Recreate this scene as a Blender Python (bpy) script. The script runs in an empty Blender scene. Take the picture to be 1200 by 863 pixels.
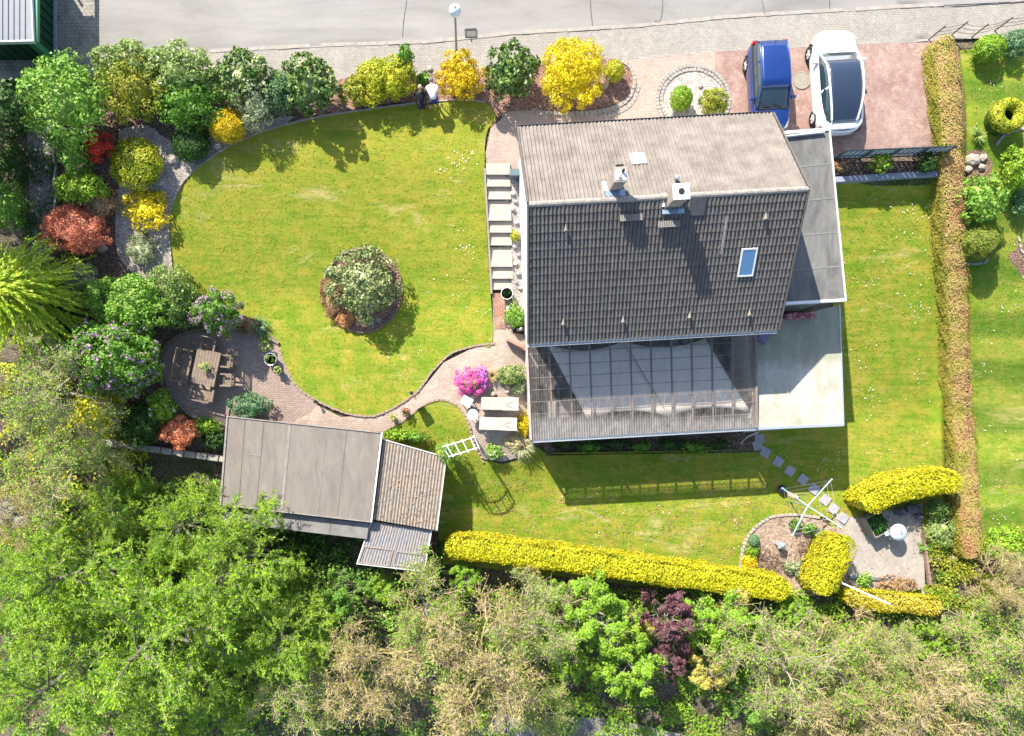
import bpy, bmesh, math, random
import numpy as np
from mathutils import Vector, Matrix
from mathutils.geometry import delaunay_2d_cdt
random.seed(7); RNG = np.random.default_rng(7)
S = bpy.context.scene
C = S.collection
R = math.radians
# ------------------------------------------------------------------ camera
F, CH, NX, NY = 820.0, 33.0, 550.0, 492.0     # focal length (px of a 1200 px frame), camera height, nadir pixel
cam = bpy.data.cameras.new('camera'); co = bpy.data.objects.new('camera', cam); C.objects.link(co)
co.location = (0, 0, CH); cam.sensor_width = 36; cam.lens = F / 1200 * 36
cam.shift_x = (600 - NX) / 1200; cam.shift_y = (NY - 431.5) / 1200
cam.clip_end = 1500; cam.clip_start = 0.5; S.camera = co
# ------------------------------------------------------------------ sky, sun, exposure
SD = Vector((-0.613, 0.968, 1.0)).normalized()
elev = math.asin(SD.z)
w = bpy.data.worlds.new('World'); S.world = w; w.use_nodes = True
nt = w.node_tree; bg = nt.nodes['Background']
sky = nt.nodes.new('ShaderNodeTexSky'); sky.sky_type = 'NISHITA'; sky.sun_disc = False
sky.sun_elevation = elev; sky.sun_rotation = math.atan2(SD.x, SD.y)
nt.links.new(sky.outputs[0], bg.inputs[0]); bg.inputs[1].default_value = 0.115
sl = bpy.data.lights.new('sun', 'SUN'); sl.energy = 4.4; sl.angle = R(0.53); sl.color = (1.0, 0.94, 0.84)
so = bpy.data.objects.new('sun', sl); C.objects.link(so); so.rotation_euler = SD.to_track_quat('Z', 'Y').to_euler()
so.location = (-20, 30, 40)
S.view_settings.view_transform = 'Standard'; S.view_settings.look = 'None'
S.view_settings.exposure = 1.3; S.view_settings.gamma = 1.0
S.render.engine = 'CYCLES'
S.cycles.max_bounces = 6; S.cycles.transparent_max_bounces = 12

# ------------------------------------------------------------------ terrain
WP = [(-200, -4), (-16.3, -3.0), (-8.1, -2.3), (-4.6, -1.8), (-.33, -.35), (2.5, -.1), (5.85, 0), (11.1, 1.42), (12, 1.56), (13, 1.6), (300, 1.6)]
EP = [(-200, -4), (-16.3, -3.0), (-8.1, -2.3), (-4.6, -1.85), (.5, -1.8), (6, -.35), (10.55, .75), (10.75, 1.35), (12, 1.5), (12.3, 1.6), (300, 1.6)]
NP = [(-200, -4), (-16.3, -3.0), (-8.1, -2.3), (-4.6, -1.85), (.5, -1.8), (10.7, .9), (14, 1.5), (300, 1.6)]
def _i(p, y): return np.interp(y, [a for a, b in p], [b for a, b in p])
def _s(p, y, d): return (_i(p, y - d) + 2 * _i(p, y) + _i(p, y + d)) / 4
def TZ(x, y):
    x = np.asarray(x, float); y = np.asarray(y, float)
    a = np.clip((x - 1.6) / 3.4, 0, 1); b = np.clip((x - 20.6) / 1.2, 0, 1)
    return _s(WP, y, .5) * (1 - a) + a * ((1 - b) * _s(EP, y, .06) + b * _s(NP, y, .5))
def T(x, y): return float(TZ(x, y))
def Wp(px, py, z=0.0): return Vector(((px - NX) * (CH - z) / F, (NY - py) * (CH - z) / F, z))
def G(px, py):
    z = 0.0
    for _ in range(12):
        v = Wp(px, py, z); z = T(v.x, v.y)
    v.z = z; return v
def SC(z): return (CH - z) / F          # metres per photo pixel at height z

# ------------------------------------------------------------------ materials
MC = {}
def newmat(name):
    m = bpy.data.materials.new(name); m.use_nodes = True; n = m.node_tree
    b = n.nodes['Principled BSDF']; return m, n, b
def ramp(n, stops, src):
    r = n.nodes.new('ShaderNodeValToRGB'); e = r.color_ramp.elements
    while len(e) < len(stops): e.new(.5)
    for i, (p, c) in enumerate(stops): e[i].position = p; e[i].color = (*c, 1)
    n.links.new(src, r.inputs[0]); return r.outputs[0]
def noise(n, scale, detail=5, rough=.6, vec=None, dist=0):
    t = n.nodes.new('ShaderNodeTexNoise'); t.inputs['Scale'].default_value = scale
    t.inputs['Detail'].default_value = detail; t.inputs['Roughness'].default_value = rough; t.inputs['Distortion'].default_value = dist
    if vec is None:
        vec = coord(n)
    n.links.new(vec, t.inputs['Vector']); return t.outputs['Fac']
def coord(n, kind='Object', rot=0, scale=(1, 1, 1)):
    t = n.nodes.new('ShaderNodeNewGeometry'); mp = n.nodes.new('ShaderNodeMapping')
    mp.inputs['Rotation'].default_value = (0, 0, rot); mp.inputs['Scale'].default_value = scale
    n.links.new(t.outputs['Position'], mp.inputs[0]); return mp.outputs[0]
def mix(n, f, a, b, mode='MIX'):
    m = n.nodes.new('ShaderNodeMix'); m.data_type = 'RGBA'; m.blend_type = mode
    for s, v in ((0, f), (6, a), (7, b)):
        if isinstance(v, (int, float)): m.inputs[s].default_value = v
        elif isinstance(v, tuple): m.inputs[s].default_value = (*v, 1)
        else: n.links.new(v, m.inputs[s])
    return m.outputs[2]
def bump(n, b, h, strength=.5, dist=.02):
    u = n.nodes.new('ShaderNodeBump'); u.inputs['Strength'].default_value = strength; u.inputs['Distance'].default_value = dist
    n.links.new(h, u.inputs['Height']); n.links.new(u.outputs[0], b.inputs['Normal'])
def M(name, c1, c2=None, scale=6, rough=.8, metal=0, spec=.3, bs=.3, bd=.01, detail=6, fine=True, rot=0, st=(1, 1, 1), coat=0):
    """two-tone weathered surface"""
    if name in MC: return MC[name]
    m, n, b = newmat(name)
    c2 = c2 or tuple(min(1, x * .72) for x in c1)
    v = coord(n, 'Object', rot, st)
    f = noise(n, scale, detail, .65, v)
    col = ramp(n, [(.3, c2), (.68, c1)], f)
    if fine:
        f2 = noise(n, scale * 9, 3, .7, v)
        col = mix(n, .35, col, ramp(n, [(.3, (.55, .55, .55)), (.7, (1, 1, 1))], f2), 'MULTIPLY')
        bump(n, b, f2, bs, bd)
    n.links.new(col, b.inputs['Base Color']); b.inputs['Roughness'].default_value = rough
    b.inputs['Metallic'].default_value = metal; b.inputs['Specular IOR Level'].default_value = spec
    if coat: b.inputs['Coat Weight'].default_value = coat; b.inputs['Coat Roughness'].default_value = .05
    MC[name] = m; return m
def LM(name, cols, rough=.55, trans=.25, var=3.0, isl=.62):
    """leaf: every leaf its own tint out of cols, drifting over the plant"""
    if name in MC: return MC[name]
    m, n, b = newmat(name)
    g = n.nodes.new('ShaderNodeNewGeometry')
    f = noise(n, var, 3, .6, coord(n, 'Object'))
    add = n.nodes.new('ShaderNodeMath'); add.operation = 'MULTIPLY_ADD'
    n.links.new(g.outputs['Random Per Island'], add.inputs[0]); add.inputs[1].default_value = isl
    sub = n.nodes.new('ShaderNodeMath'); sub.operation = 'MULTIPLY_ADD'; n.links.new(f, sub.inputs[0]); sub.inputs[1].default_value = 1.1 + (.62 - isl) * 2.4; sub.inputs[2].default_value = -.35 - (.62 - isl) * .7
    n.links.new(sub.outputs[0], add.inputs[2])
    k = len(cols); cols = [(min(.85, c[0] * 1.28), min(.85, c[1] * 1.2), c[2] * .95) for c in cols]
    col = ramp(n, [(i / max(1, k - 1), c) for i, c in enumerate(cols)], add.outputs[0])
    n.links.new(col, b.inputs['Base Color']); b.inputs['Roughness'].default_value = rough; b.inputs['Specular IOR Level'].default_value = .35
    tr = n.nodes.new('ShaderNodeBsdfTranslucent'); n.links.new(col, tr.inputs[0])
    mx = n.nodes.new('ShaderNodeMixShader'); mx.inputs[0].default_value = trans
    n.links.new(b.outputs[0], mx.inputs[1]); n.links.new(tr.outputs[0], mx.inputs[2])
    n.links.new(mx.outputs[0], n.nodes['Material Output'].inputs[0])
    MC[name] = m; return m
def lawn_mat(name, greens, dry, stripe=0, rot=0, dryamt=.5, yg=None):
    m, n, b = newmat(name)
    v = coord(n, 'Object', rot)
    big = noise(n, .28, 5, .62, v, .6); mid = noise(n, 1.5, 5, .7, v, .4)
    sv = coord(n, 'Object', rot, (1, 3.2, 1)); fi = noise(n, 7, 4, .8, sv, .3); ff = noise(n, 30, 3, .8, sv)
    base = ramp(n, [(.3, greens[0]), (.5, greens[1]), (.7, greens[2])], fi)
    c = mix(n, ramp(n, [(.44 - .1 * dryamt, (0, 0, 0)), (.66, (1, 1, 1))], big), base, dry[0])
    c = mix(n, .75, c, mix(n, ramp(n, [(.42, (0, 0, 0)), (.62, (1, 1, 1))], mid), base, dry[0]))
    c = mix(n, ramp(n, [(.6, (0, 0, 0)), (.78, (.75, .75, .75))], noise(n, .9, 6, .75, coord(n, 'Object', rot + .4, (1, 2, 1)), .8)), c, dry[1])
    if stripe:
        wv = n.nodes.new('ShaderNodeTexWave'); wv.bands_direction = 'Y'; wv.inputs['Scale'].default_value = stripe; wv.inputs['Distortion'].default_value = 3.5
        wv.inputs['Detail'].default_value = 3; n.links.new(coord(n, 'Object', 0), wv.inputs[0])
        c = mix(n, .7, c, ramp(n, [(.25, (.45, .62, .5)), (.75, (1.15, 1.1, 1))], wv.outputs['Fac']), 'MULTIPLY')
    if yg:
        sp = n.nodes.new('ShaderNodeSeparateXYZ'); n.links.new(coord(n), sp.inputs[0]); mr = n.nodes.new('ShaderNodeMapRange'); ad = n.nodes.new('ShaderNodeMath'); ad.operation = 'MULTIPLY_ADD'
        n.links.new(noise(n, .5, 6, .75, coord(n, 'Object', .5, (1, 2, 1)), 1.0), ad.inputs[0]); ad.inputs[1].default_value = 14; n.links.new(sp.outputs[1], ad.inputs[2]); n.links.new(ad.outputs[0], mr.inputs[0]); mr.inputs[1].default_value = yg[0] + 7; mr.inputs[2].default_value = yg[1] + 7; mr.inputs[4].default_value = .6
        c = mix(n, mr.outputs[0], c, dry[0])
    c = mix(n, ramp(n, [(.58, (0, 0, 0)), (.70, (.85, .85, .85))], noise(n, .42, 7, .7, coord(n, 'Object', rot + .6, (.8, 2.2, 1)), .7)), c, dry[1])
    st_ = noise(n, 1.1, 6, .75, coord(n, 'Object', rot + .9, (.35, 2.2, 1)), 1.2); c = mix(n, .8, c, ramp(n, [(.36, (.62, .80, .6)), (.5, (1, 1, 1)), (.64, (1.25, 1.1, 1.3))], st_), 'MULTIPLY')
    c = mix(n, .75, c, ramp(n, [(.3, (.72, .76, .7)), (.66, (1.12, 1.12, 1.1))], ff), 'MULTIPLY')
    c = mix(n, .6, c, ramp(n, [(.3, (.78, .84, .75)), (.66, (1.12, 1.1, 1.1))], fi), 'MULTIPLY')
    n.links.new(c, b.inputs['Base Color']); b.inputs['Roughness'].default_value = .9; b.inputs['Specular IOR Level'].default_value = .15
    bump(n, b, ff, .9, .04); return m
def paver_mat(name, c1, c2, mortar, bw=.2, bh=.1, rot=0, mort=.012, wear=(.8, .78, .74), wearamt=.5, offset=.5):
    m, n, b = newmat(name)
    v = coord(n, 'Object', rot)
    t = n.nodes.new('ShaderNodeTexBrick'); t.inputs['Color1'].default_value = (*c1, 1); t.inputs['Color2'].default_value = (*c2, 1); t.inputs['Mortar'].default_value = (*mortar, 1)
    t.inputs['Scale'].default_value = 1; t.inputs['Brick Width'].default_value = bw; t.inputs['Row Height'].default_value = bh
    t.inputs['Mortar Size'].default_value = mort; t.inputs['Mortar Smooth'].default_value = .3; t.offset = offset; n.links.new(v, t.inputs['Vector'])
    f = noise(n, .8, 7, .7, v, .5)
    c = mix(n, ramp(n, [(.42, (0, 0, 0)), (.75, (wearamt,) * 3)], f), t.outputs['Color'], wear); c = mix(n, ramp(n, [(.5, (0, 0, 0)), (.66, (wearamt * .8,) * 3)], noise(n, 2.3, 7, .75, v, .8)), c, tuple(q * 1.08 for q in wear))
    c = mix(n, .5, c, ramp(n, [(.3, (.62, .6, .6)), (.62, (1.05, 1.05, 1.05))], noise(n, 7, 6, .75, v)), 'MULTIPLY')
    n.links.new(c, b.inputs['Base Color']); b.inputs['Roughness'].default_value = .9; b.inputs['Specular IOR Level'].default_value = .2
    inv = n.nodes.new('ShaderNodeMath'); inv.operation = 'SUBTRACT'; inv.inputs[0].default_value = 1; n.links.new(t.outputs['Fac'], inv.inputs[1])
    bump(n, b, inv.outputs[0], .5, .01); return m
def speck_mat(name, stops, scale=9, rough=.95, patch=None, bd=.03):
    """gravel, mulch and litter: a colour for every little voronoi cell"""
    m, n, b = newmat(name); v = coord(n)
    t = n.nodes.new('ShaderNodeTexVoronoi'); t.inputs['Scale'].default_value = scale; n.links.new(v, t.inputs['Vector'])
    sp = n.nodes.new('ShaderNodeSeparateColor'); n.links.new(t.outputs['Color'], sp.inputs[0])
    c = ramp(n, stops, sp.outputs[0])
    if patch: c = mix(n, ramp(n, [(.45, (0, 0, 0)), (.62, (1, 1, 1))], noise(n, .7, 5, .65, v, .5)), c, patch)
    c = mix(n, .5, c, ramp(n, [(.3, (.5, .5, .5)), (.65, (1.05, 1.05, 1.05))], noise(n, 4, 6, .7, v)), 'MULTIPLY')
    n.links.new(c, b.inputs['Base Color']); b.inputs['Roughness'].default_value = rough; b.inputs['Specular IOR Level'].default_value = .15
    bump(n, b, t.outputs['Distance'], .7, bd); return m
def flat(name, c, rough=.5, metal=0, spec=.4, coat=0):
    if name in MC: return MC[name]
    m, n, b = newmat(name)
    f = noise(n, 5, 4, .6); n.links.new(mix(n, .22, c, ramp(n, [(.3, (.6, .6, .6)), (.7, (1, 1, 1))], f), 'MULTIPLY'), b.inputs['Base Color'])
    b.inputs['Roughness'].default_value = rough; b.inputs['Metallic'].default_value = metal; b.inputs['Specular IOR Level'].default_value = spec
    if coat: b.inputs['Coat Weight'].default_value = coat; b.inputs['Coat Roughness'].default_value = .04
    MC[name] = m; return m

# ------------------------------------------------------------------ object helpers
def link(o, parent=None):
    C.objects.link(o)
    if parent is not None: o.parent = parent
    return o
def tag(o, label=None, cat=None, group=None, kind=None):
    if label: o['label'] = label
    if cat: o['category'] = cat
    if group: o['group'] = group
    if kind: o['kind'] = kind
    return o
def empty(name, loc, rz=0, label=None, cat=None, group=None):
    o = bpy.data.objects.new(name, None); link(o); o.location = loc; o.rotation_euler = (0, 0, rz); o.empty_display_size = .3
    return tag(o, label, cat, group)
def ob(name, me, mats=None, parent=None, smooth=False, loc=None):
    o = bpy.data.objects.new(name, me); link(o, parent)
    if mats is not None:
        for m in (mats if isinstance(mats, (list, tuple)) else [mats]): me.materials.append(m)
    if smooth: me.polygons.foreach_set('use_smooth', [True] * len(me.polygons))
    if loc is not None: o.location = loc
    return o
def npmesh(name, V, Fq):
    """V (n,3); Fq (m,k) with k = 3 or 4"""
    V = np.asarray(V, np.float32); Fq = np.asarray(Fq, np.int32); k = Fq.shape[1]
    me = bpy.data.meshes.new(name); me.vertices.add(len(V)); me.vertices.foreach_set('co', V.ravel())
    me.loops.add(Fq.size); me.loops.foreach_set('vertex_index', Fq.ravel()); me.polygons.add(len(Fq))
    me.polygons.foreach_set('loop_start', np.arange(0, Fq.size, k, dtype=np.int32)); me.polygons.foreach_set('loop_total', np.full(len(Fq), k, np.int32))
    me.update(calc_edges=True); me.shade_flat(); return me
class MB:
    def __init__(s): s.v = []; s.f = []; s.mi = []
    def add(s, vs, fs, mi=0):
        o = len(s.v); s.v += [tuple(v) for v in vs]; s.f += [tuple(o + i for i in f) for f in fs]; s.mi += [mi] * len(fs); return s
    def box(s, c, d, rz=0, mi=0, tilt=None):
        x, y, z = (q / 2 for q in d); cs, sn = math.cos(rz), math.sin(rz); vs = []
        for a in (-1, 1):
            for b_, c_ in ((-1, -1), (1, -1), (1, 1), (-1, 1)):
                X, Y, Z = b_ * x, c_ * y, a * z
                if tilt: p = tilt @ Vector((X, Y, Z)); X, Y, Z = p
                vs.append((c[0] + X * cs - Y * sn, c[1] + X * sn + Y * cs, c[2] + Z))
        return s.add(vs, [(3, 2, 1, 0), (4, 5, 6, 7), (0, 1, 5, 4), (1, 2, 6, 5), (2, 3, 7, 6), (3, 0, 4, 7)], mi)
    def beam(s, p, q, w_=.05, h=.05, mi=0):
        p, q = Vector(p), Vector(q); d = (q - p); L = d.length; d.normalize()
        up = Vector((0, 0, 1)) if abs(d.z) < .95 else Vector((0, 1, 0))
        a = d.cross(up).normalized() * w_ / 2; b_ = a.cross(d).normalized() * h / 2
        vs = [p - a - b_, p + a - b_, p + a + b_, p - a + b_, q - a - b_, q + a - b_, q + a + b_, q - a + b_]
        return s.add(vs, [(0, 1, 2, 3), (7, 6, 5, 4), (0, 4, 5, 1), (1, 5, 6, 2), (2, 6, 7, 3), (3, 7, 4, 0)], mi)
    def tube(s, pts, rs, n=8, mi=0, cap=True):
        pts = [Vector(p) for p in pts]
        if not isinstance(rs, (list, tuple)): rs = [rs] * len(pts)
        vs = []; k = len(pts)
        for i, p in enumerate(pts):
            d = (pts[min(i + 1, k - 1)] - pts[max(i - 1, 0)]).normalized()
            up = Vector((0, 0, 1)) if abs(d.z) < .9 else Vector((1, 0, 0))
            a = d.cross(up).normalized(); b_ = a.cross(d).normalized()
            for j in range(n):
                t = 2 * math.pi * j / n; vs.append(p + (a * math.cos(t) + b_ * math.sin(t)) * rs[i])
        fs = [(i * n + j, i * n + (j + 1) % n, (i + 1) * n + (j + 1) % n, (i + 1) * n + j) for i in range(k - 1) for j in range(n)]
        if cap: fs += [tuple(range(n - 1, -1, -1)), tuple((k - 1) * n + j for j in range(n))]
        return s.add(vs, fs, mi)
    def lathe(s, c, prof, n=16, mi=0, sx=1, sy=1):
        vs = []
        for r, z in prof:
            for j in range(n):
                t = 2 * math.pi * j / n; vs.append((c[0] + r * math.cos(t) * sx, c[1] + r * math.sin(t) * sy, c[2] + z))
        k = len(prof)
        fs = [(i * n + j, i * n + (j + 1) % n, (i + 1) * n + (j + 1) % n, (i + 1) * n + j) for i in range(k - 1) for j in range(n)]
        fs += [tuple(range(n - 1, -1, -1)), tuple((k - 1) * n + j for j in range(n))]
        return s.add(vs, fs, mi)
    def prism(s, poly, z0, z1, mi=0):
        n = len(poly); a = sum(poly[i][0] * poly[(i + 1) % n][1] - poly[(i + 1) % n][0] * poly[i][1] for i in range(n))
        if a < 0: poly = poly[::-1]
        za = z0 if isinstance(z0, (list, tuple)) else [z0] * n; zb = z1 if isinstance(z1, (list, tuple)) else [z1] * n
        if a < 0: za = list(za)[::-1]; zb = list(zb)[::-1]
        vs = [(p[0], p[1], za[i]) for i, p in enumerate(poly)] + [(p[0], p[1], zb[i]) for i, p in enumerate(poly)]
        return s.add(vs, [tuple(range(n - 1, -1, -1)), tuple(range(n, 2 * n))] + [(i, (i + 1) % n, n + (i + 1) % n, n + i) for i in range(n)], mi)
    def rock(s, c, r, sz=.6, seed=0, mi=0):
        rn = random.Random(seed * 77 + 5); prof = []; n = 7; vs = []
        rings = [(.55, -.7), (1, -.1), (.9, .45), (.5, .85)]
        for rr, zz in rings:
            for j in range(n):
                t = 2 * math.pi * j / n; q = rr * (.8 + .35 * rn.random()); vs.append((c[0] + r * q * math.cos(t), c[1] + r * q * math.sin(t) * .85, c[2] + r * sz * (zz + .12 * rn.random())))
        fs = [(i * n + j, i * n + (j + 1) % n, (i + 1) * n + (j + 1) % n, (i + 1) * n + j) for i in range(3) for j in range(n)] + [tuple(range(n - 1, -1, -1)), tuple(3 * n + j for j in range(n))]
        return s.add(vs, fs, mi)
    def mesh(s, name):
        me = bpy.data.meshes.new(name); me.from_pydata(s.v, [], s.f); me.update()
        if any(s.mi): me.polygons.foreach_set('material_index', s.mi)
        return me
    def obj(s, name, mats, parent=None, smooth=False, bevel=0, loc=None):
        o = ob(name, s.mesh(name), mats, parent, smooth, loc)
        if bevel: b_ = o.modifiers.new('bevel', 'BEVEL'); b_.width = bevel; b_.segments = 2; b_.limit_method = 'ANGLE'
        return o
def copy_tree(o, parent=None):
    c = o.copy(); C.objects.link(c); c.parent = parent
    for ch in list(o.children): copy_tree(ch, c)
    return c
def smoothpoly(P, sub=4, closed=True):
    n = len(P); out = []
    for i in range(n if closed else n - 1):
        g = (lambda k: P[k % n]) if closed else (lambda k: P[max(0, min(n - 1, k))])
        a, b_, c, d = g(i - 1), g(i), g(i + 1), g(i + 2)
        for j in range(sub):
            t = j / sub
            out.append(tuple(.5 * (2 * b_[k] + (c[k] - a[k]) * t + (2 * a[k] - 5 * b_[k] + 4 * c[k] - d[k]) * t * t + (-a[k] + 3 * b_[k] - 3 * c[k] + d[k]) * t ** 3) for k in (0, 1)))
    if not closed: out.append(tuple(P[-1][:2]))
    return out
def inpoly(x, y, P):
    P = np.asarray(P); r = np.zeros(x.shape, bool); n = len(P)
    for i in range(n):
        x1, y1 = P[i]; x2, y2 = P[(i + 1) % n]
        if y1 == y2: continue
        c = ((y1 > y) != (y2 > y)) & (x < (x2 - x1) * (y - y1) / (y2 - y1) + x1); r ^= c
    return r
SHEETS = {}
def sheet(name, px, mat, off, smooth=3, step=.4, kind='structure', world=False):
    """a ground surface draped over the terrain inside an outline"""
    P = smoothpoly(px, smooth) if smooth else px
    P = [tuple(p[:2]) for p in P] if world else [tuple(G(*p)[:2]) for p in P]
    xs, ys = [p[0] for p in P], [p[1] for p in P]
    gx, gy = np.meshgrid(np.arange(min(xs), max(xs), step) + .013, np.arange(min(ys), max(ys), step) + .017)
    gx = gx.ravel(); gy = gy.ravel(); k = inpoly(gx, gy, P); pts = [Vector(p) for p in P] + [Vector((a, b_)) for a, b_ in zip(gx[k], gy[k])]
    n = len(P); v, e, f, *_ = delaunay_2d_cdt(pts, [], [list(range(n))], 1, 1e-5)
    V = np.array([(p.x, p.y) for p in v]); Z = TZ(V[:, 0], V[:, 1]) + off
    me = bpy.data.meshes.new(name); me.from_pydata([(a[0], a[1], z) for a, z in zip(V, Z)], [], [t for t in f]); me.update()
    o = ob(name, me, mat); me.polygons.foreach_set('use_smooth', [True] * len(me.polygons)); tag(o, kind=kind); SHEETS[name] = P; return o

# ---------- foliage
def leaves(P, Nn, size, asp=.55, fold=True):
    """one quad a leaf, around P, facing roughly Nn"""
    n = len(P); s = (size * RNG.uniform(.65, 1.35, n))[:, None]
    Nn = Nn + RNG.normal(0, .45, (n, 3)); Nn /= np.linalg.norm(Nn, axis=1)[:, None] + 1e-9
    a = np.cross(Nn, RNG.normal(0, 1, (n, 3))); a /= np.linalg.norm(a, axis=1)[:, None] + 1e-9
    b_ = np.cross(Nn, a)
    V = np.stack([P - a * s * .5, P + b_ * s * asp * .5, P + a * s * .5, P - b_ * s * asp * .5], 1)
    return V
def quads_mesh(name, V):
    V = V.reshape(-1, 3); return npmesh(name, V, np.arange(len(V)).reshape(-1, 4))
def prisms(p0, p1, r0, r1):
    """thin three-sided twigs"""
    d = p1 - p0; d /= np.linalg.norm(d, axis=1)[:, None] + 1e-9
    a = np.cross(d, np.array([.31, .77, .55])); a /= np.linalg.norm(a, axis=1)[:, None] + 1e-9; b_ = np.cross(d, a)
    V = []
    for p, r in ((p0, r0), (p1, r1)):
        for t in (0, 2.094, 4.189): V.append(p + (a * math.cos(t) + b_ * math.sin(t)) * r[:, None])
    V = np.stack(V, 1); n = len(p0); base = np.arange(n)[:, None] * 6
    Fq = np.concatenate([base + np.array([j, (j + 1) % 3, (j + 1) % 3 + 3, j + 3]) for j in range(3)], 0)
    return V.reshape(-1, 3), Fq
def crown_pts(n, rad, clumps=28, csize=.34, up=.25, seed=0, flatb=.15):
    g = np.random.default_rng(seed)
    zz = 1 - 1.35 * (np.arange(clumps) + .5) / clumps; aa = np.arange(clumps) * 2.39996 + g.uniform(0, 6); q = np.sqrt(1 - zz * zz)
    d = np.column_stack([q * np.cos(aa), q * np.sin(aa), zz]) + g.normal(0, .09, (clumps, 3)); d /= np.linalg.norm(d, axis=1)[:, None]
    cr = g.uniform(.55, .92, len(d)); cc = d * cr[:, None]; cs = g.uniform(.75, 1.3, len(d)) * np.maximum(csize, 1.35 / math.sqrt(clumps))
    k = g.integers(0, len(d), n); u = g.normal(0, 1, (n, 3)); u /= np.linalg.norm(u, axis=1)[:, None]
    u += cc[k] * .9 + np.array([0, 0, up]); u /= np.linalg.norm(u, axis=1)[:, None]
    P = cc[k] + u * (cs[k] * g.uniform(.55, 1.06, n))[:, None]
    P[:, 2] = np.maximum(P[:, 2], -.75)
    P = P * np.array(rad); return P, u
def core_mesh(name, rad, f=.72, seed=0):
    bm = bmesh.new(); bmesh.ops.create_icosphere(bm, subdivisions=2, radius=1)
    rn = random.Random(seed)
    for v in bm.verts:
        q = f * rn.uniform(.86, 1.06); v.co = Vector((v.co.x * rad[0] * q, v.co.y * rad[1] * q, v.co.z * rad[2] * q))
    me = bpy.data.meshes.new(name); bm.to_mesh(me); bm.free(); return me
BARK = M('bark', (.16, .12, .085), (.08, .06, .04), 8, .9)
def base_of(px, py, h, top=.6):
    """plan position of a plant whose crown middle is seen at px,py and whose height is h"""
    z = 0
    for _ in range(10):
        v = Wp(px, py, z + h * top); z = T(v.x, v.y)
    return Vector((v.x, v.y, z))
SEED = [1]
def bush(name, px, py, rx, ry, h, mat, label, cat='shrub', group=None, leaf=.11, dens=1.0, asp=.6, clumps=30, cs=.34, flowers=None, trunk=True, core=None, loc=None, rot=0, low=0, tight=None):
    tight = name == 'box_ball' if tight is None else tight
    SEED[0] += 1; sd = SEED[0]
    b = base_of(px, py, h) if loc is None else loc
    zc = b.z + h * .6; k = SC(zc) * (1.0 if tight else 1.08); RX, RY = rx * k, ry * k
    rad = (RX, RY, h * .48); hub = h * .5 + low
    root = empty(name, b, R(rot), label, cat, group)
    n = int(dens * 3.2 * (RX * RY * 3.14 + (RX + RY) * h * 1.3) / (leaf * leaf * asp)); n = min(n, 26000)
    P, U = crown_pts(n, rad, clumps, cs, seed=sd)
    if tight:
        U = RNG.normal(0, 1, (n, 3)); U[:, 2] = np.where(U[:, 2] < -.5, -U[:, 2], U[:, 2]); U /= np.linalg.norm(U, axis=1)[:, None]; lp = 1 + .07 * np.sin(U[:, 0] * 9 + sd) * np.sin(U[:, 1] * 8 + 2) + .04 * np.sin(U[:, 2] * 17 + U[:, 0] * 11)
        P = U * (RNG.uniform(.93, 1.03, n) * lp)[:, None] * np.array(rad)
    P[:, 2] += hub
    o = ob('foliage', quads_mesh('foliage', leaves(P, U, leaf, asp)), mat, root)
    cm = core_mesh('inner_foliage', rad, .9 if tight else .58, sd); c = ob('inner_foliage', cm, core or mat, root, loc=(0, 0, hub))
    if trunk:
        m = MB(); rn = random.Random(sd)
        for i in range(4):
            a = rn.uniform(0, 6.28); m.tube([(0, 0, -.1), (math.cos(a) * RX * .15, math.sin(a) * RY * .15, h * .25), (math.cos(a) * RX * .45, math.sin(a) * RY * .45, h * .6)], [.035 + .012 * h, .03, .012], 5)
        m.obj('stem', BARK, root)
    if flowers:
        fm, cnt, fs = flowers
        g = np.random.default_rng(sd + 500); P2, U2 = crown_pts(cnt, tuple(q * 1.03 for q in rad), clumps, cs, .5, sd); P2[:, 2] += hub
        P3 = np.repeat(P2, 6, 0) + g.normal(0, fs * .5, (cnt * 6, 3)); U3 = np.repeat(U2, 6, 0)
        ob('blossom', quads_mesh('blossom', leaves(P3, U3, fs, .8)), fm, root)
    return root

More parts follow.
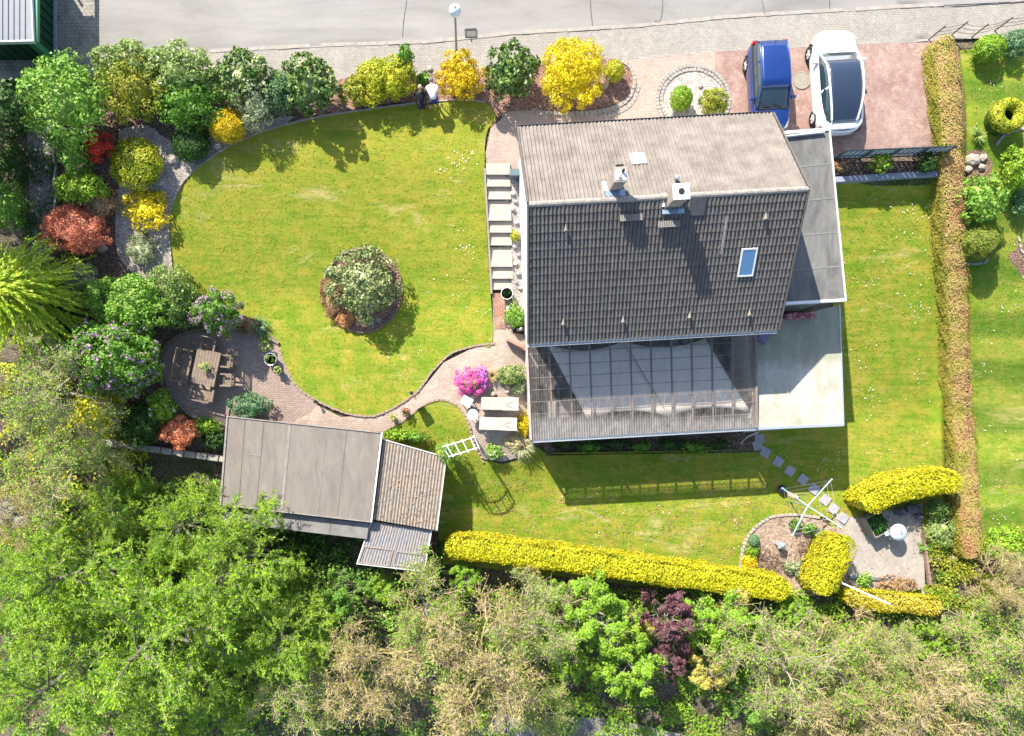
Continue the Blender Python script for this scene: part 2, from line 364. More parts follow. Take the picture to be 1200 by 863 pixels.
def hedge(name, px, width, h, mats, label, leaf=.1, dens=1.0, wob=.12, sm=4, wend=None, cat='hedge'):
    """clipped hedge along a line of ground points"""
    Q = smoothpoly([tuple(base_of(p[0], p[1], h, 1.0)[:2]) for p in px], sm, False); Q = np.array(Q)
    d = np.diff(Q, axis=0); L = np.hypot(d[:, 0], d[:, 1]); cum = np.concatenate([[0], np.cumsum(L)]); tot = cum[-1]
    root = empty(name, (Q[0][0], Q[0][1], T(*Q[0])), 0, label, cat)
    def at(t):
        x = np.interp(t, cum, Q[:, 0]); y = np.interp(t, cum, Q[:, 1]); i = np.clip(np.searchsorted(cum, t) - 1, 0, len(d) - 1)
        ta = d[i] / L[i][:, None]; return x, y, ta
    o0 = np.array(root.location)
    def lump(x, y, s=1.0): return (np.sin(x * 2.1 + y * 1.3) + np.sin(x * 4.7 - y * 3.9 + 1) * .6 + np.sin(x * 9.1 + y * 8.3) * .4) * s
    def wid(t):
        e = np.minimum(t, tot - t); return width / 2 * np.clip(e / (width * .38), .08, 1) ** .33
    # top
    for part, area in (('clipped_top', width * tot), ('side_foliage', 2 * (h * tot))):
        n = int(dens * 2.4 * area / (leaf * leaf * .6)); n = min(n, 60000)
        t = RNG.uniform(0, tot, n); x, y, ta = at(t); nx, ny = -ta[:, 1], ta[:, 0]
        if part == 'clipped_top':
            s = RNG.uniform(-1, 1, n); zz = h - .10 * np.abs(s) ** 3 * 1.5 + RNG.uniform(-.1, .03, n) + lump(x, y, wob * .4)
            ww = wid(t); P = np.stack([x + nx * s * ww, y + ny * s * ww], 1); U = np.stack([nx * s * .5, ny * s * .5, np.ones(n)], 1)
            mt = mats[0]
        else:
            s = np.where(RNG.random(n) < .5, -1, 1); zz = h * RNG.uniform(0, .98, n) ** .8
            ww = wid(t) * (1.0 + .06 * (1 - zz / h)) + RNG.uniform(-.1, .03, n) + lump(x, zz * 2 + y, wob * .35)
            P = np.stack([x + nx * s * ww, y + ny * s * ww], 1); U = np.stack([nx * s, ny * s, np.full(n, .5)], 1); mt = mats[1]
        z = TZ(x, y) + zz; P = np.column_stack([P, z]) - o0
        ob(part, quads_mesh(part, leaves(P, U, leaf, .6)), mt, root)
    m = MB(); k = max(2, int(tot / .8)); tt = np.linspace(0.05, tot - .05, k + 1); x, y, ta = at(tt); ww = wid(tt) * .8; vs = []
    for i in range(k + 1):
        nx, ny = -ta[i][1], ta[i][0]; zb = T(x[i], y[i])
        for s, z in ((-1, zb - .1), (1, zb - .1), (1, zb + h - .22), (-1, zb + h - .22)): vs.append((x[i] + nx * s * ww[i] - o0[0], y[i] + ny * s * ww[i] - o0[1], z - o0[2]))
    fs = [(i * 4 + j, i * 4 + (j + 1) % 4, (i + 1) * 4 + (j + 1) % 4, (i + 1) * 4 + j) for i in range(k) for j in range(4)] + [(3, 2, 1, 0), (k * 4, k * 4 + 1, k * 4 + 2, k * 4 + 3)]
    m.add(vs, fs); m.obj('inner_foliage', mats[1], root); return root

def skeleton(h, spread, limbs, seed, upw=.35, levels=3, kids=(5, 5), droop=0, trunk_h=.5, wig=.2, taper=1.0):
    """trunk and limbs as an array of segments, plus twig tips"""
    g = random.Random(seed); seg = []; tips = []
    def grow(p, d, L, r, lev):
        n = 4; pts = [p]
        for i in range(n):
            d = (d + Vector((g.gauss(0, wig), g.gauss(0, wig), g.gauss(0, wig) - droop * .25 * (i / n)))).normalized()
            q = pts[-1] + d * (L / n); seg.append((pts[-1], q, r * (1 - .18 * i), r * (1 - .18 * (i + 1)), lev)); pts.append(q)
        if lev < levels:
            k = kids[min(lev - 1, len(kids) - 1)]
            for i in range(k):
                t = .25 + .75 * (i + g.random()) / k; j = min(n - 1, int(t * n)); o = pts[j].lerp(pts[j + 1], t * n - j)
                ax = Vector((g.gauss(0, 1), g.gauss(0, 1), g.gauss(0, .6) + upw * .3)).normalized()
                nd = (d * .75 + ax * .8).normalized(); grow(o, nd, L * g.uniform(.38, .6) * (1.1 - t * .3), r * .48, lev + 1)
        else: tips.append((pts[0], pts[-1]))
    lean = Vector((g.gauss(0, .04), g.gauss(0, .04), 1)); p = Vector((0, 0, -.2)); r = .026 * h * taper; tr = []
    for i in range(8):
        q = p + Vector((lean.x + g.gauss(0, .05), lean.y + g.gauss(0, .05), 1)) * h * .85 / 8; tr.append((p, q, r * (1 - i * .1), r * (1 - (i + 1) * .1), 0)); p = q
    seg += tr
    for i in range(limbs):
        t = trunk_h * .6 + (1 - trunk_h * .6) * (i + g.random() * .5) / limbs; j = min(7, int(t * 8)); o = tr[j][0].lerp(tr[j][1], t * 8 - j)
        a = i * 2.399 + g.uniform(-.3, .3); f = 1 - max(0, t - .45) * .85
        grow(o, Vector((math.cos(a), math.sin(a), upw + .8 * max(0, t - .6))).normalized(), spread * f * g.uniform(.8, 1.1), r * (.5 - .25 * t), 1)
    return seg, tips
def seg_arrays(seg):
    p0 = np.array([tuple(s[0]) for s in seg]); p1 = np.array([tuple(s[1]) for s in seg]); return p0, p1, np.array([s[2] for s in seg]), np.array([s[3] for s in seg])
def tree_meshes(kind, seed, h, spread, **k):
    """returns [(part, mesh, material)]"""
    out = []
    if kind == 'bare':
        seg, tips = skeleton(h, spread, k.get('limbs', 10), seed, .45, 4, (5, 4, 3), 0, .35, .22)
        thick = [s for s in seg if s[4] <= 1]; V, Fq = prisms(*[np.maximum(a, .022) if a.ndim == 1 else a for a in seg_arrays(thick)]); out.append(('trunk', npmesh('trunk', V, Fq), k['bark']))
        thin = [s for s in seg if s[4] > 1]; a = seg_arrays(thin); rr = np.maximum(a[2], .015); V, Fq = prisms(a[0], a[1], rr, np.maximum(a[3], .011))
        # fine twigs springing from the tips
        g = np.random.default_rng(seed); q0 = a[0][len(a[0]) // 8:]; q1 = a[1][len(a[1]) // 8:]; t = g.uniform(0, 1, (len(q0), 1)); s0 = q0 * (1 - t) + q1 * t
        dd = (q1 - q0); dd /= np.linalg.norm(dd, axis=1)[:, None] + 1e-9; e = s0 + (dd * .6 + g.normal(0, .55, dd.shape)) * g.uniform(.15, .42, (len(q0), 1))
        V2, F2 = prisms(s0, e, np.full(len(s0), .011), np.full(len(s0), .006)); out.append(('twigs', npmesh('twigs', np.concatenate([V, V2]), np.concatenate([Fq, F2 + len(V)])), k['twig']))
        if k.get('leaf'):
            n = k.get('nleaf', 5000); i = g.integers(0, len(e), n); out.append(('leaves', quads_mesh('leaves', leaves(e[i] + g.normal(0, .10, (n, 3)), np.tile([0, 0, 1.], (n, 1)), .10, .7)), k['leaf']))
    elif kind == 'larch':
        seg, tips = skeleton(h, spread, k.get('limbs', 26), seed, .12, 3, (9, 5), .35, .15, .13)
        thick = [s for s in seg if s[4] <= 1]; a = seg_arrays(thick); V, Fq = prisms(a[0], a[1], np.maximum(a[2], .018), np.maximum(a[3], .012)); out.append(('trunk', npmesh('trunk', V, Fq), k['bark']))
        thin = [s for s in seg if s[4] > 1]; a = seg_arrays(thin); V, Fq = prisms(a[0], a[1], np.full(len(a[0]), .012), np.full(len(a[0]), .008)); out.append(('twigs', npmesh('twigs', V, Fq), k['twig']))
        g = np.random.default_rng(seed); a = seg_arrays([s for s in seg if s[4] >= 1]); L = np.linalg.norm(a[1] - a[0], axis=1); n = k.get('nleaf', 22000); i = g.choice(len(L), n, p=L / L.sum())
        t = g.uniform(0, 1, (n, 1)); P = a[0][i] * (1 - t) + a[1][i] * t; d = (a[1] - a[0])[i]; d /= np.linalg.norm(d, axis=1)[:, None] + 1e-9
        s = g.normal(0, 1, (n, 3)); s[:, 2] = np.abs(s[:, 2]) * .5; s -= d * (s * d).sum(1)[:, None]; s /= np.linalg.norm(s, axis=1)[:, None] + 1e-9
        dr = s * .8 + d * .75; dr /= np.linalg.norm(dr, axis=1)[:, None]; ln = g.uniform(.08, .21, n)[:, None]; sd = np.cross(dr, np.array([0, 0, 1.]) + g.normal(0, .4, (n, 3))); sd /= np.linalg.norm(sd, axis=1)[:, None] + 1e-9
        Q = np.stack([P, P + dr * ln * .55 + sd * ln * .14, P + dr * ln, P + dr * ln * .55 - sd * ln * .14], 1); out.append(('foliage', quads_mesh('foliage', Q), k['leaf']))
    elif kind == 'leafy':
        seg, tips = skeleton(h, spread, k.get('limbs', 14), seed, .5, 3, (6, 5), 0, .3, .2)
        a = seg_arrays(seg); V, Fq = prisms(a[0], a[1], np.maximum(a[2], .012), np.maximum(a[3], .009)); out.append(('trunk', npmesh('trunk', V, Fq), k['bark']))
        g = np.random.default_rng(seed); a = seg_arrays([s for s in seg if s[4] >= 2]); n = k.get('nleaf', 12000); nc = k.get('nc', 420); ci = g.integers(0, len(a[1]), nc); cc = a[1][ci]
        i = g.integers(0, nc, n); u = g.normal(0, 1, (n, 3)); u /= np.linalg.norm(u, axis=1)[:, None]; u[:, 2] = np.abs(u[:, 2]) * .8; P = cc[i] + u * g.uniform(.3, 1, (n, 1)) * k.get('cr', .3)
        U = u + np.array([0, 0, .8]); out.append(('foliage', quads_mesh('foliage', leaves(P, U, k.get('ls', .13), .75)), k['leaf']))
    return out
PROTO = {}
def tree(name, px, py, h, kind, key, label, cat='tree', group=None, rot=0, sc=1.0, top=.65, **k):
    b = base_of(px, py, h * sc, top)
    if key not in PROTO: PROTO[key] = tree_meshes(kind, k.pop('seed', len(PROTO) + 3), h, k.pop('spread', h * .45), **k)
    root = empty(name, b, R(rot), label, cat, group); root.scale = (sc, sc, sc)
    for part, me, mt in PROTO[key]:
        if not me.materials: me.materials.append(mt)
        link(bpy.data.objects.new(part, me), root)
    return root
#@@PART2@@
# ================================================================== SETTING
m_lawn = lawn_mat('lawn_grass', [(.135, .245, .018), (.19, .30, .022), (.245, .345, .03)], [(.38, .335, .045), (.54, .44, .17)], dryamt=.5, yg=(3, 17))
m_lawn_e = lawn_mat('lawn_grass_dry', [(.145, .245, .018), (.20, .30, .022), (.26, .345, .03)], [(.39, .33, .05), (.54, .44, .18)], rot=.3, dryamt=.8)
m_lawn_n = lawn_mat('neighbour_grass', [(.13, .245, .02), (.18, .295, .025), (.24, .335, .035)], [(.36, .34, .06), (.46, .40, .15)], stripe=.13, dryamt=.7)
m_soil = speck_mat('leaf_litter', [(0, (.05, .04, .028)), (.35, (.12, .09, .06)), (.7, (.20, .16, .11)), (1, (.26, .22, .17))], 26, patch=(.05, .075, .02))
m_mulch = speck_mat('bark_mulch', [(0, (.10, .055, .04)), (.4, (.22, .12, .09)), (.8, (.36, .22, .165)), (1, (.45, .34, .28))], 26)
m_mulchd = speck_mat('dark_bed_soil', [(0, (.05, .035, .028)), (.5, (.13, .085, .06)), (.85, (.22, .15, .11)), (1, (.42, .34, .28))], 26)
m_gravel = speck_mat('gravel', [(0, (.20, .17, .15)), (.35, (.36, .31, .27)), (.8, (.48, .41, .35)), (1, (.62, .56, .50))], 24, bd=.03)
m_pebble = speck_mat('pale_gravel', [(0, (.30, .26, .23)), (.5, (.42, .37, .33)), (1, (.6, .56, .5))], 18)
m_path = paver_mat('path_pavers', (.46, .36, .285), (.39, .29, .225), (.29, .235, .19), rot=.05, wear=(.50, .42, .35), wearamt=.7)
m_patio = paver_mat('patio_pavers', (.36, .27, .22), (.29, .21, .17), (.19, .15, .12), rot=.02, wear=(.38, .31, .26), wearamt=.4)
m_brickp = paver_mat('red_brick_path', (.40, .19, .11), (.33, .16, .10), (.18, .12, .09), bw=.2, bh=.12, rot=1.57, wearamt=.15)
m_drive = paver_mat('drive_pavers', (.42, .32, .265), (.37, .28, .23), (.30, .24, .2), rot=.05, wear=(.48, .40, .34))
m_driver = paver_mat('red_drive_pavers', (.31, .185, .15), (.27, .16, .13), (.23, .16, .13), rot=.05, wear=(.40, .30, .26), wearamt=.9)
m_pave = paver_mat('pavement_pavers', (.33, .30, .26), (.29, .265, .23), (.235, .215, .185), bw=.2, bh=.1, rot=.05, wear=(.38, .35, .31), wearamt=.6)
m_cobble = speck_mat('cobbles', [(0, (.16, .15, .13)), (.5, (.25, .23, .2)), (1, (.36, .33, .3))], 9)
m_conc = M('concrete', (.42, .40, .37), (.30, .28, .26), 2.2, .9)
m_stone = M('pale_stone', (.46, .40, .34), (.32, .27, .22), 5, .9)
m_kerb = M('kerb_stone', (.40, .36, .32), (.28, .25, .22), 4, .9)
m_white = M('white_render', (.80, .79, .76), (.70, .68, .64), 1.5, .85, bs=.1)
m_wmetal = flat('white_metal', (.78, .78, .78), .4)

g = sheet('ground', [(-150, -120), (150, -120), (150, 150), (-150, 150)], m_soil, -.04, 0, 6, world=True)
# the sheet near the house is finer; swap in one grid fine enough to follow the slopes
me = g.data; bpy.data.objects.remove(g)
xs = np.concatenate([np.arange(-200, -30, 10), np.arange(-30, 32, .4), np.arange(32, 210, 10)]); ys = np.concatenate([np.arange(-200, -26, 10), np.arange(-26, 26, .4), np.arange(26, 210, 10)])
X, Y = np.meshgrid(xs, ys); V = np.column_stack([X.ravel(), Y.ravel(), TZ(X.ravel(), Y.ravel()) - .04 + .05 * np.sin(X.ravel() * 3.1) * np.sin(Y.ravel() * 2.7) * (Y.ravel() < -9)])
nx_, ny_ = len(xs), len(ys); I = np.arange(nx_ * ny_).reshape(ny_, nx_)
g = ob('ground', npmesh('ground', V, np.stack([I[:-1, :-1], I[:-1, 1:], I[1:, 1:], I[1:, :-1]], -1).reshape(-1, 4)), m_soil, smooth=True); tag(g, kind='structure')

# road with cracks
m_road, n, b = newmat('road_asphalt')
v = coord(n); f1 = noise(n, .35, 6, .65, coord(n, 'Object', 0, (.5, 2, 1)), .4)
c = ramp(n, [(.32, (.205, .19, .175)), (.5, (.265, .248, .23)), (.7, (.32, .30, .28))], f1)
c = mix(n, .3, c, ramp(n, [(.3, (.6, .6, .6)), (.7, (1.1, 1.1, 1.1))], noise(n, 26, 3, .8, v)), 'MULTIPLY')
n.links.new(c, b.inputs['Base Color']); b.inputs['Roughness'].default_value = .92; b.inputs['Specular IOR Level'].default_value = .2
bump(n, b, noise(n, 60, 2, .8, v), .3, .01)
sheet('pavement', [(-60, -120), (-60, 92), (118, 92), (240, 100), (420, 96), (560, 92), (735, 70), (835, 61), (1012, 52), (1100, 47), (1260, 42), (1260, -40), (600, -60)], m_pave, .02, 0)
sheet('road', [(118, -200), (118, 56), (240, 61), (300, 58), (400, 53), (500, 50), (600, 40), (750, 31), (850, 21), (960, 14), (1100, 7), (1330, -4), (1330, -200)], m_road, .035, 0)
m_crack = flat('road_crack', (.09, .085, .08), .95)
for k, pts in enumerate([[(478, -8), (475, 14), (473, 27), (472, 44)], [(692, -8), (692, 8), (694, 31)], [(776, -8), (776, 12), (773, 25), (766, 26)], [(890, -8), (894, 8), (896, 18)], [(971, -8), (972, 12)]]):
    m = MB(); P = [G(*p) for p in smoothpoly(pts, 5, False)]
    for i in range(len(P) - 1):
        d = (P[i + 1] - P[i]).normalized(); s = Vector((-d.y, d.x, 0)) * (.012 + .01 * random.random()); a = P[i] + Vector((random.gauss(0, .008), random.gauss(0, .008), .042))
        q = P[i + 1] + Vector((0, 0, .042)); m.add([a - s, a + s, q + s, q - s], [(3, 2, 1, 0)])
    tag(m.obj('road_crack', m_crack), kind='structure')
# drain cover beside the lamp
m = MB(); c = G(552, 44)
root = empty('drain_cover', (c.x, c.y, c.z + .05), R(3), 'dark slotted drain grate at the road edge beside the globe lamp', 'drain')
m.box((0, 0, 0), (.5, .06, .05)).box((0, .34, 0), (.5, .06, .05)).box((0, -.0, -.005), (.04, .4, .03)); m.box((-.25, .17, 0), (.05, .34, .05)).box((.25, .17, 0), (.05, .34, .05)); m.obj('frame', flat('iron', (.06, .06, .06), .6), root)
for i in range(5): MB().box((-.18 + i * .09, .17, 0), (.035, .3, .03)).obj('grate_bar', MC['iron'], root)

# driveway
sheet('driveway', [(560, 92), (735, 71), (838, 61), (842, 190), (840, 240), (610, 240), (598, 205), (571, 204), (569, 180), (575, 150), (590, 138)], m_drive, .03, 0)
sheet('red_driveway', [(838, 61), (925, 56.5), (1012, 52), (1100, 48), (1104, 120), (1108, 183), (970, 187), (966, 240), (842, 240)], m_driver, .032, 0)
# left cobbled yard and path
sheet('cobbled_yard', [(-60, -60), (-60, 92), (66, 96), (118, 92), (118, -60)], paver_mat('yard_setts', (.27, .25, .2), (.22, .2, .165), (.12, .11, .09), bw=.22, bh=.16, wearamt=.2), .034, 0)
sheet('cobbled_path', [(28, 92), (66, 94), (66, 250), (60, 300), (38, 320), (36, 250), (32, 160)], m_cobble, .03, 0)
# beds
sheet('mulch_bed', [(100, 70), (240, 86), (420, 88), (560, 80), (590, 88), (586, 150), (540, 130), (420, 140), (300, 175), (225, 215), (215, 300), (240, 350), (330, 400), (335, 440), (190, 470), (100, 480), (60, 300), (62, 110)], m_mulchd, .015)
sheet('red_mulch_bed', [(385, 96), (480, 90), (560, 82), (660, 72), (724, 70), (739, 84), (741, 100), (730, 118), (705, 128), (668, 131), (620, 130), (590, 133), (575, 150), (570, 122), (520, 118), (440, 124), (388, 136), (350, 142)], m_mulch, .045)
sheet('gravel_path', [(140, 155), (175, 148), (200, 165), (250, 160), (310, 142), (345, 138), (300, 165), (240, 195), (212, 225), (203, 262), (206, 300), (205, 322), (175, 330), (150, 315), (136, 285), (138, 230), (146, 190)], m_gravel, .04)
sheet('patio', [(262, 388), (300, 392), (326, 405), (334, 425), (345, 452), (372, 474), (330, 500), (280, 506), (240, 498), (208, 475), (192, 440), (196, 408), (220, 392)], m_patio, .035)
sheet('garden_path', [(318, 440), (345, 462), (400, 489), (430, 487), (470, 473), (500, 450), (520, 425), (560, 405), (578, 403), (577, 344), (598, 344), (601, 390), (630, 396), (632, 512), (622, 526), (606, 537), (588, 541), (566, 538), (556, 515), (545, 487), (530, 472), (515, 468), (495, 475), (474, 492), (452, 504), (446, 512), (300, 512), (262, 496), (270, 455)], m_path, .03, 0)
sheet('brick_strip', [(578, 344), (592, 344), (592, 386), (580, 386)], m_brickp, .05, 0)
# lawns
sheet('lawn', [(200, 300), (198, 262), (205, 232), (222, 205), (258, 178), (300, 158), (360, 140), (420, 130), (480, 122), (540, 117), (568, 121), (581, 138), (572, 152), (568, 175), (569, 240), (572, 300), (575, 345), (577, 403), (560, 405), (530, 414), (508, 434), (490, 458), (468, 474), (440, 487), (412, 486), (380, 474), (348, 453), (333, 425), (322, 398), (298, 376), (262, 362), (228, 345), (210, 325)], m_lawn, .07)
sheet('lawn', [(446, 512), (452, 504), (474, 492), (492, 478), (508, 470), (524, 470), (538, 478), (548, 494), (556, 520), (566, 540), (590, 544), (612, 538), (628, 524), (640, 531), (888, 527), (888, 500), (985, 496), (985, 460), (974, 340), (968, 212), (1100, 207), (1104, 400), (1108, 640), (985, 640), (968, 606), (940, 606), (905, 606), (880, 622), (868, 652), (864, 700), (520, 660), (505, 580)], m_lawn_e, .05, 0)
sheet('lawn', [(1124, 60), (1260, 50), (1300, 300), (1300, 650), (1140, 650), (1128, 300)], m_lawn_n, .05, 0)
sheet('round_bed', [(868, 652), (878, 625), (900, 608), (930, 605), (965, 612), (1000, 640), (990, 690), (900, 700), (866, 690)], speck_mat('sandy_soil', [(0, (.24, .17, .12)), (.5, (.40, .29, .21)), (1, (.5, .38, .3))], 14), .062)
sheet('barbecue_patio', [(975, 600), (1000, 607), (1080, 590), (1083, 690), (1000, 700), (985, 640)], M('patio_slab', (.46, .41, .36), (.33, .29, .25), 2.5, .92), .066, 0)
sheet('gravel_circle', [(775 + 40, 84)] and [(812 + 37 * math.cos(a * .3142), 118 + 35 * math.sin(a * .3142)) for a in range(20)], m_pebble, .05, 1)
sheet('lawn_island_bed', [(425 + 46 * math.cos(a * .3142), 341 + 49 * math.sin(a * .3142)) for a in range(20)], m_mulch, .09, 1)
sheet('fence_bed', [(965, 186), (1100, 183), (1098, 208), (968, 213)], m_mulchd, .045, 0)
sheet('shade_bed', [(632, 512), (888, 505), (888, 530), (640, 534)], m_mulchd, .06, 0)
sheet('woodland_track', [(560, 835), (640, 838), (720, 842), (850, 872), (850, 900), (540, 900)], speck_mat('track_gravel', [(0, (.16, .15, .14)), (.5, (.24, .22, .2)), (1, (.36, .33, .3))], 12), .05, 1)
sheet('neighbour_path', [(1180, 300), (1192, 290), (1230, 260), (1260, 300), (1240, 330), (1200, 330)], m_mulch, .06, 1)

def border(name, px, mat, step=.26, dim=(.22, .1, .12), up=.06, label=None, sm=4, closed=False, off=0, cat='edging'):
    """a row of little edging stones along a line"""
    P = [G(*p) for p in smoothpoly(px, sm, closed)]; m = MB(); P = np.array([tuple(p) for p in P]); d = np.hypot(*np.diff(P[:, :2], axis=0).T); cum = np.concatenate([[0], np.cumsum(d)])
    t = 0
    while t < cum[-1]:
        x = np.interp(t, cum, P[:, 0]); y = np.interp(t, cum, P[:, 1]); x2 = np.interp(t + .05, cum, P[:, 0]); y2 = np.interp(t + .05, cum, P[:, 1]); a = math.atan2(y2 - y, x2 - x) if (x2 != x or y2 != y) else 0
        m.box((x + random.gauss(0, .006), y + random.gauss(0, .006), T(x, y) + up - .02 + random.gauss(0, .006)), dim, a + random.gauss(0, .03)); t += step
    o = m.obj(name, mat); return tag(o, label, cat)
LW = [(202, 310), (199, 262), (206, 232), (223, 205), (259, 178), (300, 158), (360, 141), (420, 131), (480, 123), (540, 118), (568, 121)]
border('lawn_edging', LW, m_kerb, .24, (.22, .07, .14), .07, 'grey stone edging curving round the upper left rim of the big lawn')
border('lawn_edging', [(577, 403), (560, 405), (530, 414), (508, 434), (490, 458), (468, 474), (440, 487), (412, 486), (380, 474), (348, 453), (333, 425), (322, 398), (298, 376)], M('edge_brick', (.36, .26, .2), (.26, .18, .14), 6), .22, (.2, .09, .12), .05, 'pale brick edging between the big lawn and the curving garden path')
border('lawn_edging', [(452, 504), (474, 492), (492, 478), (508, 470), (524, 470), (538, 478), (548, 494), (556, 520), (566, 540)], MC['edge_brick'], .22, (.2, .09, .12), .05, 'brick edging round the small tongue of lawn by the loungers')
border('bed_edging', [(724, 70), (739, 80), (743, 100), (732, 120), (705, 131), (668, 134), (625, 133)], m_kerb, .2, (.18, .16, .1), .06, 'light cobble edging round the red mulch bed by the drive')
border('bed_edging', [(626, 130), (660, 136), (690, 137), (720, 134), (740, 122), (750, 100)], m_kerb, .2, (.18, .14, .08), .04, 'second outer row of light cobbles following the red mulch bed')
for r_, lb in ((37.5, 'inner ring of small setts round the gravel circle on the drive'), (42, 'outer ring of small setts round the gravel circle on the drive')):
    border('circle_edging', [(812 + r_ * math.cos(a * .3142), 118 + (r_ - 2) * math.sin(a * .3142)) for a in range(21)], m_kerb, .17, (.15, .14, .1), .065, lb, 3, True)
border('island_edging', [(425 + 46 * math.cos(a * .3142), 341 + 49 * math.sin(a * .3142)) for a in range(21)], M('edge_log', (.30, .22, .16), (.18, .13, .09), 8), .13, (.11, .09, .18), .1, 'low log edging round the island bed in the big lawn', closed=True)
border('kerb', [(560, 92), (735, 70), (838, 60.5), (925, 56), (1012, 51.5), (1100, 47)], m_kerb, .5, (.49, .1, .1), -.002, 'long kerb line between the pavement and the driveway', 1)
border('kerb', [(240, 60.5), (300, 57.5), (400, 52.5), (500, 49.5), (600, 39.5), (750, 30.5), (850, 20.5), (960, 13.5), (1100, 6.5), (1200, 1)], m_kerb, .5, (.495, .16, .05), .038, 'flat channel stones along the edge of the road', 1)
border('path_edging', [(66, 152), (67, 200), (68, 240)], m_conc, 1, (1, .08, .25), .12, 'straight pale concrete edging along the cobbled path', 1)
border('bed_edging', [(868, 690), (867, 660), (876, 628), (900, 607), (932, 603), (960, 607)], m_stone, .2, (.17, .12, .12), .08, 'pale stone edging round the sandy planting circle')
border('patio_edging', [(196, 470), (190, 440), (195, 408), (222, 390), (262, 386), (300, 390), (326, 402)], MC['edge_log'], .2, (.18, .12, .2), .1, 'dark brick upstand round the shaded end of the seating patio')

# grass blades and daisies
def grass(name, polys, cnt, size, mat, excl=(), label=None, step=None):
    allP = []
    for P in polys:
        xs = [p[0] for p in P]; ys = [p[1] for p in P]; A = (max(xs) - min(xs)) * (max(ys) - min(ys)); n = int(cnt * A)
        x = RNG.uniform(min(xs), max(xs), n); y = RNG.uniform(min(ys), max(ys), n); k = inpoly(x, y, P); x, y = x[k], y[k]
        for E in excl: q = ~inpoly(x, y, E); x, y = x[q], y[q]
        allP.append(np.column_stack([x, y, TZ(x, y) + .09]))
    P = np.concatenate(allP); n = len(P)
    o = ob(name, quads_mesh(name, leaves(P, np.tile([0, 0, 3.5], (n, 1)), size, .25)), mat); tag(o, kind='stuff'); return o
def wpoly(px): return [tuple(G(*p)[:2]) for p in px]
lawns = [SHEETS['lawn']]
m_gl = LM('grass_blade', [(.06, .15, .006), (.11, .21, .01), (.18, .26, .015), (.27, .28, .03)], .7, .3, .4)
P1 = wpoly([(202, 300), (200, 262), (207, 232), (225, 205), (260, 180), (300, 160), (360, 142), (480, 125), (566, 123), (578, 138), (570, 175), (575, 345), (576, 401), (545, 408), (508, 430), (468, 471), (412, 483), (348, 450), (322, 395), (262, 360), (210, 322)])
P2 = wpoly([(452, 506), (492, 480), (524, 472), (546, 494), (565, 542), (640, 547), (985, 524), (985, 460), (970, 214), (1098, 209), (1106, 640), (1000, 600), (940, 602), (880, 620), (866, 690), (520, 655), (508, 580)])
P3 = wpoly([(1130, 70), (1215, 62), (1215, 640), (1145, 640)])
for _p, _m in ((P1, m_lawn), (P2, m_lawn_e), (P3, m_lawn_n)): grass('grass', [_p], 60, .09, _m, [wpoly([(425 + 46 * math.cos(a * .628), 341 + 49 * math.sin(a * .628)) for a in range(10)])])
m_daisy = flat('daisy', (.85, .85, .8), .6)
pts = []
for (x0, y0, x1, y1, n_, c_) in [(985, 215, 1098, 560, 110, 40), (520, 90, 570, 340, 60, 8), (880, 500, 990, 560, 60, 4), (640, 540, 980, 640, 90, 20), (1140, 100, 1200, 620, 90, 22), (400, 300, 570, 480, 40, 16), (1055, 215, 1098, 480, 80, 12)]:
    cc = [(random.uniform(x0, x1), random.uniform(y0, y1)) for _ in range(c_)]
    for _ in range(n_):
        a = random.choice(cc); p = G(a[0] + random.gauss(0, 6), a[1] + random.gauss(0, 6))
        if inpoly(np.array([p.x]), np.array([p.y]), P1)[0] or inpoly(np.array([p.x]), np.array([p.y]), P2)[0] or inpoly(np.array([p.x]), np.array([p.y]), P3)[0]: pts.append((p.x, p.y, p.z + .12))
P = np.array(pts); tag(ob('daisies', quads_mesh('daisies', leaves(P, np.tile([0, 0, 6.], (len(P), 1)), .045, .9)), m_daisy), kind='stuff')

# ================================================================== THE HOUSE
HO = Wp(622, 402, 4.0); HA = R(3.2); cA, sA = math.cos(HA), math.sin(HA)
def H(px, py, z):
    p = Wp(px, py, z) - HO; return (p.x * cA + p.y * sA, -p.x * sA + p.y * cA, z)
def HW(u, v): return (HO.x + u * cA - v * sA, HO.y + u * sA + v * cA)
house = empty('house', (HO.x, HO.y, 0), HA, 'white gabled house with a grey tiled roof, dark on the garden side', 'house')
VE, VR, VN = 0.0, 4.79, 8.64; ZE, ZR, ZN = 4.0, 7.12, 4.62; U0, U1 = -.08, 10.24
def roofz(v): return ZE + (ZR - ZE) * v / VR if v < VR else ZR + (ZN - ZR) * (v - VR) / (VN - VR)
m_wall = m_white
zw = .16
mb = MB()
def gable(u0, u1, v0, v1, zb):
    prof = [(v0, zb), (v1, zb), (v1, roofz(v1) - zw), (VR, ZR - zw), (v0, roofz(v0) - zw)]
    vs = [(u0, v, z) for v, z in prof] + [(u1, v, z) for v, z in prof]
    return vs, [(4, 3, 2, 1, 0), (5, 6, 7, 8, 9)] + [(i, (i + 1) % 5, 5 + (i + 1) % 5, 5 + i) for i in range(5)]
mb.add(*gable(.12, 10.0, .42, 8.3, -2.2)); mb.obj('wall', m_wall, house)
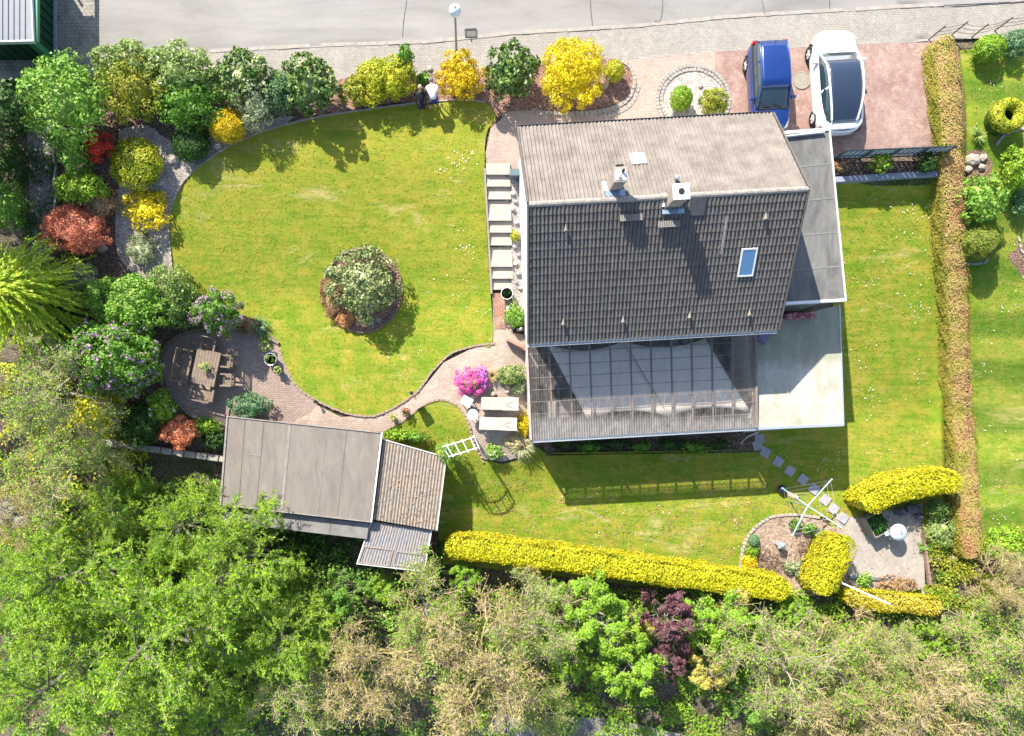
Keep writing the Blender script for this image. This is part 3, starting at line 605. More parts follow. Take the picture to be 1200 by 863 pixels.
# roof boards under the tiles, verge boards, soffit
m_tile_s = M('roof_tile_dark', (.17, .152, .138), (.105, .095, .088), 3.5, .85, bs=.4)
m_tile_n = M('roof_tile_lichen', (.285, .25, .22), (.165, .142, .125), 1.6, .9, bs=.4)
m_board = M('roof_board', (.10, .09, .085), None, 4, .8)
mb = MB()
for a, b_ in (((U0, VE + .02), (U1, VR)), ((U0, VR), (U1, VN - .02))):
    z0, z1 = roofz(a[1]), roofz(b_[1]); t = .05
    mb.add([(a[0], a[1], z0 - .13), (b_[0], a[1], z0 - .13), (b_[0], b_[1], z1 - .13), (a[0], b_[1], z1 - .13), (a[0], a[1], z0 - .03), (b_[0], a[1], z0 - .03), (b_[0], b_[1], z1 - .03), (a[0], b_[1], z1 - .03)],
           [(3, 2, 1, 0), (4, 5, 6, 7), (0, 1, 5, 4), (1, 2, 6, 5), (2, 3, 7, 6), (3, 0, 4, 7)])
mb.obj('roof_board', m_board, house)
def tile_mesh(wd, ln, name='roof_tile'):
    """double-roll concrete tile, y up the slope, lip at y=0"""
    k = 9; xs = [wd * i / (k - 1) for i in range(k)]; zs = [.004, .052, .046, .006, .0, .004, .052, .046, .006]
    xs = [0, .13, .27, .40, .5, .56, .68, .82, .95]; xs = [x * wd for x in xs] + [wd]; zs = [.0, .056, .056, .0, .0, .004, .056, .056, .0, .0]; k = 10
    th = .046; vs = [(x, -.015, z + th) for x, z in zip(xs, zs)] + [(x, ln, z + .004) for x, z in zip(xs, zs)] + [(x, -.015, z - .004) for x, z in zip(xs, zs)]
    fs = [(i, i + 1, k + i + 1, k + i) for i in range(k - 1)] + [(2 * k + i, 2 * k + i + 1, i + 1, i) for i in range(k - 1)]
    return vs, fs
def lay_tiles(side, rows, cols, mat, singles):
    v0, v1 = (VE, VR - .05) if side == 's' else (VN, VR + .05); z0, z1 = roofz(v0), roofz(v1)
    L = math.hypot(v1 - v0, z1 - z0); dl = L / rows; dw = (U1 - U0) / cols; a = math.atan2(z1 - z0, abs(v1 - v0)); sg = 1 if side == 's' else -1
    vs, fs = tile_mesh(dw, dl + .03); vs = np.array(vs)
    me = MB().add([tuple(v) for v in vs], fs).mesh('roof_tile'); me.materials.append(mat)
    root = house; n = 0; AV = []; AF = []; cnt = 0
    for r_ in range(rows - 1, -1, -1):
        for c_ in range(cols):
            y = v0 + sg * math.cos(a) * dl * r_; z = z0 + math.sin(a) * dl * r_ - .01
            jz = random.gauss(0, .003); ja = random.gauss(0, .006)
            if side == 's': o_ = Matrix.Translation((U0 + dw * c_, y, z + jz)) @ Matrix.Rotation(a + ja, 4, 'X')
            else: o_ = Matrix.Translation((U0 + dw * (c_ + 1), y, z + jz)) @ Matrix.Rotation(math.pi, 4, 'Z') @ Matrix.Rotation(a + ja, 4, 'X')
            if n < singles:
                o = bpy.data.objects.new('roof_tile', me); link(o, root); o.matrix_local = o_; n += 1
            else:
                Mx = np.array(o_); q = vs @ Mx[:3, :3].T + Mx[:3, 3]; AV.append(q); AF += [tuple(i + cnt for i in f) for f in fs]; cnt += len(vs)
    o = ob('roof_tiles', npmesh('roof_tiles', np.concatenate(AV), AF), mat, root); tag(o, kind='stuff')
lay_tiles('s', 17, 34, m_tile_s, 272); lay_tiles('n', 13, 34, m_tile_n, 0)
# ridge tiles with mortar
m_ridge = M('ridge_mortar', (.42, .38, .33), (.20, .18, .16), 9, .95)
me = None
for i in range(30):
    u = U0 + (U1 - U0) * i / 30
    if me is None:
        mm = MB(); k = 7; L = (U1 - U0) / 30 + .03; vs = []
        for x, q in ((0, 1.0), (L, .93)):
            for j in range(k): t = math.pi * j / (k - 1); vs.append((x, -.115 * q * math.cos(t), .10 * q * math.sin(t) - .05))
        mm.add(vs, [(j + 1, j, k + j, k + j + 1) for j in range(k - 1)] + [tuple(range(k)), tuple(range(2 * k - 1, k - 1, -1))]); me = mm.mesh('ridge_tile'); me.materials.append(m_ridge)
    o = bpy.data.objects.new('ridge_tile', me); link(o, house); o.location = (u, VR, ZR + .03 + random.gauss(0, .004))
# verges, gutters
for u in (U0 - .03, U1 + .03):
    MB().beam((u, VE, ZE + .0), (u, VR, ZR + .0), .06, .22).beam((u, VR, ZR + .0), (u, VN, ZN + .0), .06, .22).obj('verge_board', M('verge_slate', (.16, .14, .13), (.1, .09, .08), 5), house)
m_zinc = flat('zinc', (.55, .58, .58), .35, .7)
def gutter(name, p, q, r_, mat, parent):
    m = MB(); p, q = Vector(p), Vector(q); d = (q - p).normalized(); s = Vector((-d.y, d.x, 0)); k = 7; vs = []
    for e in (p, q):
        for j in range(k): t = math.pi + math.pi * j / (k - 1); vs.append(e + s * r_ * math.cos(t) + Vector((0, 0, r_ * math.sin(t))))
        for j in range(k - 1, -1, -1): t = math.pi + math.pi * j / (k - 1); vs.append(e + s * r_ * .82 * math.cos(t) + Vector((0, 0, r_ * .82 * math.sin(t))))
    n_ = 2 * k; m.add(vs, [(j, (j + 1) % n_, n_ + (j + 1) % n_, n_ + j) for j in range(n_)] + [tuple(range(n_ - 1, -1, -1)), tuple(range(n_, 2 * n_))]); return m.obj(name, mat, parent)
gutter('gutter', (U0 - .05, VE - .1, ZE - .02), (U1, VE - .1, ZE - .02), .075, m_zinc, house)
gutter('gutter', (U0 - .05, VN + .1, ZN - .05), (U1, VN + .1, ZN - .05), .07, flat('dark_gutter', (.09, .09, .1), .4), house)
# chimneys
m_chim = M('chimney_cladding', (.40, .34, .29), (.28, .24, .2), 6, .9); m_lead = flat('lead_flashing', (.28, .36, .46), .35, .5); m_black = flat('black', (.012, .012, .012), .7)
m_flash = flat('white_flashing', (.8, .8, .78), .4, .2)
def chimney(px, py, zt, du, dv, cap, extra):
    u, v, z = H(px, py, zt); zb = roofz(v) - .5; o = MB().box((u, v, (zb + zt) / 2), (du, dv, zt - zb)).obj('chimney', m_chim, house)
    MB().box((u, v, zt + .03), (du + .08, dv + .08, .06)).obj('chimney_cap', cap, o)
    vt = v - dv / 2; mm = MB(); vv = vt - .13; mm.box((u, vv + .02, roofz(vv) + .10), (du + .30, .26, .05), 0, 0, Matrix.Rotation(R(-10), 3, 'X')); mm.obj('flashing', m_lead, o)
    mm = MB(); a = (u - du / 2 - .1, v - dv * .45, roofz(v - dv * .45) + .09); b_ = (u - du / 2 - .1, v + dv * .5, roofz(v + dv * .5) + .09); mm.beam(a, b_, .16, .02); mm.obj('flashing', m_flash, o)
    return o, u, v
o, u, v = chimney(727, 205, 8.05, .42, .46, m_chim, 0)
MB().box((u, v - .03, 8.11), (.36, .36, .05)).obj('cowl_plate', flat('cowl_white', (.75, .78, .8), .35, .3), o)
MB().lathe((u + .07, v + .08, 8.13), [(.05, 0), (.055, .16), (.04, .17)], 12).obj('flue_pipe', m_black, o)
MB().lathe((u - .04, v - .1, 8.13), [(.07, 0), (.07, .05), (.05, .08)], 12).obj('flue_collar', m_zinc, o)
MB().box((u, v + .3, 8.0), (.26, .14, .12)).obj('vent_box', m_black, o)
o, u, v = chimney(798, 225, 7.95, .52, .5, m_flash, 0)
MB().lathe((u, v, 8.0), [(.11, 0), (.115, .03), (.10, .035)], 16).obj('flue_opening', m_black, o)
# small vent on the pale slope
u, v, z = H(793, 209, 6.9); o = MB().lathe((u, v, roofz(v)), [(.07, 0), (.07, .28), (.1, .3), (.08, .38), (0.01, .4)], 10).obj('vent_pipe', m_zinc, house)
# skylights / hatch
def on_roof(name, px, py, wd, ln, mat, th=.06, up=.07, glass=None, bottom=True):
    z = 5.5
    for _ in range(8): u, v, _z = H(px, py, z); z = roofz(v) + up
    sl_ = math.atan2(ZR - ZE, VR) if v < VR else -math.atan2(ZR - ZN, VN - VR); Rm = Matrix.Rotation(sl_, 3, 'X')
    fr = MB(); f = .055
    for (cx, cy, sx, sy) in ((0, ln / 2 - f / 2, wd, f), (0, -ln / 2 + f / 2, wd, f), (-wd / 2 + f / 2, 0, f, ln - 2 * f), (wd / 2 - f / 2, 0, f, ln - 2 * f)):
        p = Rm @ Vector((cx, cy, 0)); fr.box((u + p.x, v + p.y, z + p.z + .03), (sx, sy, th), 0, 0, Rm)
    if not glass: fr = MB().box((u, v, z + .02), (wd, ln, th), 0, 0, Rm)
    o = fr.obj(name, mat, house)
    if glass: p = Rm @ Vector((0, 0, .02)); MB().box((u + p.x, v + p.y, z + p.z + .01), (wd - 2 * f, ln - 2 * f, .02), 0, 0, Rm).obj('pane', glass, o)
    return o
m_glass_b = flat('skylight_glass', (.20, .36, .50), .06, .6, .8)
m_glass_g = flat('skylight_glass_pale', (.34, .44, .40), .15, .3, .6)
on_roof('skylight', 747.5, 186.5, .56, .62, m_flash, glass=m_glass_g)
o = on_roof('skylight', 875.5, 308, .62, 1.15, m_flash, glass=m_glass_b)
on_roof('roof_hatch', 817, 242, .58, .68, M('hatch_grey', (.10, .10, .11), None, 5), up=.09)
for px, py in ((739.5, 252), (784, 259.5)):
    z = 6; 
    for _ in range(6): u, v, _z = H(px, py, z); z = roofz(v) + .16
    o = MB().box((u, v, z), (.85, .03, .04)).box((u, v - .20, z), (.85, .03, .04)).obj('roof_step', M('step_grey', (.26, .23, .21), None, 7), house)
    for k in range(10): MB().box((u - .38 + k * .084, v - .10, z), (.06, .17, .03)).obj('grate_bar', MC['step_grey'], o)
# snow hooks: small light triangles
for px, py in ((663, 267), (660, 377), (730, 374), (808, 369), (878, 366), (897, 253)):
    z = 5
    for _ in range(6): u, v, _z = H(px, py, z); z = roofz(v) + .09
    MB().add([(u - .09, v - .14, z), (u + .09, v - .14, z), (u, v + .14, z + .09), (u, v - .14, z + .12)], [(0, 1, 3), (1, 2, 3), (2, 0, 3), (2, 1, 0)]).obj('vent_tile', M('vent_clay', (.34, .30, .26), None, 5), house)
on_roof('lichen_patch', 848, 276, .10, 1.5, M('lichen', (.42, .41, .36), (.16, .15, .14), 9), th=.01, up=.055)
# windows and doors of the house walls
m_wg = flat('window_glass', (.05, .07, .09), .05, 0, .9)
def wall_window(c, sx, sy, sz):
    """window set in a wall; sx or sy thin"""
    fr = MB(); d = .06
    if sx < sy: 
        for y_, z_, a, b_ in ((0, sz / 2, sy, d), (0, -sz / 2, sy, d), (-sy / 2, 0, d, sz - d), (sy / 2, 0, d, sz - d), (0, 0, d, sz - d)): fr.box((c[0], c[1] + y_, c[2] + z_), (sx, a, b_))
        g_ = MB().box(c, (sx * .5, sy - d, sz - d))
    else:
        for x_, z_, a, b_ in ((0, sz / 2, sx, d), (0, -sz / 2, sx, d), (-sx / 2, 0, d, sz - d), (sx / 2, 0, d, sz - d), (0, 0, d, sz - d)): fr.box((c[0] + x_, c[1], c[2] + z_), (a, sy, b_))
        g_ = MB().box(c, (sx - d, sy * .5, sz - d))
    f = fr.obj('window', m_wmetal, house); g_.obj('pane', m_wg, f)
for c_ in ((2.2, .40, 2.5), (5.0, .40, 2.5), (8.0, .40, 2.5)): wall_window(c_, 1.6, .1, 1.3)
for c_ in ((2.2, .40, -.6), (6.0, .40, -.8)): wall_window(c_, 2.2, .1, 1.9)
for c_ in ((2.5, 8.32, 2.8), (7.6, 8.32, 2.8)): wall_window(c_, 1.2, .1, 1.1)

# garage with flat roof
GP = [Wp(900, 157, 3.5), Wp(972, 151.5, 3.5), Wp(991, 352, 3.5), Wp(900, 357, 3.5)]
gz = empty('garage', (GP[0].x, GP[0].y, 1.6), 0, 'white garage with a grey felt flat roof along the right side of the house', 'garage')
def L_(o, p, z=None): return (p.x - o.location.x, p.y - o.location.y)
gp = [L_(gz, p) for p in GP]; cx, cy = sum(p[0] for p in gp) / 4, sum(p[1] for p in gp) / 4
def inset(poly, f):
    a, b_ = sum(p[0] for p in poly) / len(poly), sum(p[1] for p in poly) / len(poly); out = []
    for p in poly: d = math.hypot(p[0] - a, p[1] - b_); out.append((a + (p[0] - a) * (d - f) / d, b_ + (p[1] - b_) * (d - f) / d))
    return out
MB().prism(inset(gp, .22), -3.6, 1.72).obj('wall', m_wall, gz)
m_felt, n, b = newmat('roofing_felt')
v = coord(n, 'Object', R(-3)); t = n.nodes.new('ShaderNodeTexBrick'); t.inputs['Scale'].default_value = 1; t.inputs['Brick Width'].default_value = 5; t.inputs['Row Height'].default_value = 1.0; t.inputs['Mortar Size'].default_value = .02; t.inputs['Mortar Smooth'].default_value = .6
t.inputs['Color1'].default_value = (.165, .162, .155, 1); t.inputs['Color2'].default_value = (.145, .142, .136, 1); t.inputs['Mortar'].default_value = (.15, .145, .14, 1); n.links.new(v, t.inputs[0])
c = mix(n, .85, t.outputs['Color'], ramp(n, [(.3, (.42, .42, .43)), (.5, (.85, .84, .82)), (.68, (1.2, 1.18, 1.12))], noise(n, .8, 8, .7, coord(n, 'Object', R(-4), (2.2, .8, 1)), .8)), 'MULTIPLY'); n.links.new(c, b.inputs['Base Color']); b.inputs['Roughness'].default_value = .9
bump(n, b, noise(n, 30, 3, .7), .3, .01)
MB().prism(inset(gp, .05), 1.73, 1.88).obj('flat_roof', m_felt, gz)
def trim(poly, z0, z1, t, mat, parent, name='roof_trim', sides=None):
    n_ = len(poly); m = MB(); q = inset(poly, t)
    for i in sides or range(n_):
        j = (i + 1) % n_; m.add([(*poly[i], z0), (*poly[j], z0), (*q[j], z0), (*q[i], z0), (*poly[i], z1), (*poly[j], z1), (*q[j], z1), (*q[i], z1)], [(0, 1, 2, 3), (7, 6, 5, 4), (0, 4, 5, 1), (1, 5, 6, 2), (2, 6, 7, 3), (3, 7, 4, 0)])
    return m.obj(name, mat, parent)
trim(inset(gp, -.05), 1.70, 1.95, .12, m_flash, gz)
gd = MB(); u0, u1 = inset(gp, .2)[0], inset(gp, .2)[1]
o = MB().beam((u0[0] + .5, u0[1] + .03, 1.1), (u1[0] - .2, u1[1] + .03, 1.1), .06, 1.9).obj('garage_door', flat('door_grey', (.5, .5, .52), .5), gz)
for px, mt_ in ((0, m_felt),):
    for k in range(1, 5):
        t = k / 5; a = Vector((*gp[0], 1.885)).lerp(Vector((*gp[3], 1.885)), t + .01); b_ = Vector((*gp[1], 1.885)).lerp(Vector((*gp[2], 1.885)), t)
        MB().beam(a.lerp(b_, .02), a.lerp(b_, .97), .07, .012).obj('felt_seam', M('felt_seam', (.22, .215, .21), (.15, .15, .15), 3), gz)

# terrace (flat roofed block) and verandah
TP = [Wp(872, 388, 1.5), Wp(985, 352, 1.5), Wp(988.5, 498, 1.5), Wp(886, 503, 1.5)]; TP[1] = Wp(982, 361, 1.5); TP[0] = Vector((HW(9.0, .5)[0], HW(9.0, .5)[1], 1.5))
TP[3] = Wp(885, 502.5, 1.5); TP[0] = TP[3] + Vector((-sA, cA, 0)) * 4.6 + Vector((-.02, 0, 0)); TP[1] = Vector((TP[2].x - (TP[2].y * 0 + .18), GP[2].y + .12, 1.5))
te = empty('terrace', (TP[3].x, TP[3].y, 0), 0, 'raised concrete terrace block in the corner between house and garage', 'terrace')
tp = [L_(te, p) for p in TP]
MB().prism(inset(tp, .12), -2.2, 1.38).obj('wall', m_wall, te)
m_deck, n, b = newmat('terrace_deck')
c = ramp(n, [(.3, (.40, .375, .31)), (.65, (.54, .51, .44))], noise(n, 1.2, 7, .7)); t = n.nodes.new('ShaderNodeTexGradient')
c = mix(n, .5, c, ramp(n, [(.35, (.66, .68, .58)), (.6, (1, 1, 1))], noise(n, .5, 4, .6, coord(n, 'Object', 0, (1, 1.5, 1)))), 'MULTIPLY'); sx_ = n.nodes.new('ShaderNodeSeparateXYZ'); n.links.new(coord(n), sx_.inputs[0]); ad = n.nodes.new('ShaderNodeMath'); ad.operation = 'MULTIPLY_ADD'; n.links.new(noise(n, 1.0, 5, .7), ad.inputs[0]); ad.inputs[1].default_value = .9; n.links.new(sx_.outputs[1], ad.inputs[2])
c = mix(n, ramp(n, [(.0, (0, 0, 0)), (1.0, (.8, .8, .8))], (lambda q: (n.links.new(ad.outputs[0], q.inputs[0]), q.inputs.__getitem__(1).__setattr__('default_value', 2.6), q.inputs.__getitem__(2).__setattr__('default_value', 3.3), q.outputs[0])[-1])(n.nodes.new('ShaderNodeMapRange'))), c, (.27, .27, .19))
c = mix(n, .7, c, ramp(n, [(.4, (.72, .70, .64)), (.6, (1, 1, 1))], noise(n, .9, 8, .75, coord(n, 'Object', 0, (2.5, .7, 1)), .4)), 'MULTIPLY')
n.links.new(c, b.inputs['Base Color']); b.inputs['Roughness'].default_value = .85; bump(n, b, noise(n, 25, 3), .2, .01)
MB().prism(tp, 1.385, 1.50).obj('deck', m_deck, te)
tg = MB(); tg.beam((*tp[3], 1.5), (*tp[2], 1.5), .12, .1); tg.beam((tp[2][0], tp[2][1], 1.5), (tp[1][0], tp[1][1], 1.5), .06, .05); tg.obj('edge_trim', flat('edge_metal', (.5, .53, .56), .4, .5), te)
o = MB().beam((TP[3].x + .2 - te.location.x, -.55 - te.location.y, -.2), (TP[3].x + 1.3 - te.location.x, -.4 - te.location.y, 1.2), .09, .09).obj('downpipe', flat('pipe_grey', (.5, .5, .5), .5), te)
# things on the terrace
m = MB(); c = Wp(895, 393, 1.56); o = MB().box((0, 0, .04), (.75, .55, .06), R(60)).box((0, .0, .12), (.62, .42, .1), R(60)).obj('floor_cushion', flat('cushion_violet', (.20, .17, .26), .9), bevel=.03, loc=(c.x, c.y, 1.5)); tag(o, 'violet grey cushion lying on the shaded terrace below the eave', 'cushion')
def planter_row(px, py, n_, col, name, label):
    c = Wp(px, py, 1.6); r = empty(name, (c.x, c.y, 1.51), R(3), label, 'planter'); MB().box((0, 0, .12), (n_ * .5, .26, .22)).obj('trough', flat('trough_red', (.36, .12, .13), .7), r, bevel=.02)
    g_ = np.random.default_rng(int(px)); P = np.column_stack([g_.uniform(-n_ * .24, n_ * .24, 160), g_.uniform(-.14, .14, 160), g_.uniform(.2, .4, 160)]); ob('blossom', quads_mesh('blossom', leaves(P, np.tile([0, 0, 1.], (160, 1)), .1, .8)), col, r)
planter_row(937, 371, 2.6, LM('magenta_pale', [(.42, .12, .16), (.30, .08, .14), (.60, .50, .60)]), 'flower_trough', 'long red flower trough on the terrace below the garage wall')

# verandah
VZ0, VZ1 = 1.62, 2.15; V0, V1 = -4.10, .36
ver = empty('verandah', (HO.x, HO.y, 0), HA, 'open verandah with a see-through corrugated roof on the garden side of the house', 'verandah')
m_poly, n, b = newmat('corrugated_polycarbonate')
b.inputs['Base Color'].default_value = (.42, .42, .42, 1); b.inputs['Roughness'].default_value = .35
f = noise(n, 2.2, 7, .75, coord(n, 'Object', 0, (1.5, .7, 1)), .5); col = ramp(n, [(.3, (.13, .122, .112)), (.7, (.33, .30, .265))], f); n.links.new(col, b.inputs['Base Color'])
tr = n.nodes.new('ShaderNodeBsdfTransparent'); tr.inputs[0].default_value = (.99, .97, .94, 1); mx = n.nodes.new('ShaderNodeMixShader')
sp = n.nodes.new('ShaderNodeSeparateXYZ'); n.links.new(coord(n), sp.inputs[0]); mr = n.nodes.new('ShaderNodeMapRange'); n.links.new(sp.outputs[1], mr.inputs[0]); mr.inputs[1].default_value = -.15; mr.inputs[2].default_value = .3; mr.inputs[3].default_value = .2; mr.inputs[4].default_value = 1.0
mu = n.nodes.new('ShaderNodeMath'); mu.operation = 'MULTIPLY'; n.links.new(ramp(n, [(.35, (.84,) * 3), (.75, (.52,) * 3)], f), mu.inputs[0]); n.links.new(mr.outputs[0], mu.inputs[1]); n.links.new(mu.outputs[0], mx.inputs[0]); n.links.new(b.outputs[0], mx.inputs[1]); n.links.new(tr.outputs[0], mx.inputs[2]); n.links.new(mx.outputs[0], n.nodes['Material Output'].inputs[0])
def corrugated(name, quad, pitch, amp, mat, parent, seg=4, along=6, thick=0):
    """sheet between four 3D corners (a-b across the corrugation, a-d along it)"""
    a, b_, c_, d = (Vector(q) for q in quad); W_ = ((b_ - a).length + (c_ - d).length) / 2; nW = max(2, int(W_ / pitch * seg)); V = []
    nrm = (b_ - a).cross(d - a).normalized(); nrm = nrm if nrm.z > 0 else -nrm
    for j in range(along + 1):
        t = j / along; l, r = a.lerp(d, t), b_.lerp(c_, t)
        for i in range(nW + 1): V.append(l.lerp(r, i / nW) + nrm * amp * math.sin(2 * math.pi * i / seg))
    nn = nW + 1; Fq = [(j * nn + i, j * nn + i + 1, (j + 1) * nn + i + 1, (j + 1) * nn + i) for j in range(along) for i in range(nW)]
    return ob(name, npmesh(name, [tuple(v) for v in V], Fq), mat, parent, smooth=False)
UV0, UV1 = .0, 10.10
for k in range(5):
    a0, a1 = UV0 + (UV1 - UV0) * k / 5, UV0 + (UV1 - UV0) * (k + 1) / 5
    corrugated('roof_panel', [(a0, V0, VZ0 + .004 * (k % 2)), (a1 + .02, V0, VZ0 + .004 * (k % 2)), (a1 + .02, V1, VZ1 + .004 * (k % 2)), (a0, V1, VZ1 + .004 * (k % 2))], .11, .018, m_poly, ver, 4, 2)
m_wood = M('rafter_wood', (.30, .23, .20), (.20, .15, .13), 6, .8)
def vz(v): return VZ0 + (VZ1 - VZ0) * (v - V0) / (V1 - V0)
for k in range(12):
    u = UV0 + .08 + (UV1 - UV0 - .16) * k / 11; MB().beam((u, V0 + .02, vz(V0) - .13), (u, V1 - .02, vz(V1) - .13), .07, .07).obj('rafter', m_wood, ver)
for k in range(9):
    v = V0 + .08 + k * .535; MB().beam((UV0 + .03, v, vz(v) - .035), (UV1 - .03, v, vz(v) - .035), .028, .02).obj('purlin', m_wood, ver)
MB().beam((UV0, V0 + .05, VZ0 - .14), (UV1, V0 + .05, VZ0 - .14), .07, .09).obj('beam', m_wood, ver)
for u in (.1, 3.4, 6.7, 10.0): MB().box((u, V0 + .08, -.4), (.09, .09, 3.4)).obj('post', m_wood, ver)
gutter('gutter', (UV0, V0 - .07, VZ0 - .04), (UV1, V0 - .07, VZ0 - .04), .07, m_zinc, ver)
MB().beam((UV0 - .02, V0, VZ0 + .0), (UV0 - .02, V1, VZ1 + .0), .1, .12).obj('edge_trim', M('trim_pink', (.55, .44, .38), None, 6), ver)
MB().beam((UV1 + .02, V0, VZ0 - .02), (UV1 + .02, V1 - .3, VZ1 - .07), .08, .14).obj('edge_trim', m_wood, ver)
for k in range(14): MB().box((UV0 + .36 + k * .72, V0 + .16, -.47), (.70, .04, 2.95)).obj('added_shade_board', M('shade_board_wood', (.24, .17, .12), None, 6), ver)  # unseen boards added behind the gutter to deepen the verandah's shadow on the lawn
MB().box((.16, -1.9, -.4), (.12, 3.6, 1.6)).obj('side_wall', m_white, ver)
# sun sail under the roof
m_sail, n, b = newmat('sail_cloth'); b.inputs['Base Color'].default_value = (.85, .80, .74, 1); b.inputs['Roughness'].default_value = .9
bump(n, b, noise(n, 8, 4), .3, .02)
def sail(pts_top, pts_bot, dz, label):
    """cloth stretched between upper and lower corner points, edges hollow"""
    r = empty('sun_sail', (HO.x, HO.y, 0), HA, label, 'sun sail', 'white sun sails slung under the verandah roof')
    A, B_ = pts_top; D, E_ = pts_bot; n1, n2 = 14, 10; V = []
    for j in range(n2 + 1):
        t = j / n2
        for i in range(n1 + 1):
            s = i / n1; p = Vector(A).lerp(Vector(B_), s).lerp(Vector(D).lerp(Vector(E_), s), t)
            sag = 4 * s * (1 - s); p.y += (-.34 * sag * (1 - t) ** 2 + .34 * sag * t ** 2); p.x += .02 * 4 * t * (1 - t) * ((1 - s) ** 3 - s ** 3) ; p.z -= .12 * sag * 4 * t * (1 - t)
            V.append(tuple(p))
    nn = n1 + 1; o = ob('cloth', npmesh('cloth', V, [(j * nn + i, j * nn + i + 1, (j + 1) * nn + i + 1, (j + 1) * nn + i) for j in range(n2) for i in range(n1)]), m_sail, r, smooth=True)
    o.modifiers.new('thickness', 'SOLIDIFY').thickness = .01
    mm = MB(); mm.beam(A, D, .035, .012); mm.beam(B_, E_, .035, .012); mm.obj('seam', flat('sail_seam', (.22, .2, .2), .8), r); return r
def sz(px, py): u, v, _ = H(px, py, 1.3); return (u, v, vz(v) - .42)
T0, T1, T2 = sz(640, 405), sz(729, 401), sz(823, 398); B0, B1, B2 = sz(689, 492), sz(784, 489), sz(880, 484)
sail((T0, T1), (B0, B1), 0, 'left white sun sail seen through the verandah roof'); sail((T1, T2), (B1, B2), 0, 'right white sun sail seen through the verandah roof')
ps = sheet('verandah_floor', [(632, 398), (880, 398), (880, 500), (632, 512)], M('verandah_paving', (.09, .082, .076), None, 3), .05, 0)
# furniture glimpsed below
o = MB(); c = Wp(655, 480, -1); r = empty('verandah_table', (c.x, c.y, T(c.x, c.y) + .05), HA, 'table standing under the left end of the verandah roof', 'table')
MB().box((0, 0, .72), (1.1, .8, .05)).obj('tabletop', M('table_grey', (.3, .29, .27), None, 5), r)
for a in (-.45, .45):
    for b_ in (-.32, .32): MB().box((a, b_, .35), (.05, .05, .7)).obj('leg', m_wmetal, r)

# ================================================================== STAIRS
zt = 1.62; SY = [193, 204, 218, 233, 258, 272, 287, 312, 326, 339]; st = None
def stx(y): return (570 + (y - 205) * .05, 598 + (y - 205) * .025)
p0 = G(584, 345); st = empty('garden_stairs', (p0.x, p0.y, 0), 0, 'pale concrete garden stairs running down beside the white house wall', 'stairs')
m_step = M('step_stone', (.50, .43, .36), (.38, .32, .27), 3, .9)
for i in range(9):
    z = zt - i * .18; zn = z + .18 if i else z; x0, x1 = stx(SY[i]); a = Wp(x0, SY[i] if i == 0 else SY[i] - .5, z); b_ = Wp(x1, SY[i] if i == 0 else SY[i] - .5, z); x0, x1 = stx(SY[i + 1]); c_ = Wp(x1, SY[i + 1], z); d = Wp(x0, SY[i + 1], z)
    q = [(p.x - p0.x, p.y - p0.y) for p in (d, c_, b_, a)]; q[2] = (q[2][0], q[2][1] + .06); q[3] = (q[3][0], q[3][1] + .06)
    s_ = MB().prism(q, z - .5, z - .055).obj('riser', M('riser_stone', (.30, .25, .2), (.2, .17, .14), 4), st); MB().prism([(q[0][0], q[0][1] - .03), (q[1][0], q[1][1] - .03), (q[2][0], q[2][1] - .001), (q[3][0], q[3][1] - .001)], z - .055, z).obj('step', m_step, st, bevel=.008)
mm = MB()
for i in range(12):
    y0, y1 = 198 + i * 12.2, 198 + (i + 1) * 12.2; za = max(.05, zt - (y0 - 200) / 140 * 1.55) + .02; P = G(568.2 + (y0 - 205) * .055, y0); Q = G(568.2 + (y1 - 205) * .055, y1); mm.beam(P - p0 + Vector((0, 0, p0.z + .02)), Q - p0 + Vector((0, 0, p0.z + .02)), .08, .34)
mm.obj('side_kerb', m_kerb, st)
# stone strip between the stairs and the wall, retaining block at its head
sheet('pebble_strip', [(598, 200), (609, 200), (614, 300), (620, 380), (600, 380), (599, 300)], m_pebble, .08, 0)
c = G(602, 207); 
o = MB().box((0, 0, .0), (.42, .3, .5)).obj('planter_box', flat('slate_blue', (.10, .14, .17), .5), loc=(c.x, c.y, c.z + .3), bevel=.02); tag(o, 'dark slate box standing at the head of the stairs by the wall', 'planter')
#@@PART3@@
# ================================================================== SHEDS
def roofed_shed(name, corners, z, label, wall_mat, zslope=(0, 0, 0, 0), wh=1.8):
    P = [Wp(px, py, z + dz) for (px, py), dz in zip(corners, zslope)]; r = empty(name, (P[0].x, P[0].y, 0), 0, label, 'shed')
    q = [(p.x - P[0].x, p.y - P[0].y) for p in P]; MB().prism(inset(q, .25), -3.0, [p.z - .12 for p in P]).obj('wall', wall_mat, r); return r, q, P
m_dwood = M('dark_shed_wood', (.12, .09, .06), None, 5)
r, q, P = roofed_shed('garden_shed', [(266, 488), (446, 507), (433.5, 612), (258, 592)], .62, 'large shed with a grey brown felt roof below the curving path', m_dwood)
m_felt2, n, b = newmat('old_felt')
c = mix(n, .9, (.215, .19, .162), ramp(n, [(.28, (.62, .60, .6)), (.7, (1.08, 1.05, 1.03))], noise(n, 1.1, 9, .7, coord(n, 'Object', R(6), (2.2, .6, 1)), .5)), 'MULTIPLY'); n.links.new(c, b.inputs['Base Color']); b.inputs['Roughness'].default_value = .92; bump(n, b, noise(n, 22, 4, .7), .3, .01)
MB().prism(q, .50, .62).obj('roof', m_felt2, r)
trim(inset(q, -.02), .52, .67, .09, M('shed_trim', (.34, .31, .28), (.2, .18, .16), 5), r, 'roof_trim', [0, 2, 3])
A, B_, C_, D_ = (Vector((*a, .628)) for a in q)
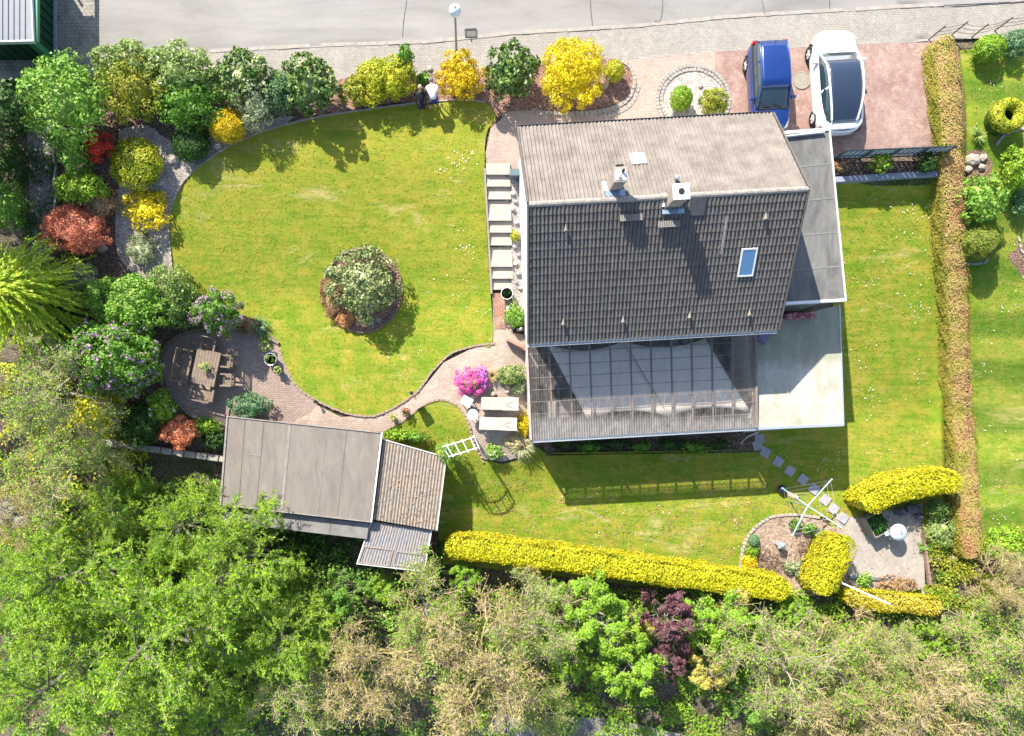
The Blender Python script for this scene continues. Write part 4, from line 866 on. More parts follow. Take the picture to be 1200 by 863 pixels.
for t in (.12, .24, .41, .65, .78):
    a, b_ = A.lerp(B_, t), D_.lerp(C_, t); w_ = .14 if t == .41 else .028
    MB().beam(a.lerp(b_, .02), a.lerp(b_, .97), w_, .02 if t == .41 else .012).obj('felt_seam', M('seam_light', (.30, .27, .24), (.19, .17, .15), 3) if t in (.41, .65) else M('seam_dark', (.13, .115, .10), (.20, .175, .15), 3), r)
MB().beam(A.lerp(D_, .4).lerp(B_.lerp(C_, .4), .16), A.lerp(D_, .4).lerp(B_.lerp(C_, .4), .24), .05, .02).obj('felt_seam', MC['seam_light'], r)
# lower strip of roof beyond it
P2_ = [Wp(*a, .30) for a in ((262, 594), (432, 613.5), (430, 632), (260, 612))]; q2 = [(p.x - P[0].x, p.y - P[0].y) for p in P2_]
MB().prism(q2, .20, .30).obj('lower_roof', M('felt_grey', (.26, .245, .23), (.16, .15, .14), 1.6), r); MB().prism(inset(q2, .15), -3, .2).obj('wall', m_dwood, r)
for t in (.3, .52, .74): MB().beam(Vector((*q2[0], .304)).lerp(Vector((*q2[1], .304)), t), Vector((*q2[3], .304)).lerp(Vector((*q2[2], .304)), t), .05, .012).obj('felt_seam', MC['seam_dark'], r)
MB().beam(B_ + Vector((.06, 0, -.03)), C_ + Vector((.06, 0, -.03)), .07, .08).obj('gutter', m_wmetal, r)
r2, q, P = roofed_shed('lean_to', [(449, 515), (523, 536), (512, 622), (437, 609)], .38, 'lean-to with a brownish corrugated roof on the right of the large shed', m_dwood)
m_corr, n, b = newmat('old_corrugated')
c = mix(n, .95, ramp(n, [(.4, (.27, .24, .205)), (.66, (.34, .26, .19))], noise(n, .9, 8, .75, None, .6)), ramp(n, [(.28, (.5, .48, .48)), (.62, (1.05, 1.05, 1.05))], noise(n, 5, 7, .75)), 'MULTIPLY'); n.links.new(c, b.inputs['Base Color']); b.inputs['Roughness'].default_value = .95
def corr_roof(parent, q, z, mat, pitch, amp, n_, name='corrugated_sheet', dz=(0, 0, 0, 0)):
    a, b_, c_, d = (Vector((*x, z + e)) for x, e in zip(q, dz))
    for k in range(n_):
        t0, t1 = k / n_, (k + 1) / n_; corrugated(name, (a.lerp(b_, t0), a.lerp(b_, t1 + .01), d.lerp(c_, t1 + .01), d.lerp(c_, t0)), pitch, amp, mat, parent, 4, 1).location.z = .006 * (k % 2)
corr_roof(r2, q, .38, m_corr, .14, .03, 4); MB().prism(inset(q, .03), .22, .31).obj('roof_board', m_dwood, r2)
MB().beam((*q[0], .40), (*q[1], .40), .05, .05).beam((*q[1], .40), (*q[2], .40), .05, .06).obj('edge_trim', M('trim_pale', (.6, .58, .54), None, 4), r2)
# fallen leaves on it
g_ = np.random.default_rng(3); s, t = g_.uniform(.05, .95, 90), g_.beta(3, 1.3, 90); a, b_, c_, d = (np.array((*x, .43)) for x in q)
PP = (a * (1 - s)[:, None] + b_ * s[:, None]) * (1 - t)[:, None] + (d * (1 - s)[:, None] + c_ * s[:, None]) * t[:, None]
o = ob('fallen_leaves', quads_mesh('fallen_leaves', leaves(PP, np.tile([0, 0, 3.], (90, 1)), .10, .7)), LM('dead_leaf', [(.20, .14, .10), (.28, .21, .15), (.14, .10, .07)]), loc=r2.location.copy()); tag(o, kind='stuff')
r3, q, P = roofed_shed('lean_to', [(435, 611), (506, 621.5), (497, 670), (418, 661)], .12, 'small lower lean-to with bluish grey translucent corrugated roof below the brown one', m_dwood)
m_corg, n, b = newmat('grey_corrugated')
c = mix(n, .9, ramp(n, [(.4, (.24, .245, .265)), (.66, (.28, .235, .20))], noise(n, 1.3, 8, .7, None, .6)), ramp(n, [(.28, (.55, .55, .56)), (.62, (1.05, 1.05, 1.05))], noise(n, 6, 7, .75)), 'MULTIPLY'); n.links.new(c, b.inputs['Base Color']); b.inputs['Roughness'].default_value = .6
corr_roof(r3, q, .12, m_corg, .13, .018, 2); MB().prism(inset(q, .03), -.02, .05).obj('roof_board', M('board_pale', (.3, .27, .25), None, 4), r3)
m_frame = M('frame_pink', (.34, .29, .26), None, 5)
for (s0, s1, t0, t1) in ((.02, .47, .58, .96), (.53, .97, .60, .92)):
    a, b_, c_, d = (Vector((*x, .155)) for x in q); L = lambda s, t: a.lerp(b_, s).lerp(d.lerp(c_, s), t)
    MB().beam(L(s0, t0), L(s1, t0), .07, .03).beam(L(s0, t1), L(s1, t1), .07, .03).beam(L(s0, t0), L(s0, t1), .06, .031).beam(L(s1, t0), L(s1, t1), .06, .031).obj('vent_frame', m_frame, r3)
trim(inset(q, -.02), .08, .15, .05, m_wmetal, r3, 'edge_trim', [1, 2, 3])
MB().obj  # keep

# green building top left
bp = [Wp(-60, -80, 4.0), Wp(34, -80, 4.0), Wp(39, 48, 4.0), Wp(-60, 50, 4.0)]; bd = empty('green_building', (bp[2].x, bp[2].y, 1.6), 0, 'dark green metal building with a pale standing seam roof in the top left corner', 'building')
q = [(p.x - bp[2].x, p.y - bp[2].y) for p in bp]; cb = Wp(64, 72, 1.6); cbx, cby = cb.x - bp[2].x, cb.y - bp[2].y
m_green = M('green_cladding', (.010, .062, .032), (.007, .045, .022), 3, .6, bs=.1); m_greenl = M('green_trim', (.05, .25, .12), None, 3, .5)
w0 = [(q[0][0], q[0][1]), (cbx - .06, q[1][1]), (cbx - .06, cby + .06), (q[3][0], cby + .02)]
MB().prism(w0, -.3, 2.2).obj('wall', m_green, bd)
for k in range(16): MB().box((cbx - .03, cby + .3 + k * .42, .9), (.05, .12, 2.5)).obj('wall_rib', m_green, bd)
for k in range(8): MB().box((cbx - .5 - k * .42, cby + .035, .9), (.12, .05, 2.5)).obj('wall_rib', m_green, bd)
MB().box((cbx - .04, cby + .02, 1.0), (.28, .28, 2.6)).obj('corner_trim', m_greenl, bd); MB().box((cbx + .05, cby + 3.2, -.0), (.12, 6.1, .16)).obj('base_trim', flat('trim_bluegrey', (.40, .46, .55), .4, .3), bd)
MB().prism(q, 2.24, 2.38).obj('roof', M('seam_roof', (.17, .19, .225), (.14, .16, .19), 3, .5, bs=.05), bd)
for k in range(12):
    x = q[2][0] - .25 - k * .235; MB().beam((x - .1, q[2][1] + .02, 2.40), (x - .1 - .0, q[1][1], 2.40), .03, .02).obj('roof_seam', flat('seam_dk', (.08, .09, .11), .5), bd)
trim(inset(q, -.03), 2.2, 2.42, .07, flat('trim_pale2', (.55, .6, .64), .4), bd, 'roof_trim', [1, 2])
MB().box((0.05, 3.0, 2.2), (.10, 6, .18)).obj('fascia', m_greenl, bd)

# ================================================================== FENCES AND WALLS
a, b_ = G(975, 188), G(1098, 184.5); a.x -= 0; L = (b_ - a).length; fr = empty('panel_fence', (a.x, a.y, 1.55), math.atan2(b_.y - a.y, b_.x - a.x), 'dark framed fence of grey glass panels along the lower end of the drive', 'fence')
m_ff = flat('fence_frame', (.035, .05, .065), .4, .3); m_fg = flat('fence_glass', (.30, .38, .45), .1, .2, .8)
npan = 4
for k in range(npan + 1): MB().box((k * L / npan, 0, .5), (.07, .07, 1.1)).obj('post', m_ff, fr)
for k in range(npan):
    x0, x1 = k * L / npan + .04, (k + 1) * L / npan - .04; m = MB()
    for z in (.12, .42, 1.02): m.beam((x0, 0, z), (x1, 0, z), .045, .05)
    p = m.obj('panel_frame', m_ff, fr)
    for z0, z1 in ((.15, .39), (.45, .99)):
        for j in range(5): MB().box((x0 + (j + .5) * (x1 - x0) / 5, 0, (z0 + z1) / 2), ((x1 - x0) / 5 - .03, .02, z1 - z0)).obj('glass_pane', m_fg, p)
a, b_ = G(968, 213), G(1097, 206); m = MB(); root = empty('retaining_wall', (a.x, a.y, 1.0), math.atan2(b_.y - a.y, b_.x - a.x), 'low bluish concrete retaining wall between fence bed and the right lawn', 'wall'); L = (b_ - a).length
for k in range(7): MB().box(((k + .5) * L / 7, 0, .0), (L / 7 - .015, .24, 1.1)).obj('wall_block', M('wall_blue', (.30, .33, .38), (.22, .25, .3), 3), root)
m_rust = M('rusty_wire', (.14, .11, .09), None, 8)
pts = [(1088, 47), (1114, 42), (1137, 45), (1165, 37), (1200, 31), (1240, 24)]; rt = empty('wire_fence', G(*pts[0]), 0, 'sagging wire fence on thin slanting posts beyond the brown hedge', 'fence'); o0 = rt.location.copy()
for i, p in enumerate(pts): g0 = G(*p) - o0; MB().tube([g0 + Vector((0, 0, -.1)), g0 + Vector((.12, .1, .95))], .03, 6).obj('post', m_rust, rt)
for z in (.3, .6, .9):
    m = MB()
    for i in range(len(pts) - 1):
        p, q_ = G(*pts[i]) - o0, G(*pts[i + 1]) - o0; m.tube([p.lerp(q_, t) + Vector((.04, .04, z - .1 * math.sin(math.pi * t))) for t in (0, .25, .5, .75, 1)], .012, 4, cap=False)
    m.obj('wire', m_rust, rt)
# low wall in the undergrowth left of the sheds
rt = empty('garden_wall', G(128, 520), 0, 'low weathered stone wall half buried in plants left of the shed', 'wall'); o0 = rt.location.copy()
for k in range(11):
    p = G(132 + k * 13.5, 519 + k * 1.9) - o0; MB().box((p.x, p.y, p.z + .2), (.52, .3, .55), R(-8 + random.gauss(0, 2))).obj('stone', M('wall_stone', (.42, .39, .34), (.28, .26, .22), 4), rt, bevel=.03)

# ================================================================== STREET LAMP
b0 = Wp(535, 64, 1.6); lp = empty('street_lamp', (b0.x, b0.y, 1.6), 0, 'white globe lamp on a slim grey pole at the edge of the pavement', 'street lamp')
MB().lathe((0, 0, 0), [(.09, 0), (.09, .3), (.05, .4), (.045, 3.0), (.035, 3.12)], 12).obj('pole', flat('pole_grey', (.30, .32, .31), .5, .3), lp)
ball = MB().lathe((0, 0, 3.1), [(.05, 0), (.13, .03), (.21, .12), (.25, .25), (.22, .39), (.14, .48), (.03, .52)], 20); ball.obj('globe', flat('opal_globe', (.72, .76, .76), .2, 0, .6), lp, smooth=True)
MB().lathe((0, 0, 3.04), [(.10, 0), (.12, .05), (.06, .1)], 12).obj('collar', MC['pole_grey'], lp)
MB().lathe((0, 0, 3.6), [(.05, 0), (.03, .05), (.005, .07)], 10).obj('finial', MC['pole_grey'], lp)

# ================================================================== CARS
m_tyre = flat('tyre', (.018, .018, .018), .9); m_rim = flat('rim', (.62, .62, .63), .35, .2); m_cglass = flat('car_glass', (.022, .04, .048), .04, 0, .9, 1)
def wheel(x, y, r_, parent, sx):
    o = MB(); n_ = 20
    prof = [(r_ * .6, -.1), (r_ * .95, -.1), (r_, -.06), (r_, .06), (r_ * .95, .1), (r_ * .6, .1)]
    vs = []
    for rr, t in prof:
        for j in range(n_): a = 2 * math.pi * j / n_; vs.append((x + t * sx, y + rr * math.cos(a), r_ + rr * math.sin(a)))
    k = len(prof); o.add(vs, [(i * n_ + j, i * n_ + (j + 1) % n_, (i + 1) * n_ + (j + 1) % n_, (i + 1) * n_ + j) for i in range(k - 1) for j in range(n_)]); w_ = empty('wheel', (0, 0, 0)); w_.parent = parent
    o.obj('tyre', m_tyre, w_, smooth=True); h = MB(); vs = [(x + .085 * sx, y, r_)]
    for j in range(n_): a = 2 * math.pi * j / n_; vs.append((x + .07 * sx, y + r_ * .72 * math.cos(a), r_ + r_ * .72 * math.sin(a)))
    h.add(vs, [(0, 1 + j, 1 + (j + 1) % n_) for j in range(n_)])
    for j in range(5): a = 2 * math.pi * j / 5; h.beam((x + .095 * sx, y, r_), (x + .088 * sx, y + r_ * .6 * math.cos(a), r_ + r_ * .6 * math.sin(a)), .02, .06)
    h.obj('rim', m_rim, w_); return w_
def loft(rows, closed=False):
    k = len(rows[0]); V = [p for r_ in rows for p in r_]; Fq = [(i * k + j, i * k + j + 1, (i + 1) * k + j + 1, (i + 1) * k + j) for i in range(len(rows) - 1) for j in range(k - 1)]; return V, Fq
def car(loc, rz, label, paint, body, gh, wheels, roofr, style):
    r_ = empty('parked_car', loc, rz, label, 'car'); rows = []
    for (y, hw, zb, zs, cr) in body:
        half = [(0, zb), (hw * .88, zb), (hw * .985, zb + .12), (hw, zb + (zs - zb) * .5), (hw * .985, zs - .10), (hw * .93, zs - .015), (hw * .55, zs + cr * .8), (0, zs + cr)]
        rows.append([(x, y, z) for x, z in half] + [(-x, y, z) for x, z in half[-2:0:-1]] + [(0, y, zb)])
    V, Fq = loft(rows); k = len(rows[0]); Fq += [tuple(range(k - 1)), tuple((len(rows) - 1) * k + j for j in range(k - 2, -1, -1))]
    o = MB().add(V, Fq).obj('body', paint, r_, smooth=True); bm = bmesh.new(); bm.from_mesh(o.data); bmesh.ops.remove_doubles(bm, verts=bm.verts, dist=.0005); bmesh.ops.recalc_face_normals(bm, faces=bm.faces); bm.to_mesh(o.data); bm.free(); s_ = o.modifiers.new('s', 'SUBSURF'); s_.levels = s_.render_levels = 2
    rows = []
    for (y, hb, zb, ht, zt_) in gh: rows.append([(hb, y, zb), (hb * .6 + ht * .4 + .02, y, zb * .5 + zt_ * .5), (ht, y, zt_ - .02), (ht * .6, y, zt_ + .012), (0, y, zt_ + .025), (-ht * .6, y, zt_ + .012), (-ht, y, zt_ - .02), (-(hb * .6 + ht * .4 + .02), y, zb * .5 + zt_ * .5), (-hb, y, zb)])
    V, Fq = loft(rows); o = MB().add(V, Fq).obj('windows', m_cglass, r_, smooth=True)
    bm = bmesh.new(); bm.from_mesh(o.data); bmesh.ops.recalc_face_normals(bm, faces=bm.faces); bm.to_mesh(o.data); bm.free()
    a0, a1, pm = roofr; rr = [g_ for g_ in gh if a1 - .01 <= g_[0] <= a0 + .01]
    rows = [[(ht * t, y, zt_ + .034 - (.03 * abs(t) ** 3)) for t in (1.02, .8, .4, 0, -.4, -.8, -1.02)] for (y, hb, zb, ht, zt_) in rr]; V, Fq = loft(rows); o = MB().add(V, Fq).obj('roof_panel', pm, r_, smooth=True); o.modifiers.new('t', 'SOLIDIFY').thickness = -.02
    for s in (1, -1):
        m = MB(); m.tube([(s * (ht + .015), y, zt_ + .012) for (y, hb, zb, ht, zt_) in gh], .045 if style == 'w' else .03, 8); m.obj('roof_rail', paint, r_, smooth=True)
        m = MB(); m.tube([(s * (hb + .01), y, zb + .0) for (y, hb, zb, ht, zt_) in gh], .03, 6); m.obj('sill_trim', paint if style == 'w' else m_black, r_)
        g1 = gh[len(gh) // 2]; MB().beam((s * (g1[1] + .01), g1[0] - .1, g1[2]), (s * (g1[3] + .01), g1[0] - .06, g1[4]), .09, .03).obj('pillar', paint, r_)
        mx_ = gh[1][0] - .12; mm = MB().box((s * (gh[1][1] + .16), mx_, gh[1][2] + .06), (.22, .12, .13)); mm.obj('mirror', paint, r_, bevel=.03)
    for y in wheels[0]:
        for s in (1, -1):
            wheel(s * (wheels[1]), y, .33, r_, s)
            ar = MB(); vs = []
            for rad in (.335, .40):
                for j in range(11): a = math.pi * j / 10; vs.append((s * (wheels[1] + .045), y + rad * math.cos(a), .33 + rad * math.sin(a)))
            ar.add(vs, [(j, j + 1, 12 + j, 11 + j) for j in range(10)]); o = ar.obj('wheel_arch', m_black, r_); o.modifiers.new('t', 'SOLIDIFY').thickness = .04
    return r_
m_blue = flat('blue_paint', (.010, .045, .21), .28, .35, .5, 1); m_whp = flat('white_paint', (.80, .80, .80), .3, 0, .5, 1)
m_head = flat('headlight', (.62, .66, .7), .1, .2, .9); m_red = flat('tail_light', (.55, .01, .015), .2)
wc = car((16.12, 14.86, 1.62), R(3.5), 'white electric car with a dark panoramic glass roof on the red drive', m_whp,
    [(2.32, .34, .32, .50, .02), (2.25, .62, .24, .58, .03), (2.02, .84, .2, .72, .05), (1.6, .97, .2, .82, .06), (1.2, 1.01, .2, .86, .06), (.8, 1.02, .2, .93, .04), (0, 1.02, .2, .95, .02), (-1.0, 1.02, .2, .97, .02), (-1.6, 1.00, .2, .99, .05), (-1.95, .92, .22, 1.02, .05), (-2.2, .76, .3, .99, .04), (-2.36, .50, .4, .84, .02)],
    [(1.12, .84, .90, .80, .93), (.85, .88, .92, .78, 1.12), (.42, .90, .94, .74, 1.36), (0, .90, .95, .72, 1.43), (-.5, .90, .95, .71, 1.45), (-1.0, .88, .96, .68, 1.41), (-1.45, .84, .98, .62, 1.30), (-1.85, .76, 1.0, .55, 1.12), (-1.98, .66, 1.0, .5, 1.04)],
    ((1.42, -1.45), .90), (.86, -1.98, flat('roof_glass', (.02, .03, .055), .06, 0, .9, 1)), 'w')
for s in (1, -1):
    MB().add([(s * .58, 2.20, .60), (s * .80, 2.0, .73), (s * .90, 1.72, .81), (s * .72, 1.95, .755)], [(0, 1, 2, 3)]).obj('headlight', m_head, wc)
    MB().tube([(s * .93, -2.0, .74), (s * .83, -2.22, .74), (s * .60, -2.29, .74)], .035, 6).obj('tail_light', flat('tail_dark', (.12, .01, .015), .2), wc)
    MB().tube([(s * 1.03, .3, .8), (s * 1.03, .1, .8)], .015, 5).obj('door_handle', m_rim, wc)
MB().tube([(-.5, -2.22, .93), (0, -2.27, .95), (.5, -2.22, .93)], .03, 6).obj('boot_lip', m_black, wc)
bc = car((13.14, 14.55, 1.62), R(183), 'metallic blue hatchback parked nose to the house beside the white car', m_blue,
    [(1.98, .50, .28, .52, .02), (1.92, .66, .2, .62, .03), (1.70, .78, .2, .76, .06), (1.2, .83, .2, .90, .06), (.7, .84, .2, .96, .03), (0, .84, .2, .98, .02), (-1.0, .84, .2, .98, .02), (-1.6, .82, .2, .98, .02), (-1.88, .76, .22, .95, .02), (-1.96, .66, .3, .80, .02)],
    [(.98, .70, .94, .66, .965), (.70, .74, .95, .65, 1.14), (.30, .76, .96, .61, 1.38), (-.1, .77, .97, .60, 1.44), (-.8, .77, .97, .60, 1.45), (-1.4, .75, .97, .58, 1.42), (-1.70, .72, .97, .55, 1.34), (-1.92, .66, .96, .58, 1.0)],
    ((1.22, -1.22), .735), (.30, -1.70, m_blue), 'b')
for s in (1, -1):
    MB().add([(s * .48, 1.90, .62), (s * .72, 1.74, .70), (s * .76, 1.40, .85), (s * .60, 1.72, .765)], [(0, 1, 2, 3)]).obj('headlight', m_head, bc)
    MB().box((s * .69, -1.84, .95), (.13, .14, .30)).obj('tail_light', m_red, bc, bevel=.03)
    MB().tube([(s * .85, .1, .82), (s * .85, -.08, .82)], .015, 5).obj('door_handle', m_blue, bc)
MB().box((0, 1.99, .45), (.5, .03, .11)).obj('number_plate', m_wmetal, bc); MB().box((0, -1.98, .6), (.5, .03, .11)).obj('number_plate', m_wmetal, bc)
MB().beam((-.62, 1.0, .975), (.62, 1.0, .975), .10, .02).obj('wiper_cowl', m_black, bc); MB().tube([(0, -1.5, 1.46), (0, -1.62, 1.62)], .012, 5).obj('aerial', m_black, bc)
for x in (-.35, .15): MB().beam((x, .98, 1.0), (x + .4, .86, 1.09), .02, .02).obj('wiper', m_black, bc)
# manhole
c = G(939, 95); o = MB().lathe((0, 0, 0), [(.40, 0), (.40, .02), (.36, .025), (.34, .015), (.05, .018)], 24).obj('manhole_cover', M('manhole', (.36, .33, .27), (.22, .2, .17), 9), loc=(c.x, c.y, c.z + .05)); tag(o, 'round concrete manhole cover in the drive between the two cars', 'manhole')

# ================================================================== PATIO FURNITURE
m_teak = M('weathered_teak', (.27, .205, .155), (.17, .13, .10), 6, .85)
def slats(parent, x0, x1, y0, y1, z, n_, along, th=.025, gap=.012, name='slat', tilt=None):
    for i in range(n_):
        if along == 'y': w_ = (x1 - x0) / n_; MB().box((x0 + (i + .5) * w_, (y0 + y1) / 2, z), (w_ - gap, y1 - y0, th)).obj(name, m_teak, parent)
        else: w_ = (y1 - y0) / n_; MB().box(((x0 + x1) / 2, y0 + (i + .5) * w_, z), (x1 - x0, w_ - gap, th)).obj(name, m_teak, parent)
pz = G(240, 430).z + .045
def garden_seat(px, py, rz, wd, label, name='garden_chair', cat='chair', dp=.56):
    c = Wp(px, py, pz + .42); r_ = empty(name, (c.x, c.y, pz), R(rz), label, cat)      # faces local -y, back at +y
    slats(r_, -wd / 2, wd / 2, -dp / 2, dp / 2 - .05, .42, 6, 'x')
    for sx in (-1, 1):
        for sy, h in ((-1, .62), (1, .98)): MB().box((sx * (wd / 2 + .02), sy * (dp / 2 - .03), h / 2), (.055, .055, h)).obj('leg', m_teak, r_)
        MB().box((sx * (wd / 2 + .02), -.02, .645), (.07, dp + .06, .03)).obj('armrest', m_teak, r_)
    MB().beam((-wd / 2 - .02, dp / 2 + .02, .96), (wd / 2 + .02, dp / 2 + .02, .96), .04, .07).obj('back_rail', m_teak, r_); MB().beam((-wd / 2, dp / 2 - .01, .50), (wd / 2, dp / 2 - .01, .50), .035, .06).obj('back_rail', m_teak, r_)
    k = int(wd / .085)
    for i in range(k): x = -wd / 2 + (i + .5) * wd / k; MB().beam((x, dp / 2 - .01, .52), (x, dp / 2 + .02, .94), .04, .018).obj('back_slat', m_teak, r_)
    MB().box((0, -dp / 2 + .01, .37), (wd, .03, .07)).obj('seat_rail', m_teak, r_); return r_
c = Wp(241, 431, pz + .74); tb = empty('garden_table', (c.x, c.y, pz), R(-12), 'rectangular weathered teak table with a potted plant on the shaded patio', 'table')
slats(tb, -.56, .56, -.80, .80, .735, 8, 'y', name='board')
for sx in (-1, 1):
    for sy in (-1, 1): MB().box((sx * .46, sy * .68, .36), (.08, .08, .72)).obj('leg', m_teak, tb)
MB().box((0, 0, .69), (.96, 1.4, .06)).obj('apron', m_teak, tb)
garden_seat(216, 429, 78, 1.45, 'long teak bench on the left side of the garden table', 'garden_bench', 'bench')
garden_seat(246, 404, -12, .56, 'teak armchair at the upper end of the garden table')
garden_seat(267, 424, -96, .5, 'upper of the two teak chairs right of the garden table')
garden_seat(268, 446, -93, .5, 'lower of the two teak chairs right of the garden table')
garden_seat(238, 463, 168, .98, 'teak two-seat bench at the lower end of the garden table', 'garden_bench', 'bench')
m_lime = LM('leaf_lime_pot', [(.20, .30, .05), (.36, .46, .14), (.12, .22, .04)])
def pot(px, py, r_, h, mat, label, leafm=None, lr=None, n_=260, z=None, name='flower_pot', ls=.07, rimm=None, cat='flower pot', flower=None):
    b_ = G(px, py) if z is None else Wp(px, py, z); z0 = (b_.z + .06) if z is None else z
    o = empty(name, (b_.x, b_.y, z0), 0, label, cat); MB().lathe((0, 0, 0), [(r_ * .72, 0), (r_ * .95, h * .9), (r_ * 1.03, h * .92), (r_ * 1.03, h), (r_ * .9, h), (r_ * .88, h * .86), (.01, h * .86)], 18).obj('pot', mat, o)
    if rimm: MB().lathe((0, 0, h - .02), [(r_ * 1.02, 0), (r_ * 1.08, .02), (r_ * 1.04, .04), (r_ * .94, .03), (r_ * .92, .0)], 18).obj('rim', rimm, o)
    if leafm:
        lr = lr or r_; P, U = crown_pts(n_, (lr, lr, lr * .8), 10, .4, seed=int(px)); P[:, 2] += h + lr * .3; ob('foliage', quads_mesh('foliage', leaves(P, U, ls, .6)), leafm, o)
        if flower: P, U = crown_pts(n_ // 2, (lr * 1.05, lr * 1.05, lr * .9), 8, .4, .6, seed=int(py)); P[:, 2] += h + lr * .3; ob('blossom', quads_mesh('blossom', leaves(P, U, ls, .8)), flower, o)
    return o
m_tin = flat('galvanised', (.45, .48, .52), .35, .6); m_terra = M('terracotta', (.42, .19, .11), None, 6); m_dkpot = flat('dark_pot', (.02, .022, .025), .4); m_gpot = M('grey_pot', (.30, .30, .30), None, 6)
pot(242.5, 431, .13, .16, m_gpot, 'pale green houseleek pot standing on the teak table', m_lime, .24, 260, z=pz + .752)
pot(312, 408, .10, .2, m_gpot, 'lime green cushion plant at the patio rim above the zinc tub', m_lime, .26, 260)
pot(319.5, 422, .28, .34, m_tin, 'oval zinc tub with water plants at the right rim of the patio', LM('pond_leaf', [(.05, .12, .02), (.12, .22, .03), (.3, .35, .1)]), .22, 90, ls=.09, rimm=flat('zinc_rim', (.6, .66, .72), .3, .5), name='zinc_tub', cat='tub')
pot(328, 435, .17, .3, m_gpot, 'small grey pot of rosettes just below the zinc tub', m_lime, .19, 160, rimm=m_kerb)
pot(593.5, 346, .27, .36, m_dkpot, 'large black pot with a pale rim at the foot of the garden stairs', LM('dark_leaf', [(.02, .05, .015), (.05, .1, .03)]), .16, 40, rimm=flat('pale_rim', (.55, .57, .52), .5))
pot(601, 357, .09, .2, m_dkpot, 'small dark pot behind the black pot by the stairs', m_lime, .16, 90)
pot(596, 362, .12, .16, m_white, 'white pot below the black pot near the wall', None)
pot(461.5, 490, .12, .2, m_terra, 'terracotta pot with a pale rosette beside the round planting table on the path', m_lime, .17, 160)
pot(476, 483, .13, .24, m_dkpot, 'black pot of red and pink flowers on the garden path', LM('pot_green', [(.05, .14, .02), (.10, .22, .03)]), .2, 160, flower=LM('red_flower', [(.6, .05, .1), (.75, .2, .35), (.5, .02, .03)]))
# tall stand with a round top whose shadow lies on the lawn
c = Wp(489, 474, .55); o = empty('stone_plinth', (c.x, c.y, T(c.x, c.y)), R(28), 'beige stone plinth standing at the edge of the garden path', 'plinth'); MB().box((0, 0, .35), (.34, .34, .7)).obj('column', m_stone, o); MB().box((0, 0, .73), (.46, .40, .07)).obj('top_slab', M('slab_tan', (.42, .34, .27), None, 4), o, bevel=.01)
# path lights
for px, py, lb in ((372, 471, 'small black path light at the lower left rim of the big lawn'), (483, 461, 'small black path light where the path narrows beside the lawn')):
    c = G(px, py); o = empty('path_light', (c.x, c.y, c.z + .05), 0, lb, 'garden light'); MB().lathe((0, 0, 0), [(.02, 0), (.02, .32), (.015, .34)], 8).obj('stake', m_dkpot, o); MB().lathe((0, 0, .32), [(.03, 0), (.07, .04), (.07, .1), (.09, .11), (.01, .16)], 12).obj('lamp_head', m_dkpot, o)

# loungers
m_cush = M('cream_cushion', (.50, .45, .38), (.42, .37, .31), 3, .95, bs=.2); lz = T(1.5, .4) + .02
def lounger(px, py, rz, label):
    c = Wp(px, py, lz + .36); r_ = empty('sun_lounger', (c.x, c.y, lz + .04), R(rz), label, 'sun lounger'); L, wd = 1.76, .60
    for s in (-1, 1): MB().beam((-L / 2, s * (wd / 2 - .02), .26), (L / 2, s * (wd / 2 - .02), .26), .045, .08).obj('side_rail', m_teak, r_)
    for i in range(9): MB().box((-L / 2 + .1 + i * .19, 0, .29), (.12, wd - .05, .02)).obj('slat', m_teak, r_)
    for sx in (-.42, .42):
        for sy in (-1, 1): MB().box((sx * L, sy * (wd / 2 - .03), .12), (.06, .06, .26)).obj('leg', m_teak, r_)
    MB().box((-.35, 0, .35), (1.0, wd, .08)).obj('seat_cushion', m_cush, r_, bevel=.025); MB().box((.53, 0, .42), (.78, wd + .02, .08), 0, 0, Matrix.Rotation(R(-11), 3, 'Y')).obj('back_cushion', m_cush, r_, bevel=.025)
    for s in (-1, 1): MB().beam((.3, s * .03, .47), (.62, s * .16, .55), .018, .01).obj('strap', M('strap_brown', (.35, .27, .18), None, 5), r_)
    return r_
lounger(585, 473.5, -1.5, 'upper cream cushioned sun lounger left of the verandah'); lounger(583, 497, -1.5, 'lower cream cushioned sun lounger left of the verandah')
c = Wp(547, 470.5, lz + .5); o = empty('side_table', (c.x, c.y, lz + .04), R(-28), 'white square side table beside the pink azalea', 'side table'); MB().box((0, 0, .46), (.5, .42, .03)).obj('tabletop', m_wmetal, o)
for a in (-.2, .2):
    for b_ in (-.16, .16): MB().box((a, b_, .22), (.03, .03, .46)).obj('leg', m_dkpot, o)
c = Wp(554, 486, lz + .5); o = empty('side_table', (c.x, c.y, lz + .04), 0, 'white round side table left of the loungers', 'side table'); MB().lathe((0, 0, .45), [(.22, 0), (.25, .015), (.25, .035), (.01, .035)], 24).obj('tabletop', m_wmetal, o)
for k in range(3): a = k * 2.094; MB().tube([(.05 * math.cos(a), .05 * math.sin(a), .45), (.22 * math.cos(a), .22 * math.sin(a), 0)], .012, 6).obj('leg', m_dkpot, o)
# half barrel / curved retaining timber by the house corner
m_timb = M('timber_red', (.40, .24, .18), (.26, .15, .11), 5)
p, q_ = Wp(594, 398, .25), Wp(615, 408, .35); rt = empty('timber_edging', (p.x, p.y, T(p.x, p.y)), 0, 'reddish brown timber retaining board at the corner of the planting by the house', 'edging'); d = q_ - p
MB().beam((0, 0, .2), (d.x, d.y, .26), .16, .5).obj('board', m_timb, rt, bevel=.04); MB().tube([(d.x, d.y, -.2), (d.x, d.y, .55)], .12, 10).obj('post', m_timb, rt)
